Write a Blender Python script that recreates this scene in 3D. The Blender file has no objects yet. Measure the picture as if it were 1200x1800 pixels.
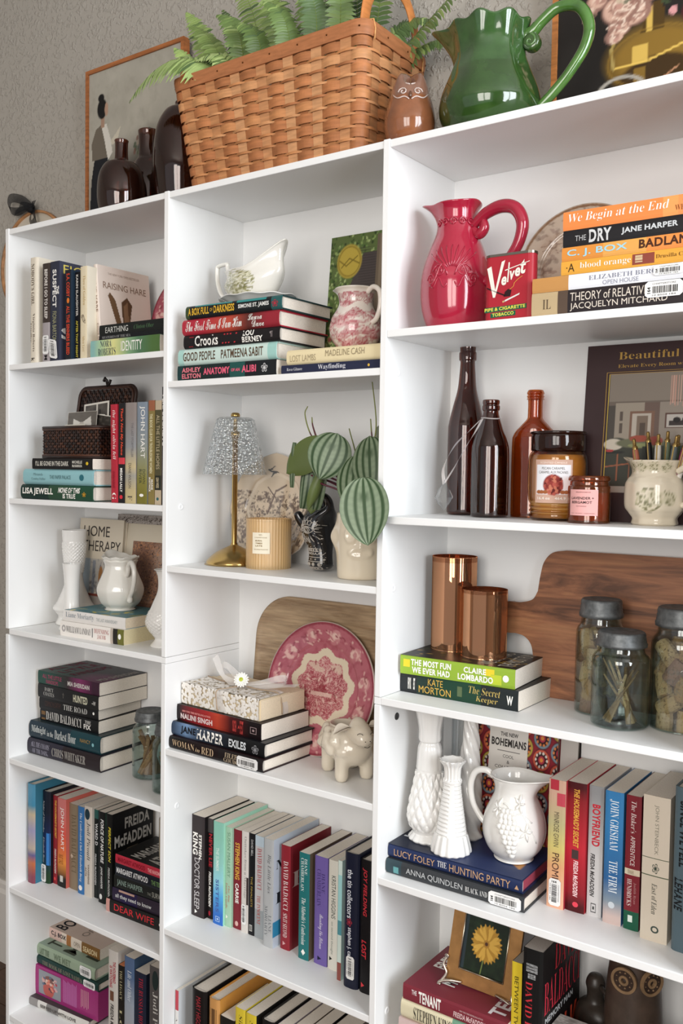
import bpy, bmesh, math, random
import numpy as np
from mathutils import Matrix, Vector
PI = math.pi
sc = bpy.context.scene
COL = sc.collection
# ------------------------------------------------------------------ camera
cd = bpy.data.cameras.new('camera'); cam = bpy.data.objects.new('camera', cd); COL.objects.link(cam)
cd.sensor_fit = 'VERTICAL'; cd.sensor_height = 36.0; cd.lens = 32.489; cd.clip_start = .05
cam.rotation_mode = 'XYZ'
cam.matrix_world = Matrix(((0.8108752, -0.0373874, 0.5840236, 1.83442),
                           (0.5850235, 0.0259880, -0.8105999, -1.24849),
                           (0.0151287, 0.9989629, 0.0429455, 1.33871), (0, 0, 0, 1)))
sc.camera = cam
# ------------------------------------------------------------------ light
sc.view_settings.view_transform = 'Standard'; sc.view_settings.look = 'None'
sc.view_settings.gamma = 1; sc.view_settings.use_curve_mapping = False
sc.view_settings.exposure = 0.08
wd = bpy.data.worlds.new('world'); sc.world = wd; wd.use_nodes = True
bg = wd.node_tree.nodes['Background']; bg.inputs[0].default_value = (.93, .95, 1.0, 1); bg.inputs[1].default_value = .52
def area(name, loc, tgt, sx, sy, power, col):
    l = bpy.data.lights.new(name, 'AREA'); l.shape = 'RECTANGLE'; l.size = sx; l.size_y = sy
    l.energy = power; l.color = col
    o = bpy.data.objects.new(name, l); COL.objects.link(o); o.location = loc
    d = Vector(tgt) - Vector(loc); o.rotation_euler = d.to_track_quat('-Z', 'Y').to_euler(); return o
for dy in (-.34, .34):      # two sashes of the window in the right wall
    area('window_daylight', (3.45, -.80+dy, 1.70), (.7, .1+dy*.4, 1.12), .56, 1.8, 39, (.88, .94, 1.0))
for dx in (-.42, .42):      # paired fill lights added behind the camera; the gap splits their reflections
    area('front_fill', (2.0+dx, -3.1, 1.65), (.8+dx*.4, 0, 1.12), .7, 1.8, 29, (1.0, .95, .89))
sc.cycles.max_bounces = 10; sc.cycles.transmission_bounces = 10; sc.cycles.transparent_max_bounces = 12
sc.cycles.glossy_bounces = 5; sc.cycles.diffuse_bounces = 4; sc.cycles.caustics_reflective = False; sc.cycles.caustics_refractive = False
# ------------------------------------------------------------------ materials
def lin(h):
    if isinstance(h, tuple): return h
    r = []
    for i in (0, 2, 4):
        v = int(h[i:i+2], 16) / 255
        r.append(v/12.92 if v <= .04045 else ((v+.055)/1.055)**2.4)
    return tuple(r)
MATS = {}
def mat(name, rough=.5, metal=0, spec=.5, coat=0, trans=0, ior=1.45, col=None, bump=None, noise=None, alpha=1, sss=0, mix=None):
    """Col attribute (or a fixed colour) into Principled; bump=(scale,strength,stretch); noise=(scale,amount) varies the colour"""
    m = bpy.data.materials.new(name); m.use_nodes = True; nt = m.node_tree; N = nt.nodes; L = nt.links
    b = N['Principled BSDF']
    if col is None:
        a = N.new('ShaderNodeAttribute'); a.attribute_name = 'Col'; src = a.outputs['Color']
    else:
        a = N.new('ShaderNodeRGB'); a.outputs[0].default_value = lin(col) + (1,); src = a.outputs[0]
    tc = N.new('ShaderNodeTexCoord')
    if noise:
        mp = N.new('ShaderNodeMapping'); mp.inputs['Scale'].default_value = noise[2] if len(noise) > 2 else (1, 1, 1)
        L.new(tc.outputs['Object'], mp.inputs[0])
        n = N.new('ShaderNodeTexNoise'); n.inputs['Scale'].default_value = noise[0]; n.inputs['Detail'].default_value = 5
        L.new(mp.outputs[0], n.inputs['Vector'])
        r = N.new('ShaderNodeMapRange'); r.inputs[1].default_value = .3; r.inputs[2].default_value = .7
        r.inputs[3].default_value = 1-noise[1]; r.inputs[4].default_value = 1+noise[1]*.6
        L.new(n.outputs['Fac'], r.inputs[0])
        mx = N.new('ShaderNodeVectorMath'); mx.operation = 'SCALE'; L.new(src, mx.inputs[0]); L.new(r.outputs[0], mx.inputs['Scale'])
        src = mx.outputs[0]
    if mix:  # (colour2, scale, threshold lo, hi, detail, distortion): a second colour in blotches
        n = N.new('ShaderNodeTexNoise'); n.inputs['Scale'].default_value = mix[1]; n.inputs['Detail'].default_value = mix[4]
        n.inputs['Distortion'].default_value = mix[5]; L.new(tc.outputs['Object'], n.inputs['Vector'])
        r = N.new('ShaderNodeMapRange'); r.inputs[1].default_value = mix[2]; r.inputs[2].default_value = mix[3]; L.new(n.outputs['Fac'], r.inputs[0])
        mm = N.new('ShaderNodeMix'); mm.data_type = 'RGBA'; L.new(r.outputs[0], mm.inputs[0]); L.new(src, mm.inputs[6]); mm.inputs[7].default_value = lin(mix[0]) + (1,)
        src = mm.outputs[2]
    L.new(src, b.inputs['Base Color'])
    b.inputs['Roughness'].default_value = rough; b.inputs['Metallic'].default_value = metal
    b.inputs['Specular IOR Level'].default_value = spec; b.inputs['Coat Weight'].default_value = coat; b.inputs['Coat Roughness'].default_value = .05
    b.inputs['Transmission Weight'].default_value = trans; b.inputs['IOR'].default_value = ior
    if sss: b.inputs['Subsurface Weight'].default_value = sss; b.inputs['Subsurface Radius'].default_value = (.01, .008, .006)
    if bump:
        mp = N.new('ShaderNodeMapping'); mp.inputs['Scale'].default_value = bump[2] if len(bump) > 2 else (1, 1, 1)
        L.new(tc.outputs['Object'], mp.inputs[0])
        n = N.new('ShaderNodeTexNoise'); n.inputs['Scale'].default_value = bump[0]; n.inputs['Detail'].default_value = 4
        L.new(mp.outputs[0], n.inputs['Vector'])
        bp = N.new('ShaderNodeBump'); bp.inputs['Strength'].default_value = bump[1]; bp.inputs['Distance'].default_value = bump[3] if len(bump) > 3 else .002
        L.new(n.outputs['Fac'], bp.inputs['Height']); L.new(bp.outputs[0], b.inputs['Normal'])
    MATS[name] = m; return m
mat('laminate', .42, spec=.4, col='eeeeed', bump=(60, .03))
mat('cover', .40, spec=.3); _n = MATS['cover'].node_tree; _h = _n.nodes.new('ShaderNodeHueSaturation'); _h.inputs['Saturation'].default_value = .97; _l = _n.nodes['Principled BSDF'].inputs['Base Color'].links[0]
_n.links.new(_l.from_socket, _h.inputs['Color']); _n.links.new(_h.outputs[0], _n.nodes['Principled BSDF'].inputs['Base Color'])
mat('matt_print', .7, spec=.25)
mat('paper', .9, spec=.1, noise=(900, .10, (.3, .3, 1)))
mat('ceramic', .12, spec=.6, coat=.6)
mat('stoneware', .2, spec=.55, coat=.4, noise=(60, .10))
mat('milk_glass', .1, spec=.6, coat=.5, sss=.0)
mat('green_glaze', .1, spec=.6, coat=.8, noise=(38, .28), bump=(45, .12))
def glassy(name, tint, edge=None, ior=1.45, rough=.01, base=0.0, body=None, bump=None):
    """thin-walled glass: tinted see-through, sharp Fresnel reflection; body=(colour, share) adds cloudy glass"""
    m = bpy.data.materials.new(name); m.use_nodes = True; nt = m.node_tree; N = nt.nodes; L = nt.links; N.remove(N['Principled BSDF']); o = N['Material Output']
    t = N.new('ShaderNodeBsdfTransparent'); lw = N.new('ShaderNodeLayerWeight'); lw.inputs[0].default_value = .25
    mc = N.new('ShaderNodeMix'); mc.data_type = 'RGBA'; mc.inputs[6].default_value = lin(tint)+(1,); mc.inputs[7].default_value = lin(edge or tint)+(1,); L.new(lw.outputs['Facing'], mc.inputs[0]); L.new(mc.outputs[2], t.inputs[0])
    g = N.new('ShaderNodeBsdfGlossy'); g.inputs['Roughness'].default_value = rough; g.inputs[0].default_value = (.95, .95, .95, 1)
    lf = N.new('ShaderNodeLayerWeight'); lf.inputs[0].default_value = .5; pw = N.new('ShaderNodeMath'); pw.operation = 'POWER'; pw.inputs[1].default_value = 4.5; L.new(lf.outputs['Facing'], pw.inputs[0])
    f = N.new('ShaderNodeMath'); f.operation = 'MULTIPLY_ADD'; f.inputs[1].default_value = .9; f.inputs[2].default_value = .045; L.new(pw.outputs[0], f.inputs[0]); ad = N.new('ShaderNodeMath'); ad.operation = 'ADD'; ad.use_clamp = True; ad.inputs[1].default_value = base; L.new(f.outputs[0], ad.inputs[0])
    if bump:
        tc = N.new('ShaderNodeTexCoord'); n = N.new('ShaderNodeTexVoronoi'); n.inputs['Scale'].default_value = bump[0]; L.new(tc.outputs['Object'], n.inputs['Vector'])
        bp = N.new('ShaderNodeBump'); bp.inputs['Strength'].default_value = bump[1]; bp.inputs['Distance'].default_value = .004; L.new(n.outputs['Distance'], bp.inputs['Height']); L.new(bp.outputs[0], g.inputs['Normal']); L.new(bp.outputs[0], lf.inputs['Normal']); L.new(bp.outputs[0], lw.inputs['Normal'])
    src = t.outputs[0]
    if body:
        df = N.new('ShaderNodeBsdfDiffuse'); df.inputs[0].default_value = lin(body[0])+(1,); m1 = N.new('ShaderNodeMixShader'); m1.inputs[0].default_value = body[1]; L.new(src, m1.inputs[1]); L.new(df.outputs[0], m1.inputs[2]); src = m1.outputs[0]
    ms = N.new('ShaderNodeMixShader'); L.new(ad.outputs[0], ms.inputs[0]); L.new(src, ms.inputs[1]); L.new(g.outputs[0], ms.inputs[2]); L.new(ms.outputs[0], o.inputs[0]); MATS[name] = m; return m
glassy('glass', 'fdfefe', 'e2e7ea', base=.05); glassy('cut_glass', 'fbfcfc', 'cdd3d6', base=.10, bump=(190, 1.0))
mat('metal', .3, metal=1)
mat('zinc', .55, metal=.75, noise=(120, .35), bump=(150, .15))
mat('wood', .45, spec=.4, noise=(14, .45, (1, 1, 14)), bump=(40, .1, (1, 1, 10)))
mat('wood_x', .45, spec=.4, noise=(9, .42, (1.2, 6, 14)), bump=(60, .12, (1, 8, 12)))
mat('splint', .5, spec=.35, noise=(30, .22, (1, 1, 6)), bump=(300, .15, (1, 1, .3)))
mat('leaf', .42, spec=.45)
mat('fabric', .95, spec=.1, bump=(400, .2))
mat('wicker', .45, spec=.5)
mat('wax', .5, spec=.4)
mat('cork', .8, spec=.15, mix=('7a5a3a', 260, .55, .68, 4, 0))
mat('unglazed', .35, spec=.5, noise=(50, .3), bump=(70, .2))
# ------------------------------------------------------------------ mesh builder
class MB:
    def __init__(s): s.v = []; s.f = []; s.c = []; s.M = None
    def add(s, vs, fs, c):
        k = len(s.v)
        if s.M is not None: vs = [tuple(s.M @ Vector(p)) for p in vs]
        s.v.extend(vs); s.f.extend(tuple(i+k for i in f) for f in fs)
        if isinstance(c, list): s.c.extend(c)
        else: s.c.extend([lin(c)]*len(vs))
        return s
    def box(s, a, b, c, cs=None):
        (x0, y0, z0), (x1, y1, z1) = a, b
        q = [((x0,y0,z0),(x0,y0,z1),(x0,y1,z1),(x0,y1,z0)), ((x1,y0,z0),(x1,y1,z0),(x1,y1,z1),(x1,y0,z1)),
             ((x0,y0,z0),(x1,y0,z0),(x1,y0,z1),(x0,y0,z1)), ((x0,y1,z0),(x0,y1,z1),(x1,y1,z1),(x1,y1,z0)),
             ((x0,y0,z0),(x0,y1,z0),(x1,y1,z0),(x1,y0,z0)), ((x0,y0,z1),(x1,y0,z1),(x1,y1,z1),(x0,y1,z1))]
        for i, p in enumerate(q): s.add(list(p), [(0,1,2,3)], (cs or {}).get(i, c))
        return s
    def quad(s, p, c): return s.add(list(p), [(0,1,2,3)], c)
    def grid(s, fn, nu, nv, c, wrapu=False, wrapv=False, flip=False):
        """fn(u,v)->(x,y,z); c colour or function(u,v)->linear rgb"""
        vs = []; cs = []
        for j in range(nv + (0 if wrapv else 1)):
            for i in range(nu + (0 if wrapu else 1)):
                u, v = i/nu, j/nv; vs.append(tuple(fn(u, v)))
                if callable(c): cs.append(c(u, v))
        W = nu if wrapu else nu+1; H = nv if wrapv else nv+1; fs = []
        for j in range(nv):
            for i in range(nu):
                a = j*W+i; b = j*W+(i+1) % W; d = ((j+1) % H)*W+(i+1) % W; e = ((j+1) % H)*W+i
                fs.append((a, e, d, b) if flip else (a, b, d, e))
        return s.add(vs, fs, cs if callable(c) else c)
    def lathe(s, prof, n, c, o=(0,0,0), mod=None, cap0=False, cap1=False, cf=None):
        """prof [(r,z)...]; mod(ang,r,z)->(x,y,z); cf(u,k,r,z)->colour"""
        vs = []; cs = []
        for k, (r, z) in enumerate(prof):
            for i in range(n):
                a = 2*PI*i/n
                p = mod(a, r, z, k) if mod else (r*math.cos(a), r*math.sin(a), z)
                vs.append((p[0]+o[0], p[1]+o[1], p[2]+o[2]))
                if cf: cs.append(cf(i/n, k, r, z))
        fs = [(k*n+i, k*n+(i+1) % n, (k+1)*n+(i+1) % n, (k+1)*n+i) for k in range(len(prof)-1) for i in range(n)]
        if cap0: fs.append(tuple(range(n))[::-1])
        if cap1: fs.append(tuple((len(prof)-1)*n+i for i in range(n)))
        return s.add(vs, fs, cs if cf else c)
    def tube(s, pts, rad, n, c, cap=True, flat=None):
        """sweep a circle (or an ellipse flat=(a,b)) along pts"""
        pts = [Vector(p) for p in pts]; m = len(pts)
        if not isinstance(rad, (list, tuple)): rad = [rad]*m
        up = None; vs = []
        for k in range(m):
            t = (pts[min(k+1, m-1)] - pts[max(k-1, 0)]).normalized()
            if up is None:
                up = Vector((0, 0, 1)) if abs(t.z) < .9 else Vector((1, 0, 0))
            up = (up - t*up.dot(t)).normalized(); sd = t.cross(up)
            for i in range(n):
                a = 2*PI*i/n; fa, fb = flat or (1, 1)
                vs.append(tuple(pts[k] + (sd*math.cos(a)*fa + up*math.sin(a)*fb)*rad[k]))
        fs = [(k*n+i, (k+1)*n+i, (k+1)*n+(i+1) % n, k*n+(i+1) % n) for k in range(m-1) for i in range(n)]
        if cap: fs += [tuple(range(n)), tuple((m-1)*n+i for i in range(n))[::-1]]
        return s.add(vs, fs, c)
    def prism(s, poly, fn, c, c2=None, cside=None):
        """closed 2-D outline; fn(p,t) maps a 2-D point and t in {0,1} to 3-D; convex or fan-safe outlines"""
        n = len(poly)
        s.add([tuple(fn(p, 0)) for p in poly], [tuple(range(n))[::-1]], c2 or c)
        s.add([tuple(fn(p, 1)) for p in poly], [tuple(range(n))], c)
        s.add([tuple(fn(p, 0)) for p in poly]+[tuple(fn(p, 1)) for p in poly], [(i, (i+1) % n, n+(i+1) % n, n+i) for i in range(n)], cside or c)
        return s
    def canvas(s, fn, cv, flip=False):
        """fn vectorised: U,V arrays 0..1 -> arrays X,Y,Z; cv image array (h,w,3) linear, row 0 = v 0"""
        h, w = cv.shape[:2]; U, V = np.meshgrid(np.linspace(0, 1, w), np.linspace(0, 1, h))
        X, Y, Z = fn(U, V); vs = list(zip(*(np.broadcast_to(q, U.shape).ravel().tolist() for q in (X, Y, Z))))
        i = np.arange((h-1)*(w-1)); r = i//(w-1)*w + i % (w-1)
        q = np.stack([r, r+1, r+w+1, r+w], 1)
        if flip: q = q[:, ::-1]
        return s.add(vs, [tuple(x) for x in q.tolist()], [tuple(x) for x in cv.reshape(-1, 3).tolist()])
    def build(s, name, m, parent=None, smooth=False, loc=None, auto=None):
        me = bpy.data.meshes.new(name); me.from_pydata(s.v, [], s.f)
        at = me.color_attributes.new('Col', 'FLOAT_COLOR', 'POINT')
        arr = np.ones((len(s.v), 4), np.float32); arr[:, :3] = np.array(s.c, np.float32).reshape(-1, 3)
        at.data.foreach_set('color', arr.ravel())
        me.materials.append(MATS[m] if isinstance(m, str) else m)
        if smooth:
            me.polygons.foreach_set('use_smooth', [True]*len(me.polygons))
        o = bpy.data.objects.new(name, me); COL.objects.link(o)
        if auto: 
            me.set_sharp_from_angle(angle=auto)
        if parent: o.parent = parent
        if loc: o.location = loc
        me.update(); return o
def tag(o, label, cat, group=None, kind=None):
    o['label'] = label; o['category'] = cat
    if group: o['group'] = group
    if kind: o['kind'] = kind
    return o
def thing(name, label, cat, loc=(0,0,0), rot=(0,0,0), group=None):
    o = bpy.data.objects.new(name, None); o.empty_display_size = .01; COL.objects.link(o); o.location = loc; o.rotation_euler = rot
    return tag(o, label, cat, group)
# ------------------------------------------------------------------ lettering
MAP = {'R': (0x1D400, 0x1D41A, 0x1D7CE), 'X': (0x1D4D0, 0x1D4EA, None)}
_tc = {}; _gl = {}
def _conv(body, off=0):
    c = bpy.data.curves.new('t', 'FONT'); c.body = body; c.resolution_u = 3; c.offset = off
    ob = bpy.data.objects.new('t', c); me = bpy.data.meshes.new_from_object(ob)
    V = np.array([v.co[:2] for v in me.vertices]).reshape(-1, 2); F = [tuple(p.vertices) for p in me.polygons]
    bpy.data.objects.remove(ob); bpy.data.curves.remove(c); bpy.data.meshes.remove(me); return V, F
_bar = _conv('|')[0][:, 0].max()
def _glyph(ch, st):
    """outline and advance of one character; N bold sans, O slanted bold sans, R serif, I/J slanted serif, X script"""
    k = (ch, st)
    if k not in _gl:
        if ch == ' ': _gl[k] = (np.zeros((0, 2)), [], .26); return _gl[k]
        base = {'I': 'R', 'J': 'R'}.get(st, st); u = MAP.get(base); g = ch
        if u and 'A' <= ch <= 'Z': g = chr(u[0]+ord(ch)-65)
        elif u and 'a' <= ch <= 'z': g = chr(u[1]+ord(ch)-97)
        elif u and u[2] and '0' <= ch <= '9': g = chr(u[2]+ord(ch)-48)
        off = {'N': .034, 'O': .034, 'B': .016, 'R': -.011, 'I': -.014, 'J': -.010}.get(st, 0)
        V, F = _conv(g, off if ord(ch) < 127 else 0); adv = _conv(g+'|')[0][:, 0].max()-_bar + max(off, 0)*1.2
        if len(V) and st in 'OIJ' and st: V = V + np.stack([V[:, 1]*.2, V[:, 1]*0], 1)
        _gl[k] = (V, F, adv)
    return _gl[k]
def glyphs(t, st=''):
    """text as (verts 2-D normalised to the unit box, faces)"""
    if (t, st) in _tc: return _tc[(t, st)]
    x = 0; VV = []; FF = []; n = 0
    for ch in t:
        P, fs, adv = _glyph(ch, st)
        if len(P): VV.append(P+np.array([x, 0])); FF += [tuple(v+n for v in f) for f in fs]; n += len(P)
        x += adv
    V = np.concatenate(VV); mn = V.min(0); sp = np.maximum(V.max(0)-mn, 1e-6); r = ((V-mn)/sp, FF)
    _tc[(t, st)] = r; return r
def put(mb, t, st, col, fn):
    """fn(u,v) maps the unit box to 3-D"""
    V, F = glyphs(t, st)
    mb.add([tuple(fn(float(a), float(b))) for a, b in V], F, col)
# ------------------------------------------------------------------ painting on small canvases
class Cv:
    def __init__(s, w, h, bg):
        s.w, s.h = w, h; s.a = np.ones((h, w, 3))*np.array(lin(bg)); s.U, s.V = np.meshgrid(np.linspace(0, 1, w), np.linspace(0, 1, h))
    def put(s, m, c, al=1):
        m = np.clip(m, 0, 1)[..., None]*al; s.a = s.a*(1-m) + np.array(lin(c))*m; return s
    def ell(s, x, y, rx, ry, c, rot=0, al=1, soft=.15):
        dx, dy = s.U-x, s.V-y; cr, sr = math.cos(rot), math.sin(rot)
        d = np.sqrt(((dx*cr+dy*sr)/rx)**2 + ((-dx*sr+dy*cr)/ry)**2); return s.put((1-d)/soft+.5, c, al)
    def ring(s, x, y, rx, ry, wd, c, al=1):
        d = np.sqrt(((s.U-x)/rx)**2 + ((s.V-y)/ry)**2); return s.put(1.5-np.abs(d-1)/wd, c, al)
    def rect(s, x0, y0, x1, y1, c, al=1): return s.put(((s.U >= x0) & (s.U <= x1) & (s.V >= y0) & (s.V <= y1))*1.0, c, al)
    def poly(s, pts, c, al=1):
        m = np.zeros(s.U.shape, bool); n = len(pts)
        for i in range(n):
            (x0, y0), (x1, y1) = pts[i], pts[(i+1) % n]
            if y0 == y1: continue
            k = ((y0 > s.V) != (y1 > s.V)) & (s.U < (x1-x0)*(s.V-y0)/(y1-y0)+x0); m ^= k
        return s.put(m*1.0, c, al)
    def line(s, pts, wd, c, al=1):
        for i in range(len(pts)-1):
            (x0, y0), (x1, y1) = pts[i], pts[i+1]; dx, dy = x1-x0, y1-y0; L = dx*dx+dy*dy+1e-9
            t = np.clip(((s.U-x0)*dx+(s.V-y0)*dy)/L, 0, 1); d = np.hypot(s.U-x0-t*dx, s.V-y0-t*dy); s.put((wd-d)/wd*2, c, al)
        return s
    def noise(s, sc_, seed=0):
        """smooth value noise field 0..1"""
        r = np.random.RandomState(seed); out = 0; tot = 0; amp = 1; f = sc_
        for o in range(4):
            n = max(2, int(f)+2); g = r.rand(n, n); x = s.U*(n-1.001); y = s.V*(n-1.001); i = x.astype(int); j = y.astype(int); fx = x-i; fy = y-j
            fx = fx*fx*(3-2*fx); fy = fy*fy*(3-2*fy)
            out = out + amp*((g[j, i]*(1-fx)+g[j, i+1]*fx)*(1-fy)+(g[j+1, i]*(1-fx)+g[j+1, i+1]*fx)*fy); tot += amp; amp *= .55; f *= 2.1
        return out/tot
    def flower(s, x, y, r, c1, c2, n=8, seed=0, al=1, asp=1):
        rd = random.Random(seed)
        for k in range(n):
            a = 2*PI*k/n + rd.random()*.3
            s.ell(x+math.cos(a)*r*.6, y+math.sin(a)*r*.6*asp, r*.42, r*.26*asp, c1, a, al)
            s.line([(x, y), (x+math.cos(a)*r*.95, y+math.sin(a)*r*.95*asp)], r*.05, c2, al*.8)
        s.ell(x, y, r*.3, r*.3*asp, c1, 0, al); s.ring(x, y, r*.28, r*.28*asp, .3, c2, al); return s
SCREWS = [(1.0185, 0.0355, 1.5028, False), (1.0185, 0.0332, 1.149, False), (1.0185, 0.0361, 0.7884, False), (1.0185, 0.0509, 0.9321, True), (0.519, 0.0383, 1.2661, False), (0.519, 0.0336, 0.6723, False), (1.0185, 0.0369, 0.4341, False)]
# ------------------------------------------------------------------ the setting
def struct(name, mb, m, parent=None):
    o = mb.build(name, m, parent)
    if not parent: o['kind'] = 'structure'
    return o
wm = mat('wall_paint', .75, spec=.3, col='aaa49b'); nt = wm.node_tree; N = nt.nodes; L_ = nt.links; bs = N['Principled BSDF']
tc = N.new('ShaderNodeTexCoord'); n1 = N.new('ShaderNodeTexNoise'); n1.inputs['Scale'].default_value = 95; n1.inputs['Detail'].default_value = 3; n1.inputs['Distortion'].default_value = .6
L_.new(tc.outputs['Object'], n1.inputs['Vector'])
rp = N.new('ShaderNodeMapRange'); rp.inputs[1].default_value = .5; rp.inputs[2].default_value = .66; rp.interpolation_type = 'SMOOTHSTEP'; L_.new(n1.outputs['Fac'], rp.inputs[0])
bp = N.new('ShaderNodeBump'); bp.inputs['Strength'].default_value = .5; bp.inputs['Distance'].default_value = .004; L_.new(rp.outputs[0], bp.inputs['Height']); L_.new(bp.outputs[0], bs.inputs['Normal'])
fm = mat('floor_boards', .35, spec=.4, col='3d291d', noise=(6, .5, (1, 12, 1)))
WY = .224
struct('wall_back', MB().box((-1.3, WY, 0), (3.6, WY+.1, 2.75), 'ffffff'), 'wall_paint')
struct('wall_left', MB().box((-1.4, -3.6, 0), (-1.3, WY+.1, 2.75), 'ffffff'), 'wall_paint')
struct('wall_right', MB().box((3.6, -3.6, 0), (3.7, WY+.1, 2.75), 'ffffff'), 'wall_paint')
mat('ceiling_paint', .9, col='d8d6d2')
struct('ceiling', MB().box((-1.4, -3.6, 2.75), (3.7, WY+.1, 2.85), 'ffffff'), 'ceiling_paint')
fl = struct('floor', MB().box((-1.4, -3.6, -.1), (3.7, WY, -.02), '2a1c14'), 'floor_boards')
rd = random.Random(4)
ms = []
for k in range(3):
    m_ = MB(); m_.box((0, -.063, -.02), (1.2, .063, 0), ('553a29', '4a3224', '5f4330')[k]); ms.append(m_)
mat('board', .35, spec=.4, noise=(8, .4, (1, 14, 1)))
bm_ = [m_.build('plank', 'board', fl) for m_ in ms]
first = [True]*3
for j in range(29):
    y0 = WY-.066-j*.128; x = -1.4+rd.random()*.0 - rd.random()*.9
    while x < 3.6:
        xa = max(x, -1.4); k = rd.randrange(3)
        if first[k]: o = bm_[k]; first[k] = False
        else: o = bm_[k].copy(); COL.objects.link(o); o.parent = fl
        o.location = (xa, y0, -.0005*rd.random()); o.scale = (min(x+1.2, 3.7)-xa-.002)/1.2, 1, 1; x += 1.2
mat('trim_paint', .4, col='d9d5cf')
b_ = MB(); b_.prism([(0, 0), (-.014, 0), (-.014, .19), (-.009, .2), (-.009, .213), (-.004, .22), (0, .22)], lambda p, t: (-1.3+4.9*t, WY+p[0], p[1]), 'd9d5cf')
struct('baseboard_back', b_, 'trim_paint')
# ------------------------------------------------------------------ bookcase
Z0 = 1.868; T_ = .0122; DP = .2122
bc = thing('bookcase', 'white laminate bookcase three bays wide filled with books and ceramics', 'bookcase', (0, 0, 0))
def bbx(name, a, b, bev=.0012):
    me = bpy.data.meshes.new(name); bm = bmesh.new(); bmesh.ops.create_cube(bm, size=1)
    for v in bm.verts:
        v.co = Vector([(a[i]+b[i])/2 + v.co[i]*(b[i]-a[i]) for i in range(3)])
    bmesh.ops.bevel(bm, geom=bm.edges[:], offset=bev, segments=2, profile=.5, affect='EDGES'); bm.to_mesh(me); bm.free()
    me.materials.append(MATS['laminate']); o = bpy.data.objects.new(name, me); COL.objects.link(o); o.parent = bc; return o
SM = -.8946+Z0
for nm, x in (('side_panel', 0), ('partition', .5068), ('partition', 1.0063), ('side_panel', 1.5195)):
    bbx(nm, (x, 0, SM), (x+.0122, DP+.003, Z0+.0012)); bbx(nm, (x, 0, 0), (x+.0122, DP+.003, SM-T_-.0006))
    if nm == 'partition': bbx('spacer', (x, .0004, SM-T_), (x+.0122, DP+.003, SM-.0005), .0004)
XB = {'A': (.0122, .5068), 'B': (.519, 1.0063), 'C': (1.0185, 1.5195)}
SH = {'A': (-.3003, -.5988, -.8946, -1.1913, -1.4902, -1.7907), 'B': (-.3598, -.7149, -1.0736, -1.4313, -1.7907), 'C': (-.3002, -.5992, -.8946, -1.1923, -1.4902, -1.7907)}
for k, (a, b) in XB.items():
    bbx('top_panel', (a+.0001, .0015, Z0-T_), (b-.0001, DP, Z0)); bbx('kick_plate', (a+.0001, .012, 0), (b-.0001, .024, Z0-1.7907-T_-.0003))
    for z in SH[k]:
        fx = abs(z+.8946) < .001
        bbx('shelf', (a+(.0001 if not fx else -.0061 if a > .1 else .0001), .0008, Z0+z-T_), (b-.0001 if not fx else b+.0061 if b < 1.4 else b-.0001, DP, Z0+z)) if not fx else bbx('shelf', (a+.0001, .0005, Z0+z-T_), (b-.0001, DP, Z0+z))
    bbx('back_panel', (a-.004, DP, .05), (b+.004, DP+.003, Z0-.0012), .0003)
mat('cap_plastic', .4, col='f4f4f4')
def screwcap(x, y, z, dark=False):
    p = MB(); p.lathe([(0, .0010), (.0035, .0010), (.0048, .0016), (.006, .0010), (.0064, 0)], 20, '3a3a3a' if dark else 'f2f2f2')
    o = p.build('screw_cap', 'cover', bc, True); o.location = (x, y, z); o.rotation_euler = (0, PI/2, 0)
for (x, y, z, dk) in SCREWS: screwcap(x, y, z, dk)
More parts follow.
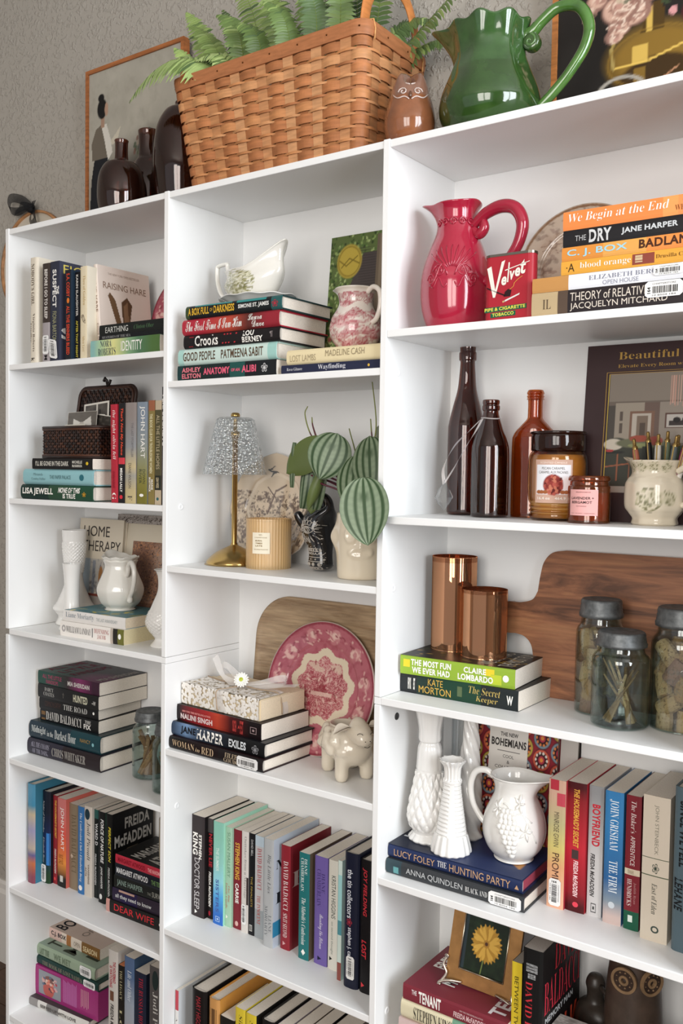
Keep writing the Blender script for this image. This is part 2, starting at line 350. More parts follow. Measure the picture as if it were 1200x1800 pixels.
BOOKS = [
{'k': 's', 'P': [0.0756, 0.008, 1.5677], 'L': 0.2293, 'W': 0.13, 'T': 0.0278, 'c': 'dcd2c0', 'lab': 'cream hardcover standing first from the left wall, brown serif lettering', 'g': 'books standing on the top left shelf', 'h': 1, 'f': 'e2d9c8', 't': [("NOBODY'S GIRL", 'R', '5a4a3c', 0.06, 0.45, 0.3, 0.68), ('Virginia Roberts', 'R', '5a4a3c', 0.53, 0.89, 0.42, 0.72), ('Giuffre', 'R', '7a6a5a', 0.62, 0.8, 0.14, 0.34), ('k', 'B', '3a3028', 0.95, 0.98, 0.3, 0.7)]},
{'k': 's', 'P': [0.1217, 0.008, 1.5677], 'L': 0.2115, 'W': 0.12, 'T': 0.0253, 'c': '3d332f', 'lab': 'dark brown paperback with greyish lilac foot and barcode sticker', 'g': 'books standing on the top left shelf', 'b': [(0, 0.6, '3d332f'), (0.6, 1, 'a39b9d')], 't': [('BEFORE I GO TO SLEEP', 'N', 'd9d2cb', 0.06, 0.56, 0.3, 0.72), ('M', 'N', '1c1a19', 0.93, 0.98, 0.3, 0.7)], 'st': [(0.73, 0.92, 0.12, 0.92, 0)]},
{'k': 's', 'P': [0.148, 0.008, 1.5677], 'L': 0.2121, 'W': 0.14, 'T': 0.0311, 'c': '2f3242', 'lab': 'navy grey paperback with large white title and tilted barcode sticker', 'g': 'books standing on the top left shelf', 'f': '3d4052', 't': [('THE', 'N', 'f2efe8', 0.25, 0.33, 0.72, 0.95), ('SUSPECT', 'N', 'e4e2dd', 0.08, 0.46, 0.3, 0.72), ('FIONA BARTON', '', 'a3a27c', 0.5, 0.8, 0.3, 0.72)], 'ft': [('FIONA', '', 'd9c763', 0.08, 0.85, 0.88, 0.97), ('S', 'N', 'e0dedb', 0.04, 0.3, 0.22, 0.34)], 'st': [(0.78, 0.97, -0.05, 0.8, 0.12)]},
{'k': 's', 'P': [0.1974, 0.01, 1.5677], 'L': 0.1899, 'W': 0.11, 'T': 0.0181, 'c': '1d2028', 'lab': 'black hardcover with red orange lettering and a small orange sun', 'g': 'books standing on the top left shelf', 'f': '223344', 't': [('S.A. COSBY', 'N', 'c9452e', 0.04, 0.3, 0.22, 0.8), ('ALL THE SINNERS BLEED', 'N', 'c9452e', 0.4, 0.94, 0.22, 0.8), ('●', 'N', 'e07a30', 0.31, 0.37, 0.3, 0.75)]},
{'k': 's', 'P': [0.2158, 0.02, 1.5677], 'L': 0.1849, 'W': 0.11, 'T': 0.015, 'c': '15151a', 'lab': 'thin black book with white and yellow spine lettering', 'g': 'books standing on the top left shelf', 't': [('KARIN SLAUGHTER', 'N', 'd9d5cf', 0.03, 0.5, 0.3, 0.75), ('AFTER THAT NIGHT', 'N', 'c8bb4a', 0.55, 0.97, 0.3, 0.75)]},
{'k': 's', 'P': [0.2458, 0.01, 1.5677], 'L': 0.1914, 'W': 0.13, 'T': 0.0215, 'c': 'ddcfb0', 'lab': 'cream paperback with gold lettering and a small feather on its spine', 'g': 'books standing on the top left shelf', 'f': 'e3dac6', 't': [('Theo of Golden', 'R', 'b89a5f', 0.1, 0.42, 0.45, 0.8), ('Allen Levi', 'R', 'b89a5f', 0.75, 0.92, 0.4, 0.7), ('✐', 'N', '4a3a30', 0.52, 0.62, 0.2, 0.8)]},
{'k': 's', 'P': [0.2748, 0.035, 1.5677], 'L': 0.1998, 'W': 0.145, 'T': 0.011, 'c': 'e2d4c8', 'lab': 'pale pink hardcover leaning left, brown hare printed on its front cover', 'g': 'books standing on the top left shelf', 'lean': 0.095, 'h': 1, 'f': 'e4d5c9', 'art': 'hare', 't': [('RAISING HARE', 'T', '8a6f5c', 0.04, 0.5, 0.25, 0.75), ('Chloe Dalton', 'T', '8a6f5c', 0.62, 0.9, 0.3, 0.7)], 'ft': [('RAISING HARE', 'T', '8a6f5c', 0.1, 0.92, 0.76, 0.83), ('THE NEW YORK TIMES BESTSELLER', '', 'b8a79a', 0.2, 0.8, 0.91, 0.935)]},
{'k': 'h', 'P': [0.2868, 0.004, 1.5677], 'L': 0.205, 'W': 0.1, 'T': 0.0334, 'yaw': 0.0, 'c': '8fae9f', 'lab': 'paperback with yellow and green painted spine at the base of the stack', 'g': 'books lying in front of the pink hare book', 'f': '7f9f95', 'b': [(0, 0.1, '86b3ad'), (0.1, 0.2, 'a9c79a'), (0.2, 0.5, 'd8d58c'), (0.5, 0.62, '7fa37a'), (0.62, 0.8, '4f7556'), (0.8, 1, '4c6a38')], 't': [('NORA', 'R', '2e3550', 0.15, 0.32, 0.55, 0.95), ('ROBERTS', 'R', '2e3550', 0.12, 0.38, 0.05, 0.48), ('IDENTITY', '', 'f2efe8', 0.46, 0.76, 0.22, 0.8)], 'gr': 1},
{'k': 'h', 'P': [0.3117, 0.006, 1.6014], 'L': 0.19, 'W': 0.095, 'T': 0.0085, 'yaw': 0.0, 'c': '15171b', 'lab': 'very thin black booklet between two black and green books', 'g': 'books lying in front of the pink hare book', 't': [('MYSTERIES OF THE SEA', 'R', '9a9a98', 0.05, 0.5, 0.2, 0.8)]},
{'k': 'h', 'P': [0.3122, 0.006, 1.6102], 'L': 0.19, 'W': 0.1, 'T': 0.021, 'yaw': 0.0, 'c': '1a1d1c', 'lab': 'matt black paperback on top, pale grey capitals on its spine', 'g': 'books lying in front of the pink hare book', 't': [('EARTHING', '', 'c9c9c2', 0.1, 0.46, 0.2, 0.75), ('Clinton Ober', 'I', '4d6a4c', 0.55, 0.85, 0.3, 0.7)]},
{'k': 'h', 'P': [0.048, 0.006, 1.2692], 'L': 0.2439, 'W': 0.15, 'T': 0.0326, 'yaw': 0.0, 'c': '1d3b30', 'lab': 'dark green hardcover with bold white capitals at the base of the stack', 'g': 'books lying under the dark wicker box', 'h': 1, 'b': [(0, 0.4, '16302a'), (0.4, 0.7, '2a4a35'), (0.7, 1, '1f4a35')], 't': [('LISA JEWELL', 'N', 'f2efe8', 0.03, 0.47, 0.25, 0.78), ('NONE OF THIS', 'O', 'f2efe8', 0.54, 0.84, 0.5, 0.85), ('IS TRUE', 'O', 'f2efe8', 0.6, 0.78, 0.14, 0.46), ('❀', 'N', 'd9a030', 0.87, 0.92, 0.3, 0.6)]},
{'k': 'h', 'P': [0.0564, 0.006, 1.3022], 'L': 0.2372, 'W': 0.15, 'T': 0.0336, 'yaw': 0.0, 'c': '8cbcc2', 'lab': 'pale turquoise hardcover with faint grey lettering, second from bottom', 'g': 'books lying under the dark wicker box', 'h': 1, 't': [('Miranda', '', '6d8f93', 0.16, 0.3, 0.58, 0.75), ('Cowley Heller', '', '6d8f93', 0.13, 0.34, 0.25, 0.45), ('THE PAPER PALACE', 'B', '5f8488', 0.4, 0.7, 0.38, 0.62), ('●', 'N', '2f6a75', 0.82, 0.88, 0.3, 0.7)]},
{'k': 'h', 'P': [0.0892, 0.006, 1.3361], 'L': 0.2024, 'W': 0.15, 'T': 0.0232, 'yaw': 0.0, 'c': '1b1a1b', 'lab': 'black paperback with narrow white lettering directly under wicker box', 'g': 'books lying under the dark wicker box', 't': [("I'LL BE GONE IN THE DARK", 'N', 'c5c2b8', 0.06, 0.62, 0.3, 0.75), ('MICHELLE', 'N', 'c5c2b8', 0.68, 0.84, 0.54, 0.8), ('McNAMARA', 'N', 'c5c2b8', 0.68, 0.84, 0.2, 0.46), ('●', 'N', 'd8b730', 0.9, 0.94, 0.4, 0.7)]},
{'k': 's', 'P': [0.3341, 0.02, 1.2692], 'L': 0.2015, 'W': 0.12, 'T': 0.0205, 'c': 'b01f33', 'lab': 'bright red paperback with white lowercase title, leaning slightly left', 'g': 'books standing right of the wicker box', 'lean': 0.02, 't': [('the night olivia fell', 'J', 'e9d9d4', 0.06, 0.56, 0.25, 0.8), ('christina mcdonald', '', '701020', 0.68, 0.85, 0.3, 0.7), ('G', 'R', 'f2efe8', 0.9, 0.97, 0.2, 0.75)]},
{'k': 's', 'P': [0.3556, 0.02, 1.2692], 'L': 0.2032, 'W': 0.12, 'T': 0.019, 'c': '201e20', 'lab': 'black paperback with slanted orange title and a red label', 'g': 'books standing right of the wicker box', 'b': [(0, 0.545, '201e20'), (0.545, 0.61, 'd0303e'), (0.61, 1, '201e20')], 't': [("That's Not My Name", 'O', 'cf4a34', 0.05, 0.52, 0.3, 0.78), ('MEGAN LALLY', 'N', 'f2efe8', 0.65, 0.89, 0.32, 0.7), ('●', 'N', 'd0303e', 0.92, 0.96, 0.25, 0.75)]},
{'k': 's', 'P': [0.3759, 0.02, 1.2692], 'L': 0.2037, 'W': 0.13, 'T': 0.032, 'c': '98908a', 'lab': 'thick paperback, grey sky above sandy beige foot, faint small lettering', 'g': 'books standing right of the wicker box', 'b': [(0, 0.3, '8d837f'), (0.3, 0.57, '8f9194'), (0.57, 0.7, 'c6b489'), (0.7, 0.75, 'a3a096'), (0.75, 1, 'bfae82')], 't': [('THE LAST STORYTELLER', '', '6d686a', 0.2, 0.54, 0.58, 0.78), ('DIANE WILSON', '', '5a5148', 0.6, 0.85, 0.35, 0.6), ('F', 'R', '5a5148', 0.92, 0.97, 0.3, 0.7)], 'gr': 1},
{'k': 's', 'P': [0.4108, 0.02, 1.2692], 'L': 0.2038, 'W': 0.13, 'T': 0.03, 'c': '8c949b', 'lab': 'thick paperback shading from blue grey to olive, wide white capitals', 'g': 'books standing right of the wicker box', 'b': [(0, 0.3, '7f8b99'), (0.3, 0.5, '8b9292'), (0.5, 0.65, '8f9070'), (0.65, 0.85, '8a8440'), (0.85, 1, '77702c')], 't': [('JOHN HART', '', 'f2efe8', 0.04, 0.55, 0.28, 0.8), ('DOWN', '', '3f4436', 0.66, 0.8, 0.6, 0.85), ('RIVER', '', '3f4436', 0.66, 0.8, 0.25, 0.5), ('●', 'N', 'f2efe8', 0.9, 0.93, 0.3, 0.7)], 'gr': 1},
{'k': 's', 'P': [0.4441, 0.02, 1.2692], 'L': 0.2061, 'W': 0.13, 'T': 0.018, 'c': '8a7840', 'lab': 'olive brown book with reddish top and closely set cream title', 'g': 'books standing right of the wicker box', 'b': [(0, 0.1, '9c5f42'), (0.1, 1, '8a7a45')], 't': [('THE BOOK CLUB FOR TROUBLESOME WOMEN', 'N', 'd8cfa8', 0.13, 0.7, 0.25, 0.7), ('MARIE', 'N', 'f2efe8', 0.76, 0.86, 0.55, 0.8), ('BOSTWICK', 'N', 'f2efe8', 0.74, 0.88, 0.15, 0.45)]},
{'k': 's', 'P': [0.4634, 0.02, 1.2692], 'L': 0.2054, 'W': 0.13, 'T': 0.0178, 'c': 'c8b79c', 'lab': 'pale mottled book whose title stands on a dark olive panel', 'g': 'books standing right of the wicker box', 'b': [(0, 0.09, 'c8b79c'), (0.09, 0.72, '57533a'), (0.72, 0.86, '2c3028'), (0.86, 1, 'c8b79c')], 't': [('ALL THE LITTLE HOPES', '', 'c9bb9a', 0.14, 0.66, 0.25, 0.75), ('LEAH WEISS', 'N', 'c9bb9a', 0.74, 0.84, 0.25, 0.7), ('●', 'N', '3a6a70', 0.93, 0.96, 0.3, 0.7)]},
{'k': 's', 'P': [0.4823, 0.02, 1.2692], 'L': 0.2315, 'W': 0.13, 'T': 0.0208, 'c': '1d1b25', 'lab': 'tallest book on this shelf, black and white, cut off by the partition', 'g': 'books standing right of the wicker box', 'b': [(0, 0.1, '1d1b25'), (0.1, 0.13, 'cfc8c2'), (0.13, 0.6, '1d1b25'), (0.6, 0.9, '2d2630'), (0.9, 1, '1d1b25')], 't': [('THE SECRETS', 'N', 'f2efe8', 0.05, 0.5, 0.1, 0.5)]},
{'k': 'h', 'P': [0.1659, 0.0228, 0.9734], 'L': 0.1961, 'W': 0.135, 'T': 0.0324, 'yaw': 0.0398, 'c': 'e3dcd4', 'lab': 'white paperback with black and olive foot, lower of the pair', 'g': 'books under the white pitcher', 'h': 0, 'p': 'dccfa8', 'b': [(0, 0.8, 'e5dfd8'), (0.8, 0.84, 'b9aca0'), (0.84, 0.91, '2a2622'), (0.91, 1, '6b6a2e')], 't': [('◎', 'N', '8a8688', 0.03, 0.09, 0.3, 0.75), ('WILLIAM LANDAY', 'R', '3b3b42', 0.1, 0.5, 0.3, 0.72), ('|', '', '777777', 0.515, 0.53, 0.2, 0.8), ('DEFENDING', 'R', 'b06a68', 0.55, 0.78, 0.52, 0.82), ('JACOB', 'R', 'b06a68', 0.6, 0.73, 0.15, 0.45), ('●', 'N', 'f2efe8', 0.92, 0.965, 0.35, 0.7)]},
{'k': 'h', 'P': [0.1734, 0.027, 1.0061], 'L': 0.1877, 'W': 0.135, 'T': 0.0239, 'yaw': 0.0491, 'c': 'dedad5', 'lab': 'paperback with teal and yellow front cover, pitcher standing on it', 'g': 'books under the white pitcher', 'p': 'ddcdb4', 'f': '5f9098', 'art': 'leaves', 't': [('Liane Moriarty', 'R', '7d8791', 0.03, 0.5, 0.25, 0.85), ('THE LAST ANNIVERSARY', '', '9aa0a0', 0.54, 0.88, 0.35, 0.65)]},
{'k': 'h', 'P': [0.0126, 0.0482, 0.6767], 'L': 0.2441, 'W': 0.15, 'T': 0.037, 'yaw': 0.0312, 'c': '29252f', 'lab': 'plum black hardcover with thin pale capitals, lowest in the stack', 'g': 'tall stack of dark books beside the jars', 'h': 1, 'b': [(0, 0.5, '2b2834'), (0.5, 1, '251c1f')], 't': [('ALL THE COLORS', 'R', '9a97a5', 0.06, 0.32, 0.55, 0.85), ('OF THE DARK', 'R', '9a97a5', 0.08, 0.3, 0.15, 0.45), ('CHRIS WHITAKER', 'R', 'a8a39c', 0.36, 0.82, 0.28, 0.78)]},
{'k': 'h', 'P': [0.0156, 0.051, 0.714], 'L': 0.2367, 'W': 0.1489, 'T': 0.04, 'yaw': 0.0384, 'c': '1b333c', 'lab': 'blue black hardcover with white blackletter style title', 'g': 'tall stack of dark books beside the jars', 'h': 1, 'f': '1f3136', 'b': [(0, 0.6, '1b2d38'), (0.6, 1, '1a3d44')], 't': [('Midnight', 'R', 'cfd3d0', 0.04, 0.25, 0.3, 0.8), ('in the', 'R', 'cfd3d0', 0.27, 0.36, 0.35, 0.65), ('Darkest Hour', 'R', 'cfd3d0', 0.38, 0.68, 0.3, 0.8), ('NANCY', '', 'a3834a', 0.74, 0.88, 0.5, 0.7), ('●', '', '7fb0b5', 0.9, 0.93, 0.4, 0.6)]},
{'k': 'h', 'P': [0.032, 0.0693, 0.7543], 'L': 0.1991, 'W': 0.1348, 'T': 0.0284, 'yaw': 0.0246, 'c': '17181a', 'lab': 'black mass paperback with big squeezed white author name', 'g': 'tall stack of dark books beside the jars', 't': [('|||', 'N', 'a07848', 0.03, 0.09, 0.1, 0.8), ('DAVID BALDACCI', 'R', 'dcd9d3', 0.11, 0.72, 0.15, 0.85), ('THE', 'R', 'dcd9d3', 0.78, 0.88, 0.6, 0.85), ('FIX', 'N', 'dcd9d3', 0.76, 0.88, 0.15, 0.55)]},
{'k': 'h', 'P': [0.0327, 0.0664, 0.783], 'L': 0.1938, 'W': 0.131, 'T': 0.0257, 'yaw': 0.0602, 'c': '19191a', 'lab': 'black paperback with spaced white slab capitals, third from the top', 'g': 'tall stack of dark books beside the jars', 't': [('CORMAC McCARTHY', '', '4f3a36', 0.1, 0.38, 0.3, 0.75), ('THE ROAD', 'R', 'c9c7c2', 0.42, 0.82, 0.3, 0.78), ('●', 'N', 'f2efe8', 0.91, 0.94, 0.4, 0.65)]},
{'k': 'h', 'P': [0.028, 0.0659, 0.809], 'L': 0.2115, 'W': 0.142, 'T': 0.0313, 'yaw': 0.0051, 'c': '1a1a1b', 'lab': 'black paperback with small author name left, second from the top', 'g': 'tall stack of dark books beside the jars', 't': [('DARCY', 'R', 'b9b7b2', 0.12, 0.27, 0.55, 0.82), ('COATES', 'R', 'b9b7b2', 0.1, 0.28, 0.2, 0.48), ('†', '', '77736c', 0.42, 0.45, 0.3, 0.7), ('HUNTED', 'N', 'c9c6ae', 0.6, 0.83, 0.22, 0.75), ('~W', 'N', 'b9b7b2', 0.9, 0.96, 0.3, 0.6)]},
{'k': 'h', 'P': [0.0269, 0.0671, 0.8406], 'L': 0.2125, 'W': 0.1397, 'T': 0.0293, 'yaw': 0.0101, 'c': '1d3d36', 'lab': 'dark paperback with green and magenta cover on top of the stack', 'g': 'tall stack of dark books beside the jars', 'f': '211a1c', 'art': 'raindrops', 'b': [(0, 0.4, '1f463c'), (0.4, 0.6, '33292b'), (0.6, 0.8, '7a2a5c'), (0.8, 1, '3a1c30')], 't': [('ALL THE LITTLE', '', 'b04468', 0.08, 0.4, 0.5, 0.8), ('RAINDROPS', '', 'b04468', 0.14, 0.34, 0.1, 0.4), ('MIA SHERIDAN', 'N', 'c9c3bf', 0.5, 0.85, 0.3, 0.65)], 'gr': 1},
{'k': 's', 'P': [0.0181, 0.0427, 0.3778], 'L': 0.2323, 'W': 0.15, 'T': 0.0271, 'c': '6d8fb0', 'lab': 'hardcover with blue, lavender and orange painted landscape wrapping the spine', 'g': 'books standing on the second lowest left shelf', 'h': 1, 'f': '35748c', 'b': [(0, 0.15, '4a8aa8'), (0.15, 0.28, '3a809f'), (0.28, 0.33, 'b8a88a'), (0.33, 0.6, '9490ae'), (0.6, 0.7, 'b3a494'), (0.7, 0.73, '5f5a88'), (0.73, 0.86, 'b8683f'), (0.86, 1, '7d3e4e')], 't': [('The Museum of Ordinary Flowers', 'J', '5f6f80', 0.2, 0.62, 0.05, 0.25), ('Menna van Praag', '', '6a5a70', 0.66, 0.9, 0.05, 0.2)], 'gr': 1},
{'k': 's', 'P': [0.0455, 0.0638, 0.3778], 'L': 0.2147, 'W': 0.1452, 'T': 0.0278, 'c': '141720', 'lab': 'navy hardcover with bright blue right edge and barcode sticker', 'g': 'books standing on the second lowest left shelf', 'h': 1, 'f': '181820', 'b': [(0, 0.45, '171a28'), (0.45, 0.8, '1b2a5a'), (0.8, 1, '1d3b22')], 't': [('Night of Miracles', 'J', 'b9bcc0', 0.1, 0.45, 0.12, 0.42), ('Elizabeth Berg', 'J', 'b9bcc0', 0.5, 0.78, 0.12, 0.42)], 'st': [(0.8, 0.99, 0.02, 0.62, 0)], 'bb': [(0.45, 0.8, 0.62, 0.98, '2f78c0')], 'gr': 1},
{'k': 's', 'P': [0.0736, 0.0743, 0.3778], 'L': 0.2072, 'W': 0.13, 'T': 0.0146, 'c': '8c1d28', 'lab': 'dark red paperback with yellow title, left of orange sunset book', 'g': 'books standing on the second lowest left shelf', 't': [("THE HOUSEMAID'S SECRET", 'O', 'd8a548', 0.05, 0.48, 0.45, 0.9), ('FREIDA McFADDEN', 'O', 'd9c9c0', 0.6, 0.88, 0.4, 0.8), ('●', 'N', 'e05050', 0.92, 0.96, 0.3, 0.7)], 'gr': 1},
{'k': 's', 'P': [0.0909, 0.0727, 0.3778], 'L': 0.2061, 'W': 0.13, 'T': 0.0305, 'c': 'c85f52', 'lab': 'paperback with orange sunset spine and black foot, white author name', 'g': 'books standing on the second lowest left shelf', 'b': [(0, 0.3, 'c76d68'), (0.3, 0.5, 'cf4c3c'), (0.5, 0.64, 'd9632f'), (0.64, 0.8, 'dd8a2e'), (0.8, 1, '1e1b1a')], 't': [('JOHN HART', '', 'f2efe8', 0.1, 0.58, 0.35, 0.8), ('THE LAST', '', '7a3a1a', 0.63, 0.68, 0.2, 0.7), ('CHILD', '', '7a3a1a', 0.69, 0.74, 0.2, 0.7), ('■', 'N', 'c9c4bd', 0.87, 0.94, 0.35, 0.7)], 'gr': 1},
{'k': 's', 'P': [0.1217, 0.0818, 0.3778], 'L': 0.1971, 'W': 0.1272, 'T': 0.0304, 'c': '85755f', 'lab': 'plain taupe paperback with tone on tone lettering', 'g': 'books standing on the second lowest left shelf', 't': [('DAVID BALDACCI', 'R', '6b5d49', 0.12, 0.8, 0.3, 0.85), ('◆', '', 'c9b9a5', 0.58, 0.64, 0.2, 0.5)]},
{'k': 's', 'P': [0.1583, 0.0774, 0.3778], 'L': 0.2, 'W': 0.13, 'T': 0.0199, 'c': '2f6ca6', 'lab': 'slim mid blue paperback with white italic lettering', 'g': 'books standing on the second lowest left shelf', 't': [('The Confession Club • Elizabeth Berg', 'J', 'dfe6ea', 0.07, 0.86, 0.3, 0.75), ('●', 'N', 'e9e4e0', 0.9, 0.96, 0.2, 0.8)]},
{'k': 's', 'P': [0.1785, 0.0788, 0.3778], 'L': 0.2055, 'W': 0.13, 'T': 0.0263, 'c': 'cbc2b7', 'lab': 'off white paperback with dark round emblem near its top', 'g': 'books standing on the second lowest left shelf', 't': [('●', 'N', '1f3540', 0.03, 0.15, 0.1, 0.75), ('Jodi Picoult', 'I', '4a4a4a', 0.17, 0.6, 0.35, 0.8), ('VANISHING', 'N', '6d5f55', 0.64, 0.86, 0.5, 0.7), ('ACTS', 'N', '6d5f55', 0.68, 0.78, 0.15, 0.35)]},
{'k': 's', 'P': [0.2051, 0.0852, 0.3778], 'L': 0.2006, 'W': 0.12, 'T': 0.0138, 'c': '15201f', 'lab': 'slim black paperback with white block title and teal top', 'g': 'books standing on the second lowest left shelf', 'b': [(0, 0.1, '2a5a55'), (0.1, 1, '151c1c')], 't': [('WARD D', 'N', 'cfcfcf', 0.15, 0.4, 0.3, 0.9), ('FREIDA McFADDEN', 'N', 'bdbdbd', 0.5, 0.85, 0.2, 0.6)]},
{'k': 's', 'P': [0.2299, 0.0766, 0.3778], 'L': 0.2049, 'W': 0.12, 'T': 0.0223, 'c': '141616', 'lab': 'black paperback with white slanted capitals beside green splattered edge', 'g': 'books standing on the second lowest left shelf', 'f': '2f4a3c', 't': [('FORCE OF NATURE', 'O', 'd9d9d6', 0.08, 0.56, 0.35, 0.8), ('JANE HARPER', 'O', 'c6c6c3', 0.6, 0.84, 0.3, 0.65), ('●', 'N', 'd9d9d6', 0.9, 0.96, 0.2, 0.6)]},
{'k': 's', 'P': [0.2563, 0.0764, 0.3778], 'L': 0.2059, 'W': 0.12, 'T': 0.019, 'c': '121312', 'lab': 'black paperback with yellow title, white block author name on cover', 'g': 'books standing on the second lowest left shelf', 'f': '0e0e0f', 't': [('PERFECT SON', 'O', 'c9b93a', 0.14, 0.52, 0.4, 0.8), ('FREIDA McFADDEN', 'O', 'b9b9b6', 0.58, 0.9, 0.35, 0.65)], 'ft': [('FREIDA', 'N', 'a5a29c', 0.3, 0.9, 0.8, 0.92), ('McFADDEN', 'N', 'a5a29c', 0.06, 0.95, 0.62, 0.75)], 'fb': [(0.35, 0.62, 0.35, 0.58, '5f5344')]},
{'k': 'h', 'P': [0.2765, 0.0599, 0.3778], 'L': 0.18, 'W': 0.12, 'T': 0.0282, 'yaw': 0.0415, 'c': '1c1a1a', 'lab': 'black paperback with wide spaced red capitals at the stack base', 'g': 'stack of dark books at the end of the row', 'b': [(0, 0.06, 'c58f86'), (0.06, 1, '1a1918')], 't': [('DEAR WIFE', '', 'cf3038', 0.14, 0.8, 0.3, 0.8), ('●', '', 'd0c8c0', 0.88, 0.9, 0.4, 0.6)]},
{'k': 'h', 'P': [0.293, 0.0627, 0.4063], 'L': 0.165, 'W': 0.12, 'T': 0.0276, 'yaw': 0.0602, 'c': '1f1a2c', 'lab': 'violet black paperback with white lowercase title, second from the base', 'g': 'stack of dark books at the end of the row', 'b': [(0, 0.15, '2a2038'), (0.15, 0.45, '241a40'), (0.45, 1, '2c2230')], 't': [('all they need to know', 'B', 'c9c9c9', 0.06, 0.7, 0.22, 0.62)], 'bb': [(0.12, 0.4, 0.8, 0.95, 'b38f80')]},
{'k': 'h', 'P': [0.2962, 0.0645, 0.4342], 'L': 0.165, 'W': 0.12, 'T': 0.0275, 'yaw': 0.0606, 'c': '1b1d1b', 'lab': 'charcoal paperback with tall grey green author name, middle of stack', 'g': 'stack of dark books at the end of the row', 't': [('JANE HARPER', 'B', '7d8f86', 0.06, 0.52, 0.2, 0.75), ('THE', '', '8f8f85', 0.6, 0.66, 0.3, 0.5), ('SURVIVORS', '', '9f9f95', 0.68, 0.98, 0.25, 0.65)]},
{'k': 'h', 'P': [0.3007, 0.0637, 0.462], 'L': 0.165, 'W': 0.12, 'T': 0.0287, 'yaw': 0.0393, 'c': '171b24', 'lab': 'blue black paperback with white author capitals and green title', 'g': 'stack of dark books at the end of the row', 't': [('MARGARET ATWOOD', 'N', 'd0d0d0', 0.03, 0.6, 0.25, 0.68), ('THE TESTAMENTS', 'B', '6d8f58', 0.66, 0.99, 0.25, 0.6)]},
{'k': 'h', 'P': [0.3039, 0.0618, 0.491], 'L': 0.165, 'W': 0.12, 'T': 0.0193, 'yaw': 0.024, 'c': 'b32038', 'lab': 'crimson spined paperback with black cover, topmost of the dark stack', 'g': 'stack of dark books at the end of the row', 'f': '121212', 't': [('MARGARET ATWOOD', 'B', '7a1020', 0.05, 0.55, 0.25, 0.75), ("THE HANDMAID'S TALE", 'N', 'e9a0a0', 0.6, 0.98, 0.25, 0.7)], 'ft': [('MARGARET', 'N', 'b5b2ac', 0.1, 0.9, 0.6, 0.8), ('ATWOOD', 'N', 'b5b2ac', 0.1, 0.9, 0.25, 0.5)]},
{'k': 'h', 'P': [0.0126, 0.0534, 0.0773], 'L': 0.1927, 'W': 0.1374, 'T': 0.0188, 'yaw': 0.0916, 'c': 'cfccc5', 'lab': 'large white art book with black and white pictures, lowest of all', 'g': 'books lying on the lowest left shelf', 'h': 1, 'f': '4a4446', 'b': [(0, 0.15, '8a8683'), (0.15, 0.3, 'd0cdc7'), (0.3, 0.5, '7d7a78'), (0.5, 1, 'cfccc5')], 't': [('SERVED UP WITH LOVE', 'N', '55504d', 0.2, 0.8, 0.3, 0.7)]},
{'k': 'h', 'P': [0.0126, 0.0712, 0.0964], 'L': 0.2095, 'W': 0.1248, 'T': 0.0702, 'yaw': 0.0614, 'c': '9c2a70', 'lab': 'thick magenta boxed book set with a flower portrait on its side', 'g': 'books lying on the lowest left shelf', 'p': '94266a', 'art2': 'portrait'},
{'k': 'h', 'P': [0.0126, 0.0748, 0.167], 'L': 0.2141, 'W': 0.1293, 'T': 0.02, 'yaw': 0.0226, 'c': '1c3a35', 'lab': 'slim dark green hardcover with two white barcode stickers', 'g': 'books lying on the lowest left shelf', 'h': 1, 't': [('THE BOOK OF LOST NAMES', 'R', '8f8a78', 0.1, 0.75, 0.25, 0.75)], 'st': [(0.78, 0.96, 0.1, 0.9, 0)]},
{'k': 'h', 'P': [0.0126, 0.0756, 0.1872], 'L': 0.2, 'W': 0.1273, 'T': 0.0276, 'yaw': 0.0293, 'c': '93a48c', 'lab': 'sage green book with dark scattered capitals and a sticker', 'g': 'books lying on the lowest left shelf', 'h': 1, 'f': '8da291', 't': [('LAST TIME', 'N', '6f7d68', 0.05, 0.22, 0.25, 0.8), ('WE MET', 'N', '6f7d68', 0.3, 0.6, 0.25, 0.8)], 'st': [(0.76, 0.95, 0.1, 0.9, 0)], 'ft': [('TAM', 'B', '3a4238', 0.1, 0.7, 0.7, 0.9), ('MIT', 'B', '3a4238', 0.1, 0.8, 0.42, 0.62), ('LEE', 'B', '3a4238', 0.2, 0.9, 0.1, 0.3)]},
{'k': 'h', 'P': [0.0126, 0.1102, 0.2151], 'L': 0.179, 'W': 0.0956, 'T': 0.0258, 'yaw': 0.017, 'c': 'dcc9ba', 'lab': 'cream and pink paperback with black author name, topmost on lowest shelf', 'g': 'books lying on the lowest left shelf', 'f': 'cdb8aa', 'b': [(0, 0.25, 'd9b9ae'), (0.25, 0.35, 'e0d0c0'), (0.35, 0.44, 'a86f3a'), (0.44, 0.65, 'ddd0c0'), (0.65, 1, '7d5a2e')], 't': [('C.J. BOX', 'N', '22242c', 0.04, 0.34, 0.3, 0.8), ('OPEN', '', '8d8070', 0.5, 0.62, 0.3, 0.7), ('SEASON', 'N', 'd9c49a', 0.68, 0.95, 0.2, 0.7)], 'ft': [('BOX', 'B', '1c1c22', 0.1, 0.8, 0.75, 0.95), ('OPEN', '', '8a7f75', 0.2, 0.9, 0.4, 0.5)]},
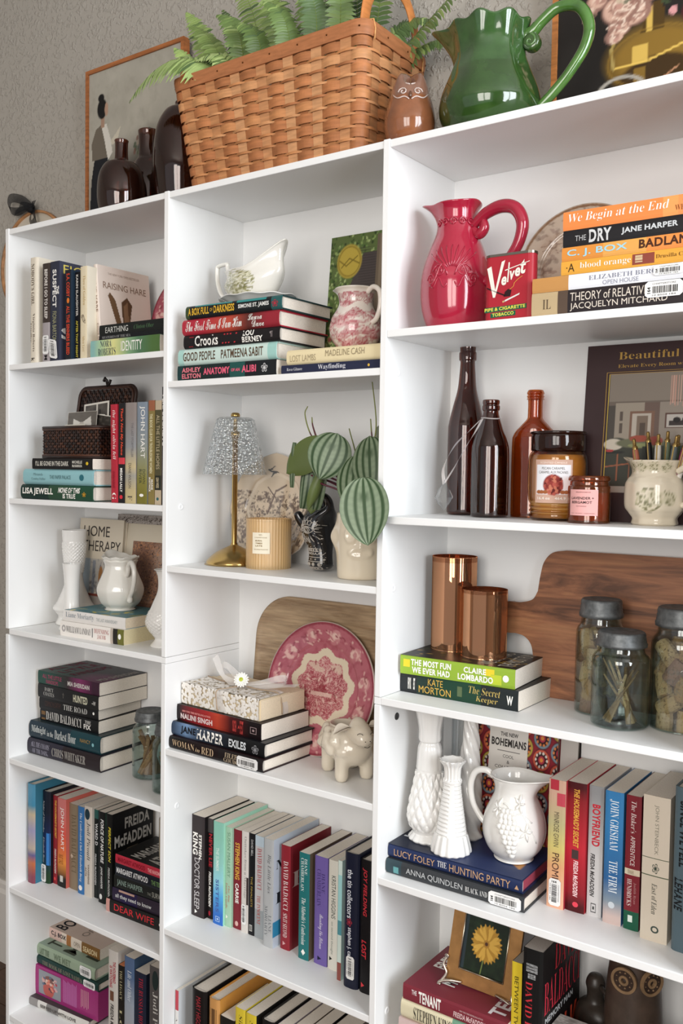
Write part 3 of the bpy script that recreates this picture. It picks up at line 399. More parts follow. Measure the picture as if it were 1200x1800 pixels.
{'k': 's', 'P': [0.3085, 0.04, 0.0773], 'L': 0.2351, 'W': 0.12, 'T': 0.0296, 'c': 'c9c3bb', 'lab': 'white spined book with red title beside the magenta box', 'g': 'books standing on the lowest left shelf', 't': [('THE HOUSEMAID', 'N', 'a83040', 0.1, 0.3, 0.5, 0.8), ('IS WATCHING', 'N', 'a83040', 0.15, 0.35, 0.15, 0.45), ('■', 'N', '6d4a38', 0.38, 0.47, 0.2, 0.6), ('FREIDA McFADDEN', 'O', '3c3836', 0.5, 0.9, 0.25, 0.6)]},
{'k': 's', 'P': [0.3398, 0.04, 0.0773], 'L': 0.2105, 'W': 0.12, 'T': 0.0183, 'c': '211e1b', 'lab': 'black brown paperback with cream lettering, shortest on lowest shelf', 'g': 'books standing on the lowest left shelf', 'p': 'c9805a', 't': [('THE LEGACY', 'R', 'b9b08a', 0.05, 0.35, 0.3, 0.7), ('LOVE', 'R', 'b9b08a', 0.45, 0.9, 0.3, 0.7)]},
{'k': 's', 'P': [0.3592, 0.04, 0.0773], 'L': 0.2365, 'W': 0.12, 'T': 0.0299, 'c': '5b7090', 'lab': 'slate blue paperback fading to pale grey, white script title', 'g': 'books standing on the lowest left shelf', 'f': '37506d', 'b': [(0, 0.35, '52688a'), (0.35, 0.5, '98a0ad'), (0.5, 1, 'a3a3a8')], 't': [('Life and Other', 'I', 'd5dade', 0.12, 0.4, 0.35, 0.75), ('Anna Quindlen', 'I', 'b04a50', 0.6, 0.95, 0.3, 0.7)], 'gr': 1},
{'k': 's', 'P': [0.3909, 0.04, 0.0773], 'L': 0.2152, 'W': 0.12, 'T': 0.0347, 'c': '23283a', 'lab': 'navy hardcover with red vertical title near the partition', 'g': 'books standing on the lowest left shelf', 'f': '1d2434', 't': [('THE RUSSIAN HOTEL', 'R', 'b02838', 0.05, 0.6, 0.4, 0.75)]},
{'k': 's', 'P': [0.4357, 0.04, 0.0773], 'L': 0.241, 'W': 0.12, 'T': 0.0294, 'c': '54504f', 'lab': 'charcoal book with dark round emblem and white serif author name', 'g': 'books standing on the lowest left shelf', 't': [('●', 'N', '24302f', 0.03, 0.2, 0.3, 0.9), ('Jodi Picoult', 'R', 'c9c6c0', 0.22, 0.75, 0.35, 0.85)]},
{'k': 'h', 'P': [0.5376, 0.008, 1.5082], 'L': 0.2452, 'W': 0.13, 'T': 0.0281, 'yaw': 0.0, 'c': '1c2f30', 'lab': 'dark green and black book with pink capitals at the stack base', 'g': 'stack of books under the gravy boat', 'b': [(0, 0.06, '1a3a3a'), (0.06, 0.55, '1b2829'), (0.55, 0.7, '20504b'), (0.7, 1, '1b1f22')], 't': [('ASHLEY', 'N', 'e07a86', 0.05, 0.25, 0.53, 0.85), ('ELSTON', 'N', 'e07a86', 0.05, 0.25, 0.12, 0.45), ('ANATOMY', 'N', 'e0607a', 0.28, 0.55, 0.3, 0.75), ('OF AN', 'N', 'e0607a', 0.565, 0.65, 0.4, 0.6), ('ALIBI', 'N', 'e0607a', 0.67, 0.81, 0.3, 0.75), ('❀', 'N', 'c9c9c9', 0.86, 0.92, 0.25, 0.8)]},
{'k': 'h', 'P': [0.5389, 0.008, 1.5366], 'L': 0.2426, 'W': 0.14, 'T': 0.031, 'yaw': 0.0, 'c': 'bcd6cd', 'lab': 'pale mint hardcover with wavy pattern and brown capitals', 'g': 'stack of books under the gravy boat', 'h': 1, 'b': [(0, 0.06, 'a5cfc6'), (0.06, 0.92, 'c8dcd4'), (0.92, 1, '9cc8c0')], 't': [('GOOD PEOPLE', 'B', '5a4838', 0.06, 0.4, 0.25, 0.78), ('PATMEENA SABIT', 'B', '5a4838', 0.46, 0.88, 0.25, 0.78)]},
{'k': 'h', 'P': [0.5533, 0.008, 1.5679], 'L': 0.2352, 'W': 0.14, 'T': 0.0256, 'yaw': 0.0, 'c': '1e1a1c', 'lab': 'black hardcover with bold white title and red hand prints', 'g': 'stack of books under the gravy boat', 'h': 1, 't': [('||||', 'O', 'c03038', 0.06, 0.11, 0.1, 0.85), ('Crooks', 'B', 'f2efe8', 0.13, 0.38, 0.12, 0.88), ('||| |', 'O', 'c03038', 0.42, 0.58, 0.15, 0.85), ('LOU', 'N', 'f2efe8', 0.64, 0.75, 0.54, 0.92), ('BERNEY', 'N', 'f2efe8', 0.63, 0.84, 0.1, 0.48), ('¶', '', '8a8080', 0.91, 0.94, 0.3, 0.7)]},
{'k': 'h', 'P': [0.5494, 0.008, 1.5938], 'L': 0.2374, 'W': 0.145, 'T': 0.029, 'yaw': 0.0, 'c': 'a82033', 'lab': 'crimson hardcover with white brush script title', 'g': 'stack of books under the gravy boat', 'h': 1, 'b': [(0, 0.4, 'b02236'), (0.4, 0.62, 'b8442f'), (0.62, 0.78, '5a2a25'), (0.78, 1, '93202e')], 't': [('The First Time I Saw Him', 'X', 'f2efe8', 0.04, 0.64, 0.2, 0.85), ('Laura', 'X', 'f2efe8', 0.7, 0.84, 0.52, 0.92), ('Dave', 'X', 'f2efe8', 0.74, 0.86, 0.1, 0.5)], 'gr': 1},
{'k': 'h', 'P': [0.5582, 0.008, 1.6231], 'L': 0.2346, 'W': 0.15, 'T': 0.0246, 'yaw': 0.0, 'c': '1b2224', 'lab': 'black hardcover with teal clouds and yellow title, saucer on it', 'g': 'stack of books under the gravy boat', 'h': 1, 'f': '1f3a3c', 'b': [(0, 0.04, '3a4a30'), (0.04, 0.6, '191d20'), (0.6, 0.9, '1b2022'), (0.9, 1, '2a5a5a')], 't': [('A BOX FULL', 'N', 'd9ac38', 0.03, 0.26, 0.25, 0.8), ('OF', '', 'd9ac38', 0.27, 0.3, 0.4, 0.65), ('DARKNESS', 'N', 'd9ac38', 0.31, 0.53, 0.25, 0.8), ('SIMONE ST. JAMES', 'N', 'dcdcd8', 0.57, 0.88, 0.28, 0.66), ('❀', 'N', 'b03040', 0.91, 0.97, 0.2, 0.7)], 'bb': [(0.1, 0.5, 0.88, 0.99, '2f8a88'), (0.55, 0.85, 0.8, 0.99, '2f8a88')]},
{'k': 'h', 'P': [0.7928, 0.01, 1.5082], 'L': 0.213, 'W': 0.13, 'T': 0.0154, 'yaw': 0.0, 'c': '262a42', 'lab': 'navy book with white serif title, lower of two', 'g': 'two books under the red toile pitcher', 't': [('Ravee Gilmore', 'R', 'c9c9cf', 0.06, 0.22, 0.35, 0.68), ('Wayfinding', 'R', 'dedee4', 0.38, 0.65, 0.2, 0.85), ('●', 'N', 'd9b04a', 0.86, 0.88, 0.3, 0.6)]},
{'k': 'h', 'P': [0.8045, 0.01, 1.5239], 'L': 0.2013, 'W': 0.135, 'T': 0.0257, 'yaw': 0.0, 'c': 'e2d2a8', 'lab': 'cream hardcover with pencil thin handwritten title, pitcher stands on it', 'g': 'two books under the red toile pitcher', 'h': 1, 't': [('LOST LAMBS', '', 'a89a7d', 0.04, 0.32, 0.2, 0.62), ('MADELINE CASH', '', '96886c', 0.42, 0.82, 0.4, 0.82)]},
{'k': 'h', 'P': [0.5198, 0.0096, 0.7944], 'L': 0.2441, 'W': 0.145, 'T': 0.024, 'yaw': -0.0214, 'c': '191516', 'lab': 'black hardcover with pale roman title and barcode sticker', 'g': 'books under the lace wrapped book', 'h': 1, 'f': '2b1a1c', 'b': [(0, 0.2, '171312'), (0.2, 0.55, '1c1112'), (0.55, 1, '1b1617')], 't': [('WOMAN', 'R', 'cbb08f', 0.04, 0.29, 0.3, 0.8), ('in', 'J', 'cbb08f', 0.3, 0.35, 0.3, 0.6), ('RED', 'R', 'cbb08f', 0.37, 0.5, 0.25, 0.8), ('EILEEN', 'R', 'c0ad92', 0.62, 0.78, 0.5, 0.85), ('GOUDGE', 'R', 'c0ad92', 0.61, 0.79, 0.1, 0.45)], 'st': [(0.75, 0.96, 0.08, 0.92, 0)]},
{'k': 'h', 'P': [0.5198, 0.0163, 0.8187], 'L': 0.243, 'W': 0.145, 'T': 0.0272, 'yaw': -0.0251, 'c': '17181c', 'lab': 'black hardcover with icy blue left end and mixed bold capitals', 'g': 'books under the lace wrapped book', 'h': 1, 'b': [(0, 0.05, '27384f'), (0.05, 0.28, '6d8bb0'), (0.28, 0.36, '35404f'), (0.36, 1, '121315')], 't': [('JANE', 'N', '15161c', 0.11, 0.28, 0.25, 0.85), ('HARPER', 'N', 'f2efe8', 0.29, 0.58, 0.2, 0.9), ('EXILES', 'N', 'd5d9dc', 0.64, 0.82, 0.25, 0.8), ('❀', 'N', '8f8f92', 0.88, 0.95, 0.2, 0.8)], 'gr': 1},
{'k': 'h', 'P': [0.5198, 0.0306, 0.8462], 'L': 0.2259, 'W': 0.135, 'T': 0.0309, 'yaw': -0.0374, 'c': '4a1116', 'lab': 'black and fiery red book with white author capitals', 'g': 'books under the lace wrapped book', 'f': '1e0f10', 'b': [(0, 0.06, '1a1113'), (0.06, 0.3, '7d1620'), (0.3, 0.45, 'a01d1d'), (0.45, 0.55, 'b83a1f'), (0.55, 0.75, '4a1214'), (0.75, 1, '160d10')], 't': [('NALINI SINGH', 'N', 'e6d5d2', 0.05, 0.44, 0.15, 0.5), ('NEW YORK TIMES BESTSELLING AUTHOR', 'N', 'e0908a', 0.07, 0.42, 0.6, 0.72), ('SUCH', 'N', 'c04440', 0.68, 0.72, 0.15, 0.85), ('A', 'N', 'c04440', 0.74, 0.76, 0.4, 0.6), ('PERFECT', 'N', 'c04440', 0.76, 0.8, 0.1, 0.9), ('▣', 'N', '9a8484', 0.88, 0.95, 0.3, 0.7)], 'gr': 1},
{'k': 's', 'P': [0.5198, 0.0742, 0.4367], 'L': 0.207, 'W': 0.1348, 'T': 0.0354, 'c': '352d2e', 'lab': 'charcoal hardcover with white brush author name, first in the row', 'g': 'row of books standing on the second lowest middle shelf', 'f': '1c1819', 't': [('DOCTOR SLEEP', 'T', 'c9c5c5', 0.42, 0.92, 0.25, 0.65), ('STEPHEN', 'N', 'f2efe8', 0.18, 0.42, 0.58, 0.8), ('KING', 'N', 'f2efe8', 0.17, 0.39, 0.1, 0.5), ('▲', 'N', 'f2efe8', 0.93, 0.97, 0.3, 0.5)]},
{'k': 's', 'P': [0.5555, 0.0833, 0.4367], 'L': 0.2046, 'W': 0.1257, 'T': 0.0144, 'c': '2b2020', 'lab': 'thin black paperback with red title, second in the row', 'g': 'row of books standing on the second lowest middle shelf', 'f': '2a2525', 'b': [(0, 0.14, '4d4848'), (0.14, 1, '1d1616')], 't': [('NEVER LIE', 'N', 'b02a35', 0.15, 0.48, 0.3, 0.9), ('FREIDA McFADDEN', 'O', 'f2efe8', 0.53, 0.88, 0.3, 0.75), ('●', 'N', 'a02535', 0.92, 0.97, 0.3, 0.7)]},
{'k': 's', 'P': [0.5787, 0.0752, 0.4367], 'L': 0.207, 'W': 0.1338, 'T': 0.027, 'c': '8ec8c4', 'lab': 'pale mint paperback shading to bright blue at its foot', 'g': 'row of books standing on the second lowest middle shelf', 'f': 'a5dcc5', 'b': [(0, 0.3, '86c2ae'), (0.3, 0.5, '8fcabf'), (0.5, 0.65, '8fd0dc'), (0.65, 0.8, '4aa5dd'), (0.8, 1, '2268c0')], 't': [('THE SUMMER', 'B', 'd6ece4', 0.25, 0.48, 0.3, 0.6), ('SISTERS', 'B', '4a5fa0', 0.56, 0.88, 0.3, 0.6), ('▣', '', 'c0d8f0', 0.92, 0.97, 0.3, 0.7)], 'gr': 1},
{'k': 's', 'P': [0.606, 0.0807, 0.4367], 'L': 0.2004, 'W': 0.1283, 'T': 0.0172, 'c': 'a3c9ae', 'lab': 'soft green paperback with thin grey capitals and coral script', 'g': 'row of books standing on the second lowest middle shelf', 't': [('SUSAN MALLERY', '', '6f9a80', 0.05, 0.5, 0.35, 0.8), ('The Big', 'J', 'c0605a', 0.58, 0.75, 0.5, 0.75), ('Family Candle', 'J', 'c0605a', 0.56, 0.82, 0.1, 0.4), ('▲', '', 'f2efe8', 0.88, 0.92, 0.2, 0.5)]},
{'k': 's', 'P': [0.6235, 0.0855, 0.4367], 'L': 0.1982, 'W': 0.1235, 'T': 0.0207, 'c': '7d1f2c', 'lab': 'maroon paperback with yellow and white block lettering', 'g': 'row of books standing on the second lowest middle shelf', 't': [('STEPHEN KING', 'N', 'd9a845', 0.13, 0.5, 0.25, 0.8), ('CARRIE', 'N', 'f2efe8', 0.54, 0.74, 0.3, 0.72), ('●', '', 'd9b0a8', 0.92, 0.97, 0.3, 0.7)]},
{'k': 's', 'P': [0.6464, 0.0839, 0.4367], 'L': 0.2008, 'W': 0.1251, 'T': 0.0177, 'c': 'd6d0ca', 'lab': 'slim white paperback with faded serif title and sticker', 'g': 'row of books standing on the second lowest middle shelf', 'f': 'c8c0ba', 't': [('Outtakes from a Marriage', 'R', '8f8a88', 0.05, 0.66, 0.35, 0.75)], 'st': [(0.72, 0.92, 0.1, 0.8, 0)], 'bb': [(0.45, 0.72, 0.75, 1, '3a3030')]},
{'k': 's', 'P': [0.665, 0.0842, 0.4367], 'L': 0.2007, 'W': 0.1248, 'T': 0.0146, 'c': '17171a', 'lab': 'thin black paperback with tiny white capitals', 'g': 'row of books standing on the second lowest middle shelf', 't': [('DAVID BELL', '', 'c9c9c9', 0.06, 0.22, 0.4, 0.75), ('THE FINALISTS', '', 'b59a4a', 0.42, 0.72, 0.4, 0.7), ('▤', '', 'f2efe8', 0.9, 0.96, 0.2, 0.7)]},
{'k': 's', 'P': [0.6816, 0.083, 0.4367], 'L': 0.2007, 'W': 0.126, 'T': 0.0216, 'c': 'b5bec4', 'lab': 'pale blue grey paperback with red author name', 'g': 'row of books standing on the second lowest middle shelf', 'b': [(0, 0.1, 'b9cad6'), (0.1, 0.72, 'c0bfc0'), (0.72, 1, '9aa0a3')], 't': [('DAVID BALDACCI', 'R', 'b0303c', 0.12, 0.52, 0.3, 0.8), ('THE INNOCENT', 'R', 'b5483a', 0.58, 0.86, 0.3, 0.7)]},
{'k': 's', 'P': [0.7162, 0.0687, 0.4367], 'L': 0.2084, 'W': 0.1403, 'T': 0.0236, 'c': 'aeb0b1', 'lab': 'grey paperback with white italic title, its icy cover turned outward', 'g': 'row of books standing on the second lowest middle shelf', 'f': 'c3cfdd', 't': [('Big Little Lies', 'J', '6b6d70', 0.14, 0.5, 0.35, 0.75), ('LIANE', 'R', '72757a', 0.7, 0.86, 0.55, 0.85), ('MORIARTY', 'R', '72757a', 0.62, 0.9, 0.15, 0.45)], 'ft': [('M', 'R', '22252c', 0.05, 0.3, 0.72, 0.8), ('L', 'R', '22252c', 0.05, 0.3, 0.4, 0.5)], 'fb': [(0, 0.35, 0.1, 0.24, '2a8ab5')]},
{'k': 's', 'P': [0.7477, 0.0815, 0.4367], 'L': 0.1998, 'W': 0.1275, 'T': 0.0225, 'c': '8c1e2b', 'lab': 'dark red paperback with tall white serif author name', 'g': 'row of books standing on the second lowest middle shelf', 'f': '7d1c26', 't': [('DAVID BALDACCI', 'R', 'e5d5d2', 0.15, 0.62, 0.3, 0.8), ('SPLIT SECOND', 'R', 'e5d5d2', 0.65, 0.88, 0.3, 0.75), ('▲', '', 'd0a0a0', 0.92, 0.96, 0.3, 0.6)], 'ft': [('B', 'R', 'c9b5b0', 0.05, 0.4, 0.6, 0.74)]},
{'k': 's', 'P': [0.7965, 0.0748, 0.4367], 'L': 0.2002, 'W': 0.1342, 'T': 0.0242, 'c': '1f6f70', 'lab': 'teal paperback with white serif lettering', 'g': 'row of books standing on the second lowest middle shelf', 'f': '6a5a4a', 't': [('DIANE', 'R', 'e0e6e2', 0.05, 0.2, 0.55, 0.8), ('CHAMBERLAIN', 'R', 'e0e6e2', 0.05, 0.36, 0.2, 0.5), ("The Midwife's Confession", 'J', 'e0e6e2', 0.42, 0.86, 0.3, 0.7), ('◆', 'N', 'f2efe8', 0.9, 0.96, 0.3, 0.7)]},
{'k': 's', 'P': [0.8301, 0.0787, 0.4367], 'L': 0.2015, 'W': 0.1303, 'T': 0.0296, 'c': '6d5aa0', 'lab': 'purple paperback with raised tonal author name and white script title', 'g': 'row of books standing on the second lowest middle shelf', 'f': '55458a', 't': [('DIANE', 'R', '45376f', 0.15, 0.33, 0.55, 0.8), ('CHAMBERLAIN', 'R', '45376f', 0.12, 0.46, 0.2, 0.5), ('Breaking the Silence', 'X', 'dcd6e6', 0.53, 0.85, 0.3, 0.7), ('▲', 'N', '20203a', 0.92, 0.96, 0.3, 0.6)]},
{'k': 's', 'P': [0.862, 0.0785, 0.4367], 'L': 0.2021, 'W': 0.1305, 'T': 0.0204, 'c': 'd9d5c9', 'lab': 'cream paperback with spaced grey capitals and a small bird', 'g': 'row of books standing on the second lowest middle shelf', 't': [('KRISTAN HIGGINS', '', '3f4a45', 0.14, 0.53, 0.35, 0.8), ('on second thought', '', '8a8f88', 0.56, 0.86, 0.3, 0.6), ('▲', 'N', '1c1c1c', 0.88, 0.92, 0.2, 0.5)]},
{'k': 's', 'P': [0.8981, 0.0579, 0.4367], 'L': 0.2163, 'W': 0.13, 'T': 0.0084, 'c': 'b9d6d2', 'lab': 'narrow aqua and cream paperback squeezed beside the navy hardcover', 'g': 'row of books standing on the second lowest middle shelf', 'b': [(0, 0.12, 'cfe0d8'), (0.12, 0.5, '9cd0d0'), (0.5, 0.62, '4f8f98'), (0.62, 0.85, 'c9d8cf'), (0.85, 1, '8a4a40')]},
{'k': 's', 'P': [0.9158, 0.049, 0.4367], 'L': 0.24, 'W': 0.15, 'T': 0.0309, 'c': '181c30', 'lab': 'navy hardcover with white lowercase title and white price sticker', 'g': 'row of books standing on the second lowest middle shelf', 'h': 1, 't': [('the tin collectors', 'B', 'dde0e8', 0.12, 0.48, 0.3, 0.65), ('❀', 'N', 'b03848', 0.48, 0.54, 0.3, 0.65), ('stephen j. cannell', 'B', 'dde0e8', 0.55, 0.84, 0.3, 0.65)], 'st': [(0.76, 0.93, 0.3, 0.85, 0)]},
{'k': 's', 'P': [0.9481, 0.0512, 0.4367], 'L': 0.2345, 'W': 0.15, 'T': 0.0281, 'c': '141214', 'lab': 'black hardcover with bright red block lettering against the partition', 'g': 'row of books standing on the second lowest middle shelf', 'h': 1, 't': [('JOY FIELDING', 'O', 'b8303a', 0.06, 0.42, 0.25, 0.6), ('LOST', 'O', 'c0303a', 0.6, 0.74, 0.25, 0.6), ('▲', 'N', 'd04048', 0.92, 0.96, 0.25, 0.5)]},
{'k': 's', 'P': [0.5219, 0.03, 0.0773], 'L': 0.2227, 'W': 0.14, 'T': 0.0088, 'c': 'e4e2df', 'lab': 'thin white booklet with red band at far left of lowest shelf', 'g': 'books standing on the lowest middle shelf', 'f': 'dfe2e4', 'b': [(0, 0.18, 'c03a4a'), (0.18, 1, 'e4e2df')], 't': [('A SHORT GUIDE', 'R', '55504d', 0.25, 0.7, 0.3, 0.7)]},
{'k': 's', 'P': [0.5641, 0.03, 0.0773], 'L': 0.2431, 'W': 0.17, 'T': 0.0405, 'c': '191514', 'lab': 'black hardcover with small red capitals on lowest middle shelf', 'g': 'books standing on the lowest middle shelf', 'h': 1, 't': [('MARY HIGGINS CLARK', '', 'a03038', 0.05, 0.5, 0.4, 0.7)]},
{'k': 's', 'P': [0.6116, 0.03, 0.0773], 'L': 0.2403, 'W': 0.17, 'T': 0.0277, 'c': 'd09a4f', 'lab': 'black backed hardcover with orange painted front cover', 'g': 'books standing on the lowest middle shelf', 'h': 1, 'f': 'cf8f38', 'b': [(0, 0.4, 'c89050'), (0.4, 1, '9a8a78')], 'bb': [(0.08, 0.45, 0.2, 0.8, '6b4a2a')]},
{'k': 's', 'P': [0.6436, 0.03, 0.0773], 'L': 0.2157, 'W': 0.14, 'T': 0.0366, 'c': '22201c', 'lab': 'short black paperback beside two yellow spines', 'g': 'books standing on the lowest middle shelf'},
{'k': 's', 'P': [0.6826, 0.03, 0.0773], 'L': 0.2465, 'W': 0.15, 'T': 0.0246, 'c': 'd9c02a', 'lab': 'yellow paperback with dark slanted title, left of the two', 'g': 'books standing on the lowest middle shelf', 'f': 'd9c02a', 't': [('Single in Suburbia', 'I', '4a4320', 0.05, 0.6, 0.3, 0.75)]},
{'k': 's', 'P': [0.7092, 0.03, 0.0773], 'L': 0.2451, 'W': 0.15, 'T': 0.0256, 'c': 'd9c02a', 'lab': 'yellow paperback with dark slanted title, right of the two', 'g': 'books standing on the lowest middle shelf', 'f': '23211e', 't': [('Singletini', 'I', '4a4320', 0.05, 0.5, 0.3, 0.75)]},
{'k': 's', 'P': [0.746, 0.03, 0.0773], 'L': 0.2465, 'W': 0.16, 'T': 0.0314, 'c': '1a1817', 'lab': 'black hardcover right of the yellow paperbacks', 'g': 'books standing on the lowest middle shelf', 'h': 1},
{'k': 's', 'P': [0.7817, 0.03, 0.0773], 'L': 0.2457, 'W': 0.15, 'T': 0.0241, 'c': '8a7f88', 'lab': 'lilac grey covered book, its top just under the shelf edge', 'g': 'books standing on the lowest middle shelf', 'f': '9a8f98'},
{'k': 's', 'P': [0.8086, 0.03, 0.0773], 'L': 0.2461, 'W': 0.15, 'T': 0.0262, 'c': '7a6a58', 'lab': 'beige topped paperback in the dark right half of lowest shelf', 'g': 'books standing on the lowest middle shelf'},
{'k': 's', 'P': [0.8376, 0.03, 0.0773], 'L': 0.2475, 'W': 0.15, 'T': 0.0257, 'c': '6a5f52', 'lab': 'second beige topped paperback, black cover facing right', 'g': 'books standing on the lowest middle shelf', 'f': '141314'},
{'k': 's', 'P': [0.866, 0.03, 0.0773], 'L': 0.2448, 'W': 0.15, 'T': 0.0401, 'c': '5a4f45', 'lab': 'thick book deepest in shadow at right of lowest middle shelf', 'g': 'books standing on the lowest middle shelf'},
{'k': 'h', 'P': [1.2614, 0.012, 1.5678], 'L': 0.25, 'W': 0.13, 'T': 0.0342, 'yaw': 0.0, 'c': '2a2224', 'lab': 'black book with tall thin roman capitals at the stack base', 'g': 'stack of orange and dark books beside the tobacco tin', 'b': [(0, 0.16, 'b9a27c'), (0.16, 0.22, '57463a'), (0.22, 1, '292224')], 't': [('THEORY of RELATIVITY', '', 'd8cdc0', 0.235, 0.72, 0.53, 0.88), ('JACQUELYN MITCHARD', '', 'd8cdc0', 0.235, 0.78, 0.12, 0.45), ('IL', 'R', '5a4a3a', 0.07, 0.12, 0.3, 0.7)], 'st': [(0.66, 0.86, 0.35, 0.98, 0)]},
{'k': 'h', 'P': [1.262, 0.012, 1.6023], 'L': 0.25, 'W': 0.13, 'T': 0.021, 'yaw': 0.0, 'c': 'dcdde2', 'lab': 'white spined book with tan left end and grey capitals', 'g': 'stack of orange and dark books beside the tobacco tin', 'f': 'e0dfe0', 'b': [(0, 0.22, 'c08a4a'), (0.22, 0.86, 'e2e3e8'), (0.86, 1, 'b0824c')], 't': [('ELIZABETH BERG', 'R', '7d8090', 0.34, 0.72, 0.5, 0.8), ('OPEN HOUSE', '', '8d90a0', 0.42, 0.62, 0.12, 0.4)], 'st': [(0.7, 0.86, 0.3, 0.95, 0)]},
{'k': 'h', 'P': [1.3055, 0.012, 1.6236], 'L': 0.2, 'W': 0.12, 'T': 0.0191, 'yaw': 0.0, 'c': 'e0a030', 'lab': 'deep yellow paperback with white lowercase serif title', 'g': 'stack of orange and dark books beside the tobacco tin', 't': [('blood orange', 'R', 'f2efe8', 0.14, 0.5, 0.25, 0.8), ('Drusilla Campbell', 'R', '6a4418', 0.67, 0.98, 0.35, 0.7), ('·A', '', '3a2a18', 0.04, 0.1, 0.2, 0.8)], 'bb': [(0.51, 0.66, 0.15, 0.9, '8a3f30'), (0.53, 0.58, 0.3, 0.8, 'c9b08a')]},
{'k': 'h', 'P': [1.3061, 0.012, 1.6429], 'L': 0.2, 'W': 0.12, 'T': 0.0193, 'yaw': 0.0, 'c': 'e0953a', 'lab': 'amber paperback with icy blue author name and dark title', 'g': 'stack of orange and dark books beside the tobacco tin', 'b': [(0, 0.3, 'd98a30'), (0.3, 0.6, 'e0a04a'), (0.6, 1, 'e58a3a')], 't': [('C. J. BOX', 'B', '9fd0e0', 0.04, 0.47, 0.2, 0.8), ('BADLANDS', 'N', '4a2a1a', 0.55, 0.98, 0.25, 0.88)]},
{'k': 'h', 'P': [1.3074, 0.012, 1.6625], 'L': 0.2, 'W': 0.12, 'T': 0.0232, 'yaw': 0.0, 'c': '1f1d1f', 'lab': 'black paperback with bold grey and white capitals', 'g': 'stack of orange and dark books beside the tobacco tin', 'f': '1f1d1f', 't': [('THE', '', 'b9b9b9', 0.09, 0.17, 0.3, 0.62), ('DRY', 'N', 'cfcfcf', 0.19, 0.35, 0.12, 0.88), ('JANE HARPER', 'N', 'c9ccce', 0.42, 0.8, 0.3, 0.72)], 'bb': [(0.88, 0.99, 0.3, 0.8, 'a8623a')]},
{'k': 'h', 'P': [1.3068, 0.012, 1.686], 'L': 0.2, 'W': 0.125, 'T': 0.0262, 'yaw': 0.0, 'c': 'e8843a', 'lab': 'orange paperback with white italic title, topmost of stack', 'g': 'stack of orange and dark books beside the tobacco tin', 'f': 'd97a35', 'b': [(0, 0.7, 'e8843a'), (0.7, 0.8, 'eb9a50'), (0.8, 1, 'e8904a')], 't': [('We Begin at the End', 'I', 'f2efe8', 0.04, 0.74, 0.28, 0.85), ('CHRIS', 'R', '8a4a20', 0.83, 0.98, 0.6, 0.85), ('WHITAKER', 'R', '8a4a20', 0.78, 1.0, 0.22, 0.5)]},
{'k': 'h', 'P': [1.0195, 0.0583, 0.9734], 'L': 0.2149, 'W': 0.14, 'T': 0.0324, 'yaw': -0.0065, 'c': '24302b', 'lab': 'dark green and charcoal paperback with gold lettering, lower', 'g': 'two books under the copper glass holders', 'f': '1b1c1a', 'b': [(0, 0.15, '26292b'), (0.15, 0.3, '24352f'), (0.3, 0.7, '1f4030'), (0.7, 1, '23292a')], 't': [('KATE', '', 'd0a850', 0.25, 0.38, 0.55, 0.88), ('MORTON', '', 'd0a850', 0.17, 0.45, 0.12, 0.48), ('The Secret', 'I', 'c0a860', 0.6, 0.86, 0.52, 0.88), ('Keeper', 'I', 'c0a860', 0.66, 0.84, 0.1, 0.45), ('W', 'N', 'f2efe8', 0.91, 0.96, 0.25, 0.7), ('NEW YORK', 'N', 'f2efe8', 0.07, 0.1, 0.2, 0.8), ('BEST', 'N', 'f2efe8', 0.12, 0.135, 0.2, 0.8)], 'bb': [(0.505, 0.545, 0.25, 0.75, '5a6a4a')]},
{'k': 'h', 'P': [1.0243, 0.0496, 1.0061], 'L': 0.2022, 'W': 0.13, 'T': 0.0311, 'yaw': 0.0613, 'c': '8fae32', 'lab': 'black covered paperback with lime green spine and white capitals', 'g': 'two books under the copper glass holders', 'f': '1c1a16', 'art': 'leaves2', 't': [('THE MOST FUN', 'N', 'f2efe8', 0.1, 0.46, 0.52, 0.85), ('WE EVER HAD', 'N', 'f2efe8', 0.11, 0.45, 0.12, 0.45), ('CLAIRE', 'N', 'f2efe8', 0.57, 0.76, 0.52, 0.82), ('LOMBARDO', 'N', 'f2efe8', 0.52, 0.82, 0.12, 0.45), ('●', 'N', 'f2efe8', 0.9, 0.95, 0.3, 0.65)], 'bb': [(0.03, 0.09, 0.4, 0.8, 'e0c820'), (0.75, 0.83, 0.5, 0.85, 'e0c820'), (0.8, 0.89, 0.1, 0.6, 'b8c830')]},
{'k': 'h', 'P': [1.0201, 0.0225, 0.6757], 'L': 0.2441, 'W': 0.145, 'T': 0.0242, 'yaw': 0.0239, 'c': '33363a', 'lab': 'charcoal hardcover with pale roman capitals and barcode sticker, lower', 'g': 'books under the milk glass vases', 'h': 1, 'b': [(0, 0.12, '31434a'), (0.12, 1, '37393c')], 't': [('ANNA QUINDLEN', '', 'b9bbbc', 0.16, 0.58, 0.3, 0.75), ('BLACK AND', 'R', 'd5d5d3', 0.6, 0.755, 0.35, 0.7)], 'st': [(0.765, 0.985, 0.08, 0.92, 0)], 'bb': [(0.06, 0.1, 0.15, 0.6, '5f9a9c')]},
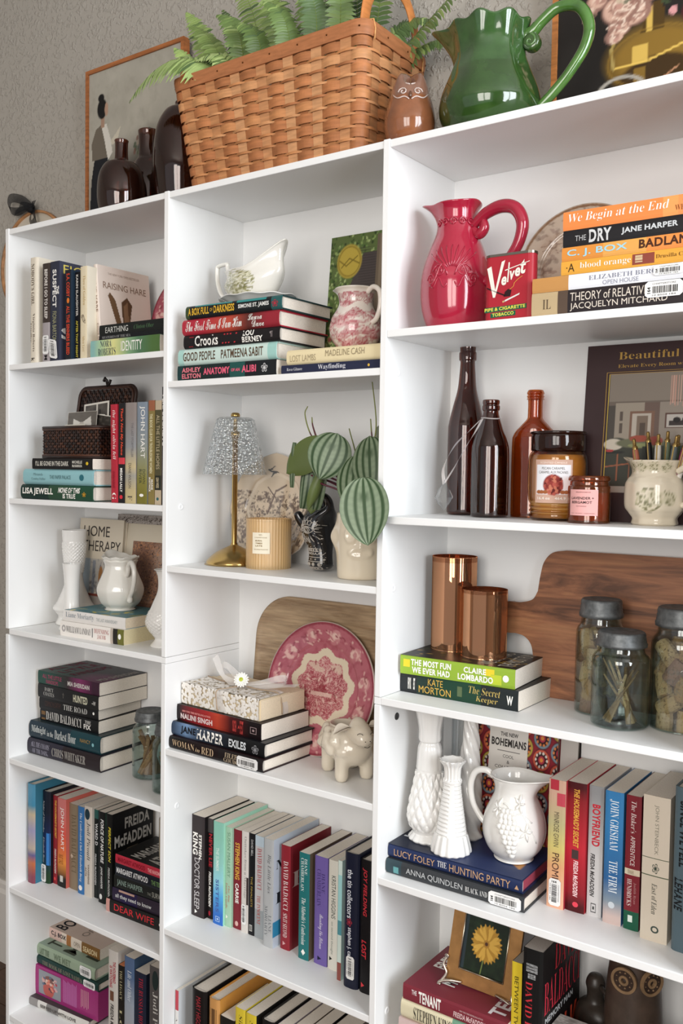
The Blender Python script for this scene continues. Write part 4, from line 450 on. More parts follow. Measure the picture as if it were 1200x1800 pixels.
{'k': 'h', 'P': [1.0196, 0.0294, 0.7002], 'L': 0.2383, 'W': 0.14, 'T': 0.023, 'yaw': 0.0254, 'c': '222f55', 'lab': 'navy hardcover with copper capitals, vases stand on it', 'g': 'books under the milk glass vases', 'h': 1, 'p': 'a04858', 'f': '1f2a4a', 'art': 'party', 't': [('LUCY FOLEY', '', 'c09a78', 0.05, 0.37, 0.25, 0.72), ('THE', 'R', 'e0e0e0', 0.39, 0.46, 0.35, 0.75), ('HUNTING PARTY', '', 'c09a78', 0.48, 0.92, 0.22, 0.75), ('▲', '', 'c09a78', 0.95, 0.98, 0.3, 0.6)]},
{'k': 's', 'P': [1.28, 0.0763, 0.6757], 'L': 0.1991, 'W': 0.1327, 'T': 0.0273, 'c': 'c0a878', 'lab': 'peach and olive paperback with flowers and a barcode sticker', 'g': 'row of books standing on the lower right shelf', 'f': 'c03040', 'b': [(0, 0.22, 'c9a08a'), (0.22, 0.45, 'b9b080'), (0.45, 0.6, 'd0c070'), (0.6, 0.75, 'd9a070'), (0.75, 1, 'dfa98a')], 't': [('MINROSE GWIN', '', '5a5040', 0.25, 0.52, 0.35, 0.65), ('PROMISE', '', '4a2a28', 0.57, 0.84, 0.3, 0.7)], 'st': [(0.77, 0.98, 0.15, 0.85, 0)], 'bb': [(0, 0.08, 0.1, 0.6, 'b02a3a'), (0.1, 0.2, 0.5, 0.98, 'c04050')], 'gr': 1},
{'k': 's', 'P': [1.3076, 0.0825, 0.6757], 'L': 0.1993, 'W': 0.1265, 'T': 0.0301, 'c': 'b81c2c', 'lab': 'bright red paperback with yellow title in capitals', 'g': 'row of books standing on the lower right shelf', 'b': [(0, 0.08, '4a1418'), (0.08, 0.2, '8a1820'), (0.2, 0.8, 'c01c2e'), (0.8, 0.9, '8a1420'), (0.9, 1, '4a1014')], 't': [("THE HOUSEMAID'S SECRET", 'O', 'e0a848', 0.05, 0.5, 0.35, 0.65), ('FREIDA McFADDEN', 'O', 'f0d0d0', 0.6, 0.88, 0.4, 0.65), ('●', 'N', 'e04858', 0.92, 0.96, 0.4, 0.7)], 'bb': [(0.52, 0.59, 0.3, 0.65, '4a3a38')], 'gr': 1},
{'k': 's', 'P': [1.34, 0.0867, 0.6757], 'L': 0.1989, 'W': 0.1223, 'T': 0.0226, 'c': 'b9b6b6', 'lab': 'silver grey paperback with bold red title', 'g': 'row of books standing on the lower right shelf', 'b': [(0, 0.12, '8f8f90'), (0.12, 1, 'c9c6c5')], 't': [('BOYFRIEND', 'N', 'c02c3a', 0.14, 0.46, 0.25, 0.8), ('FREIDA McFADDEN', 'O', '403c3c', 0.52, 0.85, 0.2, 0.5), ('▣', '', '404040', 0.9, 0.97, 0.3, 0.65)], 'gr': 1},
{'k': 's', 'P': [1.3676, 0.0793, 0.6757], 'L': 0.199, 'W': 0.1297, 'T': 0.0274, 'c': '2d74aa', 'lab': 'sky blue paperback with large white serif lettering', 'g': 'row of books standing on the lower right shelf', 'b': [(0, 0.55, '2f7ab2'), (0.55, 0.78, '2a5f94'), (0.78, 0.88, '7f8f9c'), (0.88, 1, 'c9b3ac')], 't': [('JOHN GRISHAM', 'R', 'e4eaee', 0.06, 0.44, 0.25, 0.75), ('THE FIRM', 'R', 'e4eaee', 0.52, 0.76, 0.3, 0.75), ('●', 'N', 'c9d0d6', 0.83, 0.88, 0.3, 0.65)], 'gr': 1},
{'k': 's', 'P': [1.3989, 0.0791, 0.6757], 'L': 0.1992, 'W': 0.1299, 'T': 0.0222, 'c': '7a1f2a', 'lab': 'burgundy paperback with cream band and dark green foot', 'g': 'row of books standing on the lower right shelf', 'f': '5a1a22', 'b': [(0, 0.545, '7a1f2a'), (0.545, 0.59, 'd5c9b0'), (0.59, 0.86, '7a1f2a'), (0.86, 1, '17573f')], 't': [("The Baker's", 'I', 'e0d0cc', 0.04, 0.28, 0.35, 0.7), ('APPRENTICE', '', 'e0d0cc', 0.3, 0.52, 0.35, 0.65), ('a novel', 'J', '8a7a60', 0.553, 0.583, 0.2, 0.8), ('HENDRICKS', 'R', 'e0d0cc', 0.62, 0.82, 0.2, 0.5), ('Judith Ryan', 'R', 'b08080', 0.64, 0.8, 0.6, 0.8), ('■', 'N', 'd9e5dd', 0.89, 0.94, 0.3, 0.6)]},
{'k': 's', 'P': [1.4278, 0.0656, 0.6757], 'L': 0.2101, 'W': 0.13, 'T': 0.038, 'c': 'd2c6b4', 'lab': 'wide cream paperback with two thin olive lines across its spine', 'g': 'row of books standing on the lower right shelf', 'b': [(0, 0.425, 'd6cab8'), (0.425, 0.43, '55604a'), (0.43, 0.545, 'd6cab8'), (0.545, 0.552, '55604a'), (0.552, 1, 'd2c6b4')], 't': [('JOHN STEINBECK', '', '8f8a7c', 0.06, 0.4, 0.42, 0.6), ('❀', 'N', '3f4a40', 0.46, 0.53, 0.4, 0.65), ('East of Eden', 'J', '57584f', 0.6, 0.81, 0.4, 0.6), ('O', 'N', '45504a', 0.89, 0.94, 0.4, 0.7)]},
{'k': 's', 'P': [1.473, 0.0582, 0.6757], 'L': 0.2328, 'W': 0.15, 'T': 0.0292, 'c': '53666f', 'lab': 'blue grey hardcover with black slanted capitals at the right edge', 'g': 'row of books standing on the lower right shelf', 'h': 1, 't': [('SINCE WE FELL', 'O', '171b1e', 0.08, 0.48, 0.28, 0.7), ('LEHANE', 'O', '171b1e', 0.55, 0.75, 0.1, 0.5)]},
{'k': 'h', 'P': [1.0519, 0.02, 0.3778], 'L': 0.1947, 'W': 0.15, 'T': 0.0655, 'yaw': 0.0, 'c': 'cdb5b0', 'lab': 'pale pink book, lowest of three', 'g': 'books under the flower picture'},
{'k': 'h', 'P': [1.0558, 0.02, 0.4436], 'L': 0.1908, 'W': 0.15, 'T': 0.0331, 'yaw': 0.0, 'c': 'd9cfae', 'lab': 'cream book with black serif author name, middle of three', 'g': 'books under the flower picture', 'h': 1, 'f': '1f5a50', 'b': [(0, 0.5, 'd9cfae'), (0.5, 0.75, '6f9a80'), (0.75, 1, '2f6a5a')], 't': [('STEPHEN KING', 'R', '1f1c1a', 0.13, 0.5, 0.2, 0.8)]},
{'k': 'h', 'P': [1.0594, 0.02, 0.477], 'L': 0.1872, 'W': 0.15, 'T': 0.0262, 'yaw': 0.0, 'c': '7d2a36', 'lab': 'dark red paperback with white block lettering, topmost of three', 'g': 'books under the flower picture', 'f': '7d2a38', 't': [('THE', 'N', 'e0d0d0', 0.09, 0.14, 0.5, 0.8), ('TENANT', 'N', 'f2efe8', 0.16, 0.38, 0.15, 0.85), ('FREIDA McFADDEN', 'O', 'd9b8b8', 0.5, 0.8, 0.15, 0.5), ('NEW YORK TIMES BESTSELLING AUTHOR', 'N', 'c09a9a', 0.56, 0.78, 0.6, 0.7)], 'ft': [('FREIDA', 'N', 'f2efe8', 0.5, 0.95, 0.8, 0.93), ('McFADDEN', 'N', 'f2efe8', 0.25, 0.95, 0.6, 0.76), ('TENANT', 'N', 'e0d8d8', 0.05, 0.98, 0.06, 0.2)]},
{'k': 's', 'P': [1.2472, 0.03, 0.3778], 'L': 0.2196, 'W': 0.14, 'T': 0.0163, 'c': 'dcc020', 'lab': 'yellow spined paperback with black capitals beside the flower picture', 'g': 'books standing right of the flower picture', 'p': 'a39c92', 'f': '1d1b19', 't': [('BETWEEN TWO STRANGERS', '', '3a3418', 0.1, 0.85, 0.3, 0.7)]},
{'k': 's', 'P': [1.2697, 0.02, 0.3778], 'L': 0.2531, 'W': 0.15, 'T': 0.0316, 'c': '161616', 'lab': 'black hardcover with red author name, red lettered cover facing right', 'g': 'books standing right of the flower picture', 'h': 0, 'f': '191515', 'p': 'a8a098', 't': [('DAVID BALDACCI', 'R', 'c03038', 0.2, 0.8, 0.15, 0.5), ('NEW YORK TIMES', 'N', 'a0a0a0', 0.09, 0.14, 0.15, 0.75), ('BESTSELLER', 'N', 'a0a0a0', 0.15, 0.18, 0.25, 0.65)], 'ft': [('DAVID', 'R', 'b02a36', 0.3, 0.95, 0.82, 0.98), ('BALDACCI', 'R', 'c03040', 0.05, 0.98, 0.6, 0.8), ('MEMORY MAN', 'N', 'b5b5b5', 0.08, 0.8, 0.54, 0.58), ('WALK', 'N', 'd04a30', 0.05, 0.95, 0.2, 0.48)]}
]
# ------------------------------------------------------------------ books
class _Top:
    def __getitem__(s, k):
        for B in BOOKS:
            if k in B['lab']: return B['P'][2]+B['T']+.0003
        raise KeyError(k)
BOOKTOP = _Top()
ART = {}
def sticker(par, fn, u0, u1, v0, v1, skew, asp, digits=None):
    """white price label with bars and digits; fn(u,v,h) spine mapping"""
    m = MB(); 
    def g(a, b, h=0.0004): return fn(u0+a*(u1-u0)+skew*(b-.5)*.2, v0+b*(v1-v0)+skew*(a-.5)*1.2, h)
    c = .08; ol = [(c, 0), (1-c, 0), (1, c*2), (1, 1-c*2), (1-c, 1), (c, 1), (0, 1-c*2), (0, c*2)]
    m.add([g(*p) for p in ol], [tuple(range(8))], 'e9e8e6'); m.add([g(p[0], p[1], 0) for p in ol]+[g(*p) for p in ol], [(i, (i+1) % 8, 8+(i+1) % 8, 8+i) for i in range(8)], 'd9d8d6')
    r = random.Random(int(u0*1000)+7); x = .2
    while x < .86:
        w_ = r.choice((.012, .02, .03)); m.quad([g(x, .25, .0006), g(x+w_, .25, .0006), g(x+w_, .68, .0006), g(x, .68, .0006)], '222222'); x += w_+r.choice((.012, .02))
    put(m, digits or '10 8504 184', '', '333333', lambda a, b: g(.2+a*.62, .08+b*.1, .0006))
    put(m, 'CHAPTERSTORE', '', '555555', lambda a, b: g(.2+a*.62, .78+b*.1, .0006))
    put(m, digits or '164', 'N', '222222', lambda a, b: g(.15-b*.09, .25+a*.4, .0006))
    m.build('price_sticker', 'matt_print', par)
def book(B):
    L, W, T = B['L'], B['W'], B['T']; hard = B.get('h', 0); c = B['c']; fr = B.get('f', c); bk = B.get('k2', fr)
    pg = B.get('p', 'e6ddd0'); th = .0024 if hard else .0007; th = min(th, T*.2)
    bul = min(.006, T*.17) if hard else min(.0012, T*.05); e = .003 if hard else .0003
    root = thing('hardcover_book' if hard else 'paperback_book', B['lab'], 'book', group=B.get('g'))
    P = Vector(B['P'])
    if B['k'] == 's':
        Mx = Matrix.Translation(P) @ Matrix.Rotation(-B.get('lean', 0), 4, 'Y') @ Matrix.Translation((0, 0, L)) @ Matrix.Rotation(PI/2, 4, 'Y')
    else:
        Mx = Matrix.Translation(P) @ Matrix.Rotation(B.get('yaw', 0), 4, 'Z')
    root.matrix_world = Mx
    yz = lambda z: bul*(2*z/T-1)**4
    ns = 12 if hard else 6
    zz = [T*i/ns for i in range(ns+1)]
    bands = B.get('b') or [(0, 1, c)]
    m = MB()
    if B.get('gr'):
        ce = [((a+b)/2, lin(cc)) for a, b, cc in bands]; ce = [(0, ce[0][1])]+ce+[(1, ce[-1][1])]
        for (a, ca), (b, cb) in zip(ce, ce[1:]):
            m.add([(x*L, yz(z), z) for x in (a, b) for z in zz], [(i, ns+1+i, ns+2+i, i+1) for i in range(ns)], [ca]*(ns+1)+[cb]*(ns+1))
    for (a, b, cc) in ([] if B.get('gr') else bands):      # spine strip by strip: print colours only
        m.add([(x*L, yz(z), z) for x in (a, b) for z in zz], [(i, ns+1+i, ns+2+i, i+1) for i in range(ns)], cc)
    for (z0, z1, cc, s) in ((0, th, bk, -1), (T-th, T, fr, 1)):       # boards
        y0 = yz(0)
        m.box((0, y0, z0), (L, W, z1), cc)
    m.add([(x, yz(z) + th, z) for x in (0, L) for z in zz], [(i, i+1, ns+2+i, ns+1+i) for i in range(ns)], c)
    for x in (0, L): 
        m.add([(x, yz(z), z) for z in zz]+[(x, yz(z)+th, z) for z in zz], [(i, i+1, ns+2+i, ns+1+i) if x else (i, ns+1+i, ns+2+i, i+1) for i in range(ns)], bands[0][2] if x == 0 else bands[-1][2])
    for (u0, u1, v0, v1, cc) in B.get('bb', []):
        n_ = 3; m.add([(L*u, yz(T*v)-.00015, T*v) for u in (u0, u1) for v in [v0+(v1-v0)*i/n_ for i in range(n_+1)]], [(i, n_+1+i, n_+2+i, i+1) for i in range(n_)], cc)
    def cov(a, b, h=.0002): return ((1-b)*L, a*W, T+h)
    if B['k'] == 's' or 'ft' in B:
        for (a0, a1, b0, b1, cc) in B.get('fb', []): m.quad([cov(a0, b0), cov(a1, b0), cov(a1, b1), cov(a0, b1)][::-1], cc)
    m.build('cover', 'cover', root)
    p = MB(); p.box((e, th+bul*.6, th), (L-e, W-e*1.2, T-th), pg)
    if hard: p.box((.002, th+bul, th), (L-.002, th+bul+.003, T-th), 'c9c2b8')
    p.build('pages', 'paper', root)
    t = MB()
    for (s, st, cc, u0, u1, v0, v1) in B.get('t', []):
        if len(s) > 30 and False: continue
        put(t, s, st, cc, lambda a, b: (L*(u0+(u1-u0)*a), yz(T*(v0+(v1-v0)*b))-(.0007 if hard else .0003), T*(v0+(v1-v0)*b)))
    for (s, st, cc, a0, a1, b0, b1) in B.get('ft', []):
        put(t, s, st, cc, lambda a, b: cov(a0+(a1-a0)*a, b0+(b1-b0)*b, .0004))
    if t.v: t.build('lettering', 'matt_print', root)['kind'] = 'stuff'
    for (u0, u1, v0, v1, sk) in B.get('st', []):
        sticker(root, lambda u, v, h: (L*u, -.0009-h, T*v), u0, u1, v0, v1, sk, 1)
    if 'art' in B: ART[B['art']](root, L, W, T)
    if 'art2' in B: ART[B['art2']](root, L, W, T)
    return root
def coverart(root, cv, T, L, W, a0=0, a1=1, b0=0, b1=1, h=.0003, name='cover_picture'):
    m = MB(); m.canvas(lambda U, V: ((1-(b0+(b1-b0)*V))*L, (a0+(a1-a0)*U)*W, T+h+0*U), cv.a, flip=True)
    return m.build(name, 'cover', root)
def a_hare(root, L, W, T):
    c = Cv(80, 110, 'e4d5c9'); c.ell(.42, .2, .22, .22, '7d6249'); c.ell(.42, .36, .13, .13, '8a6d50'); c.poly([(.34, .42), (.16, .93), (.2, .98), (.3, .88), (.43, .46)], '6d5136'); c.poly([(.44, .44), (.42, .86), (.54, .95), (.64, .84), (.58, .56), (.5, .4)], '5f452e')
    c.poly([(.47, .48), (.46, .8), (.55, .88), (.56, .58)], '8a6a4c'); c.ell(.35, .3, .025, .025, '1c1410'); c.put((c.noise(20, 3)-.45)*3*((np.hypot((c.U-.42)/.2, (c.V-.26)/.2) < 1)), '4a3525', .5)
    for k in range(7): c.rect(.66, .36+k*.04, .92, .372+k*.04, 'b5a294')
    coverart(root, c, T, L, W, .03, .97, .02, .74)
def a_leaves(root, L, W, T):
    c = Cv(90, 60, '4f7f88'); r = random.Random(2)
    for k in range(26): c.ell(r.random(), r.random(), .07, .025, r.choice(['c9b84a', 'b7a83f', '8fb3b0', '3f6a72']), r.random()*3)
    for k in range(14): c.line([(r.random(), r.random()), (r.random(), r.random())], .006, '9fb8b5', .6)
    coverart(root, c, T, L, W)
def a_leaves2(root, L, W, T):
    c = Cv(90, 60, '1c1a16'); r = random.Random(5)
    for k in range(40): c.ell(r.random()*.5+.1, r.random(), .03, .012, r.choice(['c9a03f', '8a7a2c', '4f5a20', 'b58a30']), r.random()*3)
    coverart(root, c, T, L, W)
    m = MB()
    put(m, 'THE MOST FUN', '', 'c9c0b0', lambda a, b: ((.8-.12*b)*L*1.0+.0, .1*W, T+.0006) if 0 else (L*(.95-.12*b), W*(.08+.86*a), T+.0006))
    put(m, 'WE EVER HAD', '', 'c9c0b0', lambda a, b: (L*(.78-.12*b), W*(.08+.86*a), T+.0006)); m.build('cover_lettering', 'matt_print', root)
def a_raindrops(root, L, W, T):
    c = Cv(90, 70, '201c1e'); c.ell(.15, .9, .35, .5, '1f4a3e', 0, .9, .8); c.ell(.2, .1, .3, .3, '7a2a5c', 0, .7, .8); c.put(c.noise(12, 4)-.35, '141213', .6); coverart(root, c, T, L, W)
    m = MB()
    for s, b0 in (('ALL THE', .86), ('LITTLE', .66), ('RAINDROPS', .46)): put(m, s, '', '7d2840', lambda a, b: (L*(1-b0-.12*b), W*(.12+.76*a), T+.0006))
    put(m, 'MIA SHERIDAN', 'N', 'a8a29c', lambda a, b: (L*(.96-.1*b), W*(.1+.8*a), T+.0006)); m.build('cover_lettering', 'matt_print', root)
def a_party(root, L, W, T):
    c = Cv(100, 60, '26345c'); c.ell(.5, .9, .7, .35, '151820', 0, .8, .5); r = random.Random(9)
    x, y = .3, .1
    for k in range(9):
        c.line([(.25, .08), (.35+.06*k, .15+.05*math.sin(k*2)), (.4+.07*k, .1+.03*k)], .012, 'b8803f')
    for k in range(18): x = r.random()*.8+.1; c.line([(x, .55+r.random()*.4), (x+.03, .55+r.random()*.3)], .006, 'c9ccd0', .7)
    coverart(root, c, T, L, W)
    m = MB()
    for s, b0 in (('LUCY', .8), ('FOLEY', .55)): put(m, s, 'N', 'd5d8dc', lambda a, b: (L*(1-b0-.18*b), W*(.3+.6*a), T+.0006))
    m.build('cover_lettering', 'matt_print', root)
def a_portrait(root, L, W, T):
    c = Cv(60, 70, '8d9096'); r = random.Random(3); c.ell(.45, .3, .25, .35, 'b5544a'); c.ell(.3, .62, .16, .16, 'c9a79a'); c.ell(.5, .68, .25, .18, '7a5048')
    for k in range(26): c.ell(.2+r.random()*.6, .15+r.random()*.7, .06, .05, r.choice(['c9a0a0', 'a83a4a', 'd8b8a8', '5a6a80', 'd9806a', '3a3440']), r.random()*3)
    m = MB(); m.canvas(lambda U, V: (L*(.06+.36*U), -.0004+0*U, T*(.1+.8*V)), c.a)
    for k in range(13):
        x = .46+.017*k
        m.quad([(L*x, -.0004, T*.15), (L*(x+.009), -.0004, T*.15), (L*(x+.009), -.0004, T*(.9-.02*(k % 4))), (L*x, -.0004, T*(.9-.02*(k % 4)))], 'c26fae')
    for k in range(6):
        x = .74+.022*k
        m.quad([(L*x, -.0004, T*(.25+.05*(k % 2))), (L*(x+.01), -.0004, T*(.25+.05*(k % 2))), (L*(x+.01), -.0004, T*.85), (L*x, -.0004, T*.85)], 'c98a9a')
    m.build('side_print', 'cover', root)
    m = MB(); m.box((L, .0005, .0005), (L+.0006, W-.001, T-.0005), '9c2a70'); m.build('end_panel', 'cover', root)
ART.update(hare=a_hare, leaves=a_leaves, leaves2=a_leaves2, raindrops=a_raindrops, party=a_party, portrait=a_portrait)
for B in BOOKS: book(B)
# ------------------------------------------------------------------ shared shapes
def smooth(pts, n=6):
    """Catmull-Rom through control points"""
    P = [np.array(p, float) for p in pts]; P = [2*P[0]-P[1]] + P + [2*P[-1]-P[-2]]; out = []
    for i in range(1, len(P)-2):
        for k in range(n):
            t = k/n; a, b, c, d = P[i-1:i+3]
            out.append(tuple(.5*((2*b)+(-a+c)*t+(2*a-5*b+4*c-d)*t*t+(-a+3*b-3*c+d)*t**3)))
    out.append(tuple(P[-2])); return out
def samp(cv):
    a = cv.a; h, w = a.shape[:2]
    return lambda u, v: tuple(a[min(h-1, max(0, int(v*h))), int((u % 1.0)*w) % w])
def face(x, y, off=0): return math.atan2(-1.2485-y, 1.8344-x) + off
def shell(prof, wall=.003, rimr=.0016):
    """outer control profile (r,z) bottom to top -> closed outer+lip+inner profile"""
    o = smooth(prof, 8); t = o[-1]; inn = [(max(r-wall, .0006), z) for r, z in o[::-1] if z > prof[0][1]+wall*1.2]
    lip = [(t[0]-wall*.25, t[1]+rimr*.8), (t[0]-wall*.75, t[1]+rimr*.8)]
    foot = [(0.0005, prof[0][1]+.0015), (prof[0][0]*.8, prof[0][1]+.0015), (prof[0][0]*.86, prof[0][1])]
    return foot + o + lip + inn + [(.0006, prof[0][1]+wall*1.2)]
def spoutmod(ang=PI, w=.55, amt=0, lift=0, z0=0, z1=1, flute=(0, 0), back=(0, 0), sq=1.0, power=1.6, rim=(0, 0), rz=None):
    def f(a, r, z, k):
        d = (a-ang+PI) % (2*PI)-PI; h = min(1, max(0, (z-z0)/(z1-z0)))**power; g = math.exp(-(d/w)**2)
        rr = r*(1+amt*g*h) + (flute[1]*math.cos(flute[0]*a)*min(1, r/.02) if flute[0] else 0)
        d2 = (a-ang) % (2*PI)-PI; g2 = math.exp(-(d2/.6)**2)
        zz = z + lift*g*h + back[0]*g2*h + (rim[1]*math.cos(rim[0]*a)*h**6 if rim[0] else 0)
        return (rr*math.cos(a), rr*math.sin(a)*sq, zz)
    return f
def toile(cv, ink, dens=.5, seed=0, fl=6, ft='b06a78', strokes=120, fs=.05, asp=1, al=.9):
    """transfer-print: mottled ink, blossoms, twigs"""
    r = random.Random(seed); n = cv.noise(14, seed); n2 = cv.noise(34, seed+1)
    cv.put((n-(1-dens))*9, ink, al*.55); cv.put((n2-.56)*14*(n > .42), ink, al*.7)
    for k in range(strokes):
        x, y, a, l = r.random(), r.random(), r.random()*PI, .02+.03*r.random(); cv.line([(x, y), (x+math.cos(a)*l, y+math.sin(a)*l*asp)], .004, ink, al*.8)
    for k in range(fl):
        cv.flower(r.random(), r.random(), fs*(.7+.6*r.random()), ft, ink, 7, seed+k, .95, asp)
    return cv
# ------------------------------------------------------------------ wicker splint basket with ferns
BK = thing('splint_basket', 'large woven wood splint basket on top of the bookcase, holding ferns', 'basket', (0, 0, Z0))
rb = random.Random(11)
def bpt(s, z, off):
    """point of the basket wall: s 0..1 round the perimeter, z height, off outward"""
    t = z/.19; x0, x1 = .562-.040*t, .953+.010*t; y0, y1 = .014-.008*t, .188+.013*t; r = .022
    w, d = x1-x0-2*r, y1-y0-2*r; per = 2*w+2*d+2*PI*r; q = (s % 1)*per
    segs = [(w, 0), (PI*r/2, 1), (d, 2), (PI*r/2, 3), (w, 4), (PI*r/2, 5), (d, 6), (PI*r/2, 7)]
    for L, k in segs:
        if q <= L: break
        q -= L
    cx0, cx1, cy0, cy1 = x0+r, x1-r, y0+r, y1-r
    if k == 0: return (cx0+q, y0-off, z)
    if k == 2: return (x1+off, cy0+q, z)
    if k == 4: return (cx1-q, y1+off, z)
    if k == 6: return (x0-off, cy1-q, z)
    a = {1: -PI/2, 3: 0, 5: PI/2, 7: PI}[k] + q/r; cx = cx1 if k in (1, 3) else cx0; cy = cy0 if k in (1, 7) else cy1
    return (cx+math.cos(a)*(r+off), cy+math.sin(a)*(r+off), z)
NST = 40
def woodc(): return rb.choice(['b5764a', 'ad6f45', 'be8253', 'a56a42', 'b87c4e', 'c68e60'])
for i in range(NST):
    s = (i+.35)/NST; vis = i % 2 == 0; hw = .0105 if vis else .009
    m = MB(); c = woodc() if not vis else rb.choice(['c28a5e', 'ba8256', 'c99468'])
    per = 1.16; m.grid(lambda u, v: bpt(s+(u-.5)*2*hw/per, .002+.188*v, .0004+.0016*(1-abs(2*v-1)**8)*(0) + (.0006 if vis else 0)), 2, 6, c)
    m.grid(lambda u, v: bpt(s+(u-.5)*2*hw/per, .002+.188*v, -.0009), 2, 6, c, flip=True)
    m.build('stake', 'splint', BK, True)
def weaver(z0, h, sg, nm):
    m = MB(); c = woodc(); n = NST*6; amp = .0028; ph = .35/NST
    f = lambda o: (lambda u, v: bpt(u, z0+h*v, .0012 - sg*amp*math.cos(PI*((u-ph)*NST)) + o + .0004*(1-abs(2*v-1)**2)))
    m.grid(f(.0005), n, 3, c, wrapu=True); m.grid(f(-.0006), n, 1, c, wrapu=True, flip=True)
    m.build(nm, 'splint', BK, True)
for k in range(9):
    weaver(.002+.0205*k, .0150, 1, 'weaver')
    if k < 8: weaver(.0176+.0205*k, .0042, -1, 'narrow_weaver')
m = MB(); c = 'ad7048'
m.grid(lambda u, v: bpt(u, .183+.024*v, .0042+.0012*(1-(2*v-1)**4)), 160, 4, c, wrapu=True)
m.grid(lambda u, v: bpt(u, .183+.024*v, -.0025), 160, 2, c, wrapu=True, flip=True)
m.grid(lambda u, v: bpt(u, .207, -.0025+.0068*v), 160, 1, c, wrapu=True); m.grid(lambda u, v: bpt(u, .183, .0042-.0067*v), 160, 1, c, wrapu=True)
RM = m.build('rim_band', 'splint', BK, True)
m = MB()
for i in range(20):
    p = bpt((i+.6)/20, .195, .0056); m.lathe([(0, .0012), (.0012, .0009), (.0017, 0)], 8, '5a3318', (0, 0, 0)); q = m.v[-24:]
    s_ = bpt((i+.6)/20, .195, .0156); d = Vector(s_)-Vector(p); R = d.to_track_quat('Z', 'Y').to_matrix()
    m.v[-24:] = [tuple(R @ Vector(v)+Vector(p)) for v in q]
t_ = m.build('tacks', 'metal', RM, True); t_['kind'] = 'stuff'
m = MB(); m.box((.57, .022, .001), (.95, .185, .004), 'a0602f'); m.build('bottom', 'splint', BK)
def hoop_handle(pts, w):
    m = MB(); P = smooth(pts, 8); n = len(P)
    def f(u, v):
        k = min(n-1, int(round(v*(n-1)))); p = P[k]; a = P[max(0, k-1)]; b = P[min(n-1, k+1)]; t = Vector(b)-Vector(a); t.normalize()
        nx = Vector((1, 0, 0)); s = t.cross(nx).normalized()
        ang = 2*PI*u; return tuple(Vector(p)+nx*math.cos(ang)*.0035+s*0+ (s*math.sin(ang))*w)
    m.grid(f, 16, n-1, 'c07a42', wrapu=True, flip=True); return m
hoop_handle([(.945, .02, .16), (.949, .022, .2), (.953, .03, .25), (.956, .062, .287), (.958, .10, .297), (.958, .142, .283), (.956, .172, .24), (.953, .178, .2), (.952, .18, .17)], .012).build('handle', 'splint', BK, True)
hoop_handle([(.572, .02, .15), (.572, .024, .17), (.580, .04, .182), (.586, .10, .188), (.582, .16, .182), (.574, .178, .17), (.572, .18, .15)], .0085).build('handle', 'splint', BK, True)
for y in (.026, .177):
    m = MB(); m.tube([(.9685, y, .178), (.9697, y, .196), (.966, y, .211), (.954, y, .213), (.946, y, .198)], .0013, 8, 'd9a066'); m.build('lashing', 'splint', BK, True)
# ferns
FN = thing('fern_plant', 'green fern fronds filling the splint basket and spilling over its left end', 'plant', (.74, .1, Z0+.11))
rf = random.Random(5)
m = MB(); m.box((-.15, -.07, -.1), (.17, .07, -.02), '3a2b1e'); m.build('soil', 'fabric', FN)
GR = ['5f7540', '566b38', '6b7f45', '7d9153', '4b6138', '8a9d62']
def frond(base, mid, tip, n, wl, col, twist=0):
    b, c_, t = Vector(base), Vector(mid), Vector(tip); m = MB(); P = [b*(1-s)**2+c_*2*s*(1-s)+t*s*s for s in [i/30 for i in range(31)]]
    m.tube([tuple(p) for p in P], [.0014*(1-i/34) for i in range(31)], 5, '6a7a3a')
    for i in range(n):
        s = .1+.9*i/n; k = s*30; i0 = min(29, int(k)); f = k-i0; p = P[i0]*(1-f)+P[i0+1]*f; tg = (P[i0+1]-P[i0]).normalized()
        sd = tg.cross(Vector((.30+.25*math.sin(twist*9), -.62, .72-twist*.45))).normalized(); up = sd.cross(tg).normalized()
        L = wl*math.sin(PI*min(1, (.16+.84*s)))**.7*(1-.25*s)*(.9+.2*rf.random()); W = .0034*(1-.5*s)+.0008
        cc = lin(rf.choice([col, col, rf.choice(GR)])); g = .95+.35*rf.random(); cc = tuple(min(1, x*g) for x in cc)
        for sg in (-1, 1):
            d = (sd*sg + tg*.45).normalized(); dr = .25+.35*rf.random()
            pts = []
            for q in (0, .33, .7, 1):
                w = W*(1-.15*q) if q < 1 else .0004; ct = p+d*L*q-Vector((0, 0, 1))*L*dr*q*q; pts += [tuple(ct-tg*w), tuple(ct+up*.0008*(1-q)), tuple(ct+tg*w)]
            m.add(pts, [(3*a+b_, 3*a+b_+1, 3*a+b_+4, 3*a+b_+3) for a in range(3) for b_ in range(2)], [cc]*12)
    m.build('frond', 'leaf', FN)
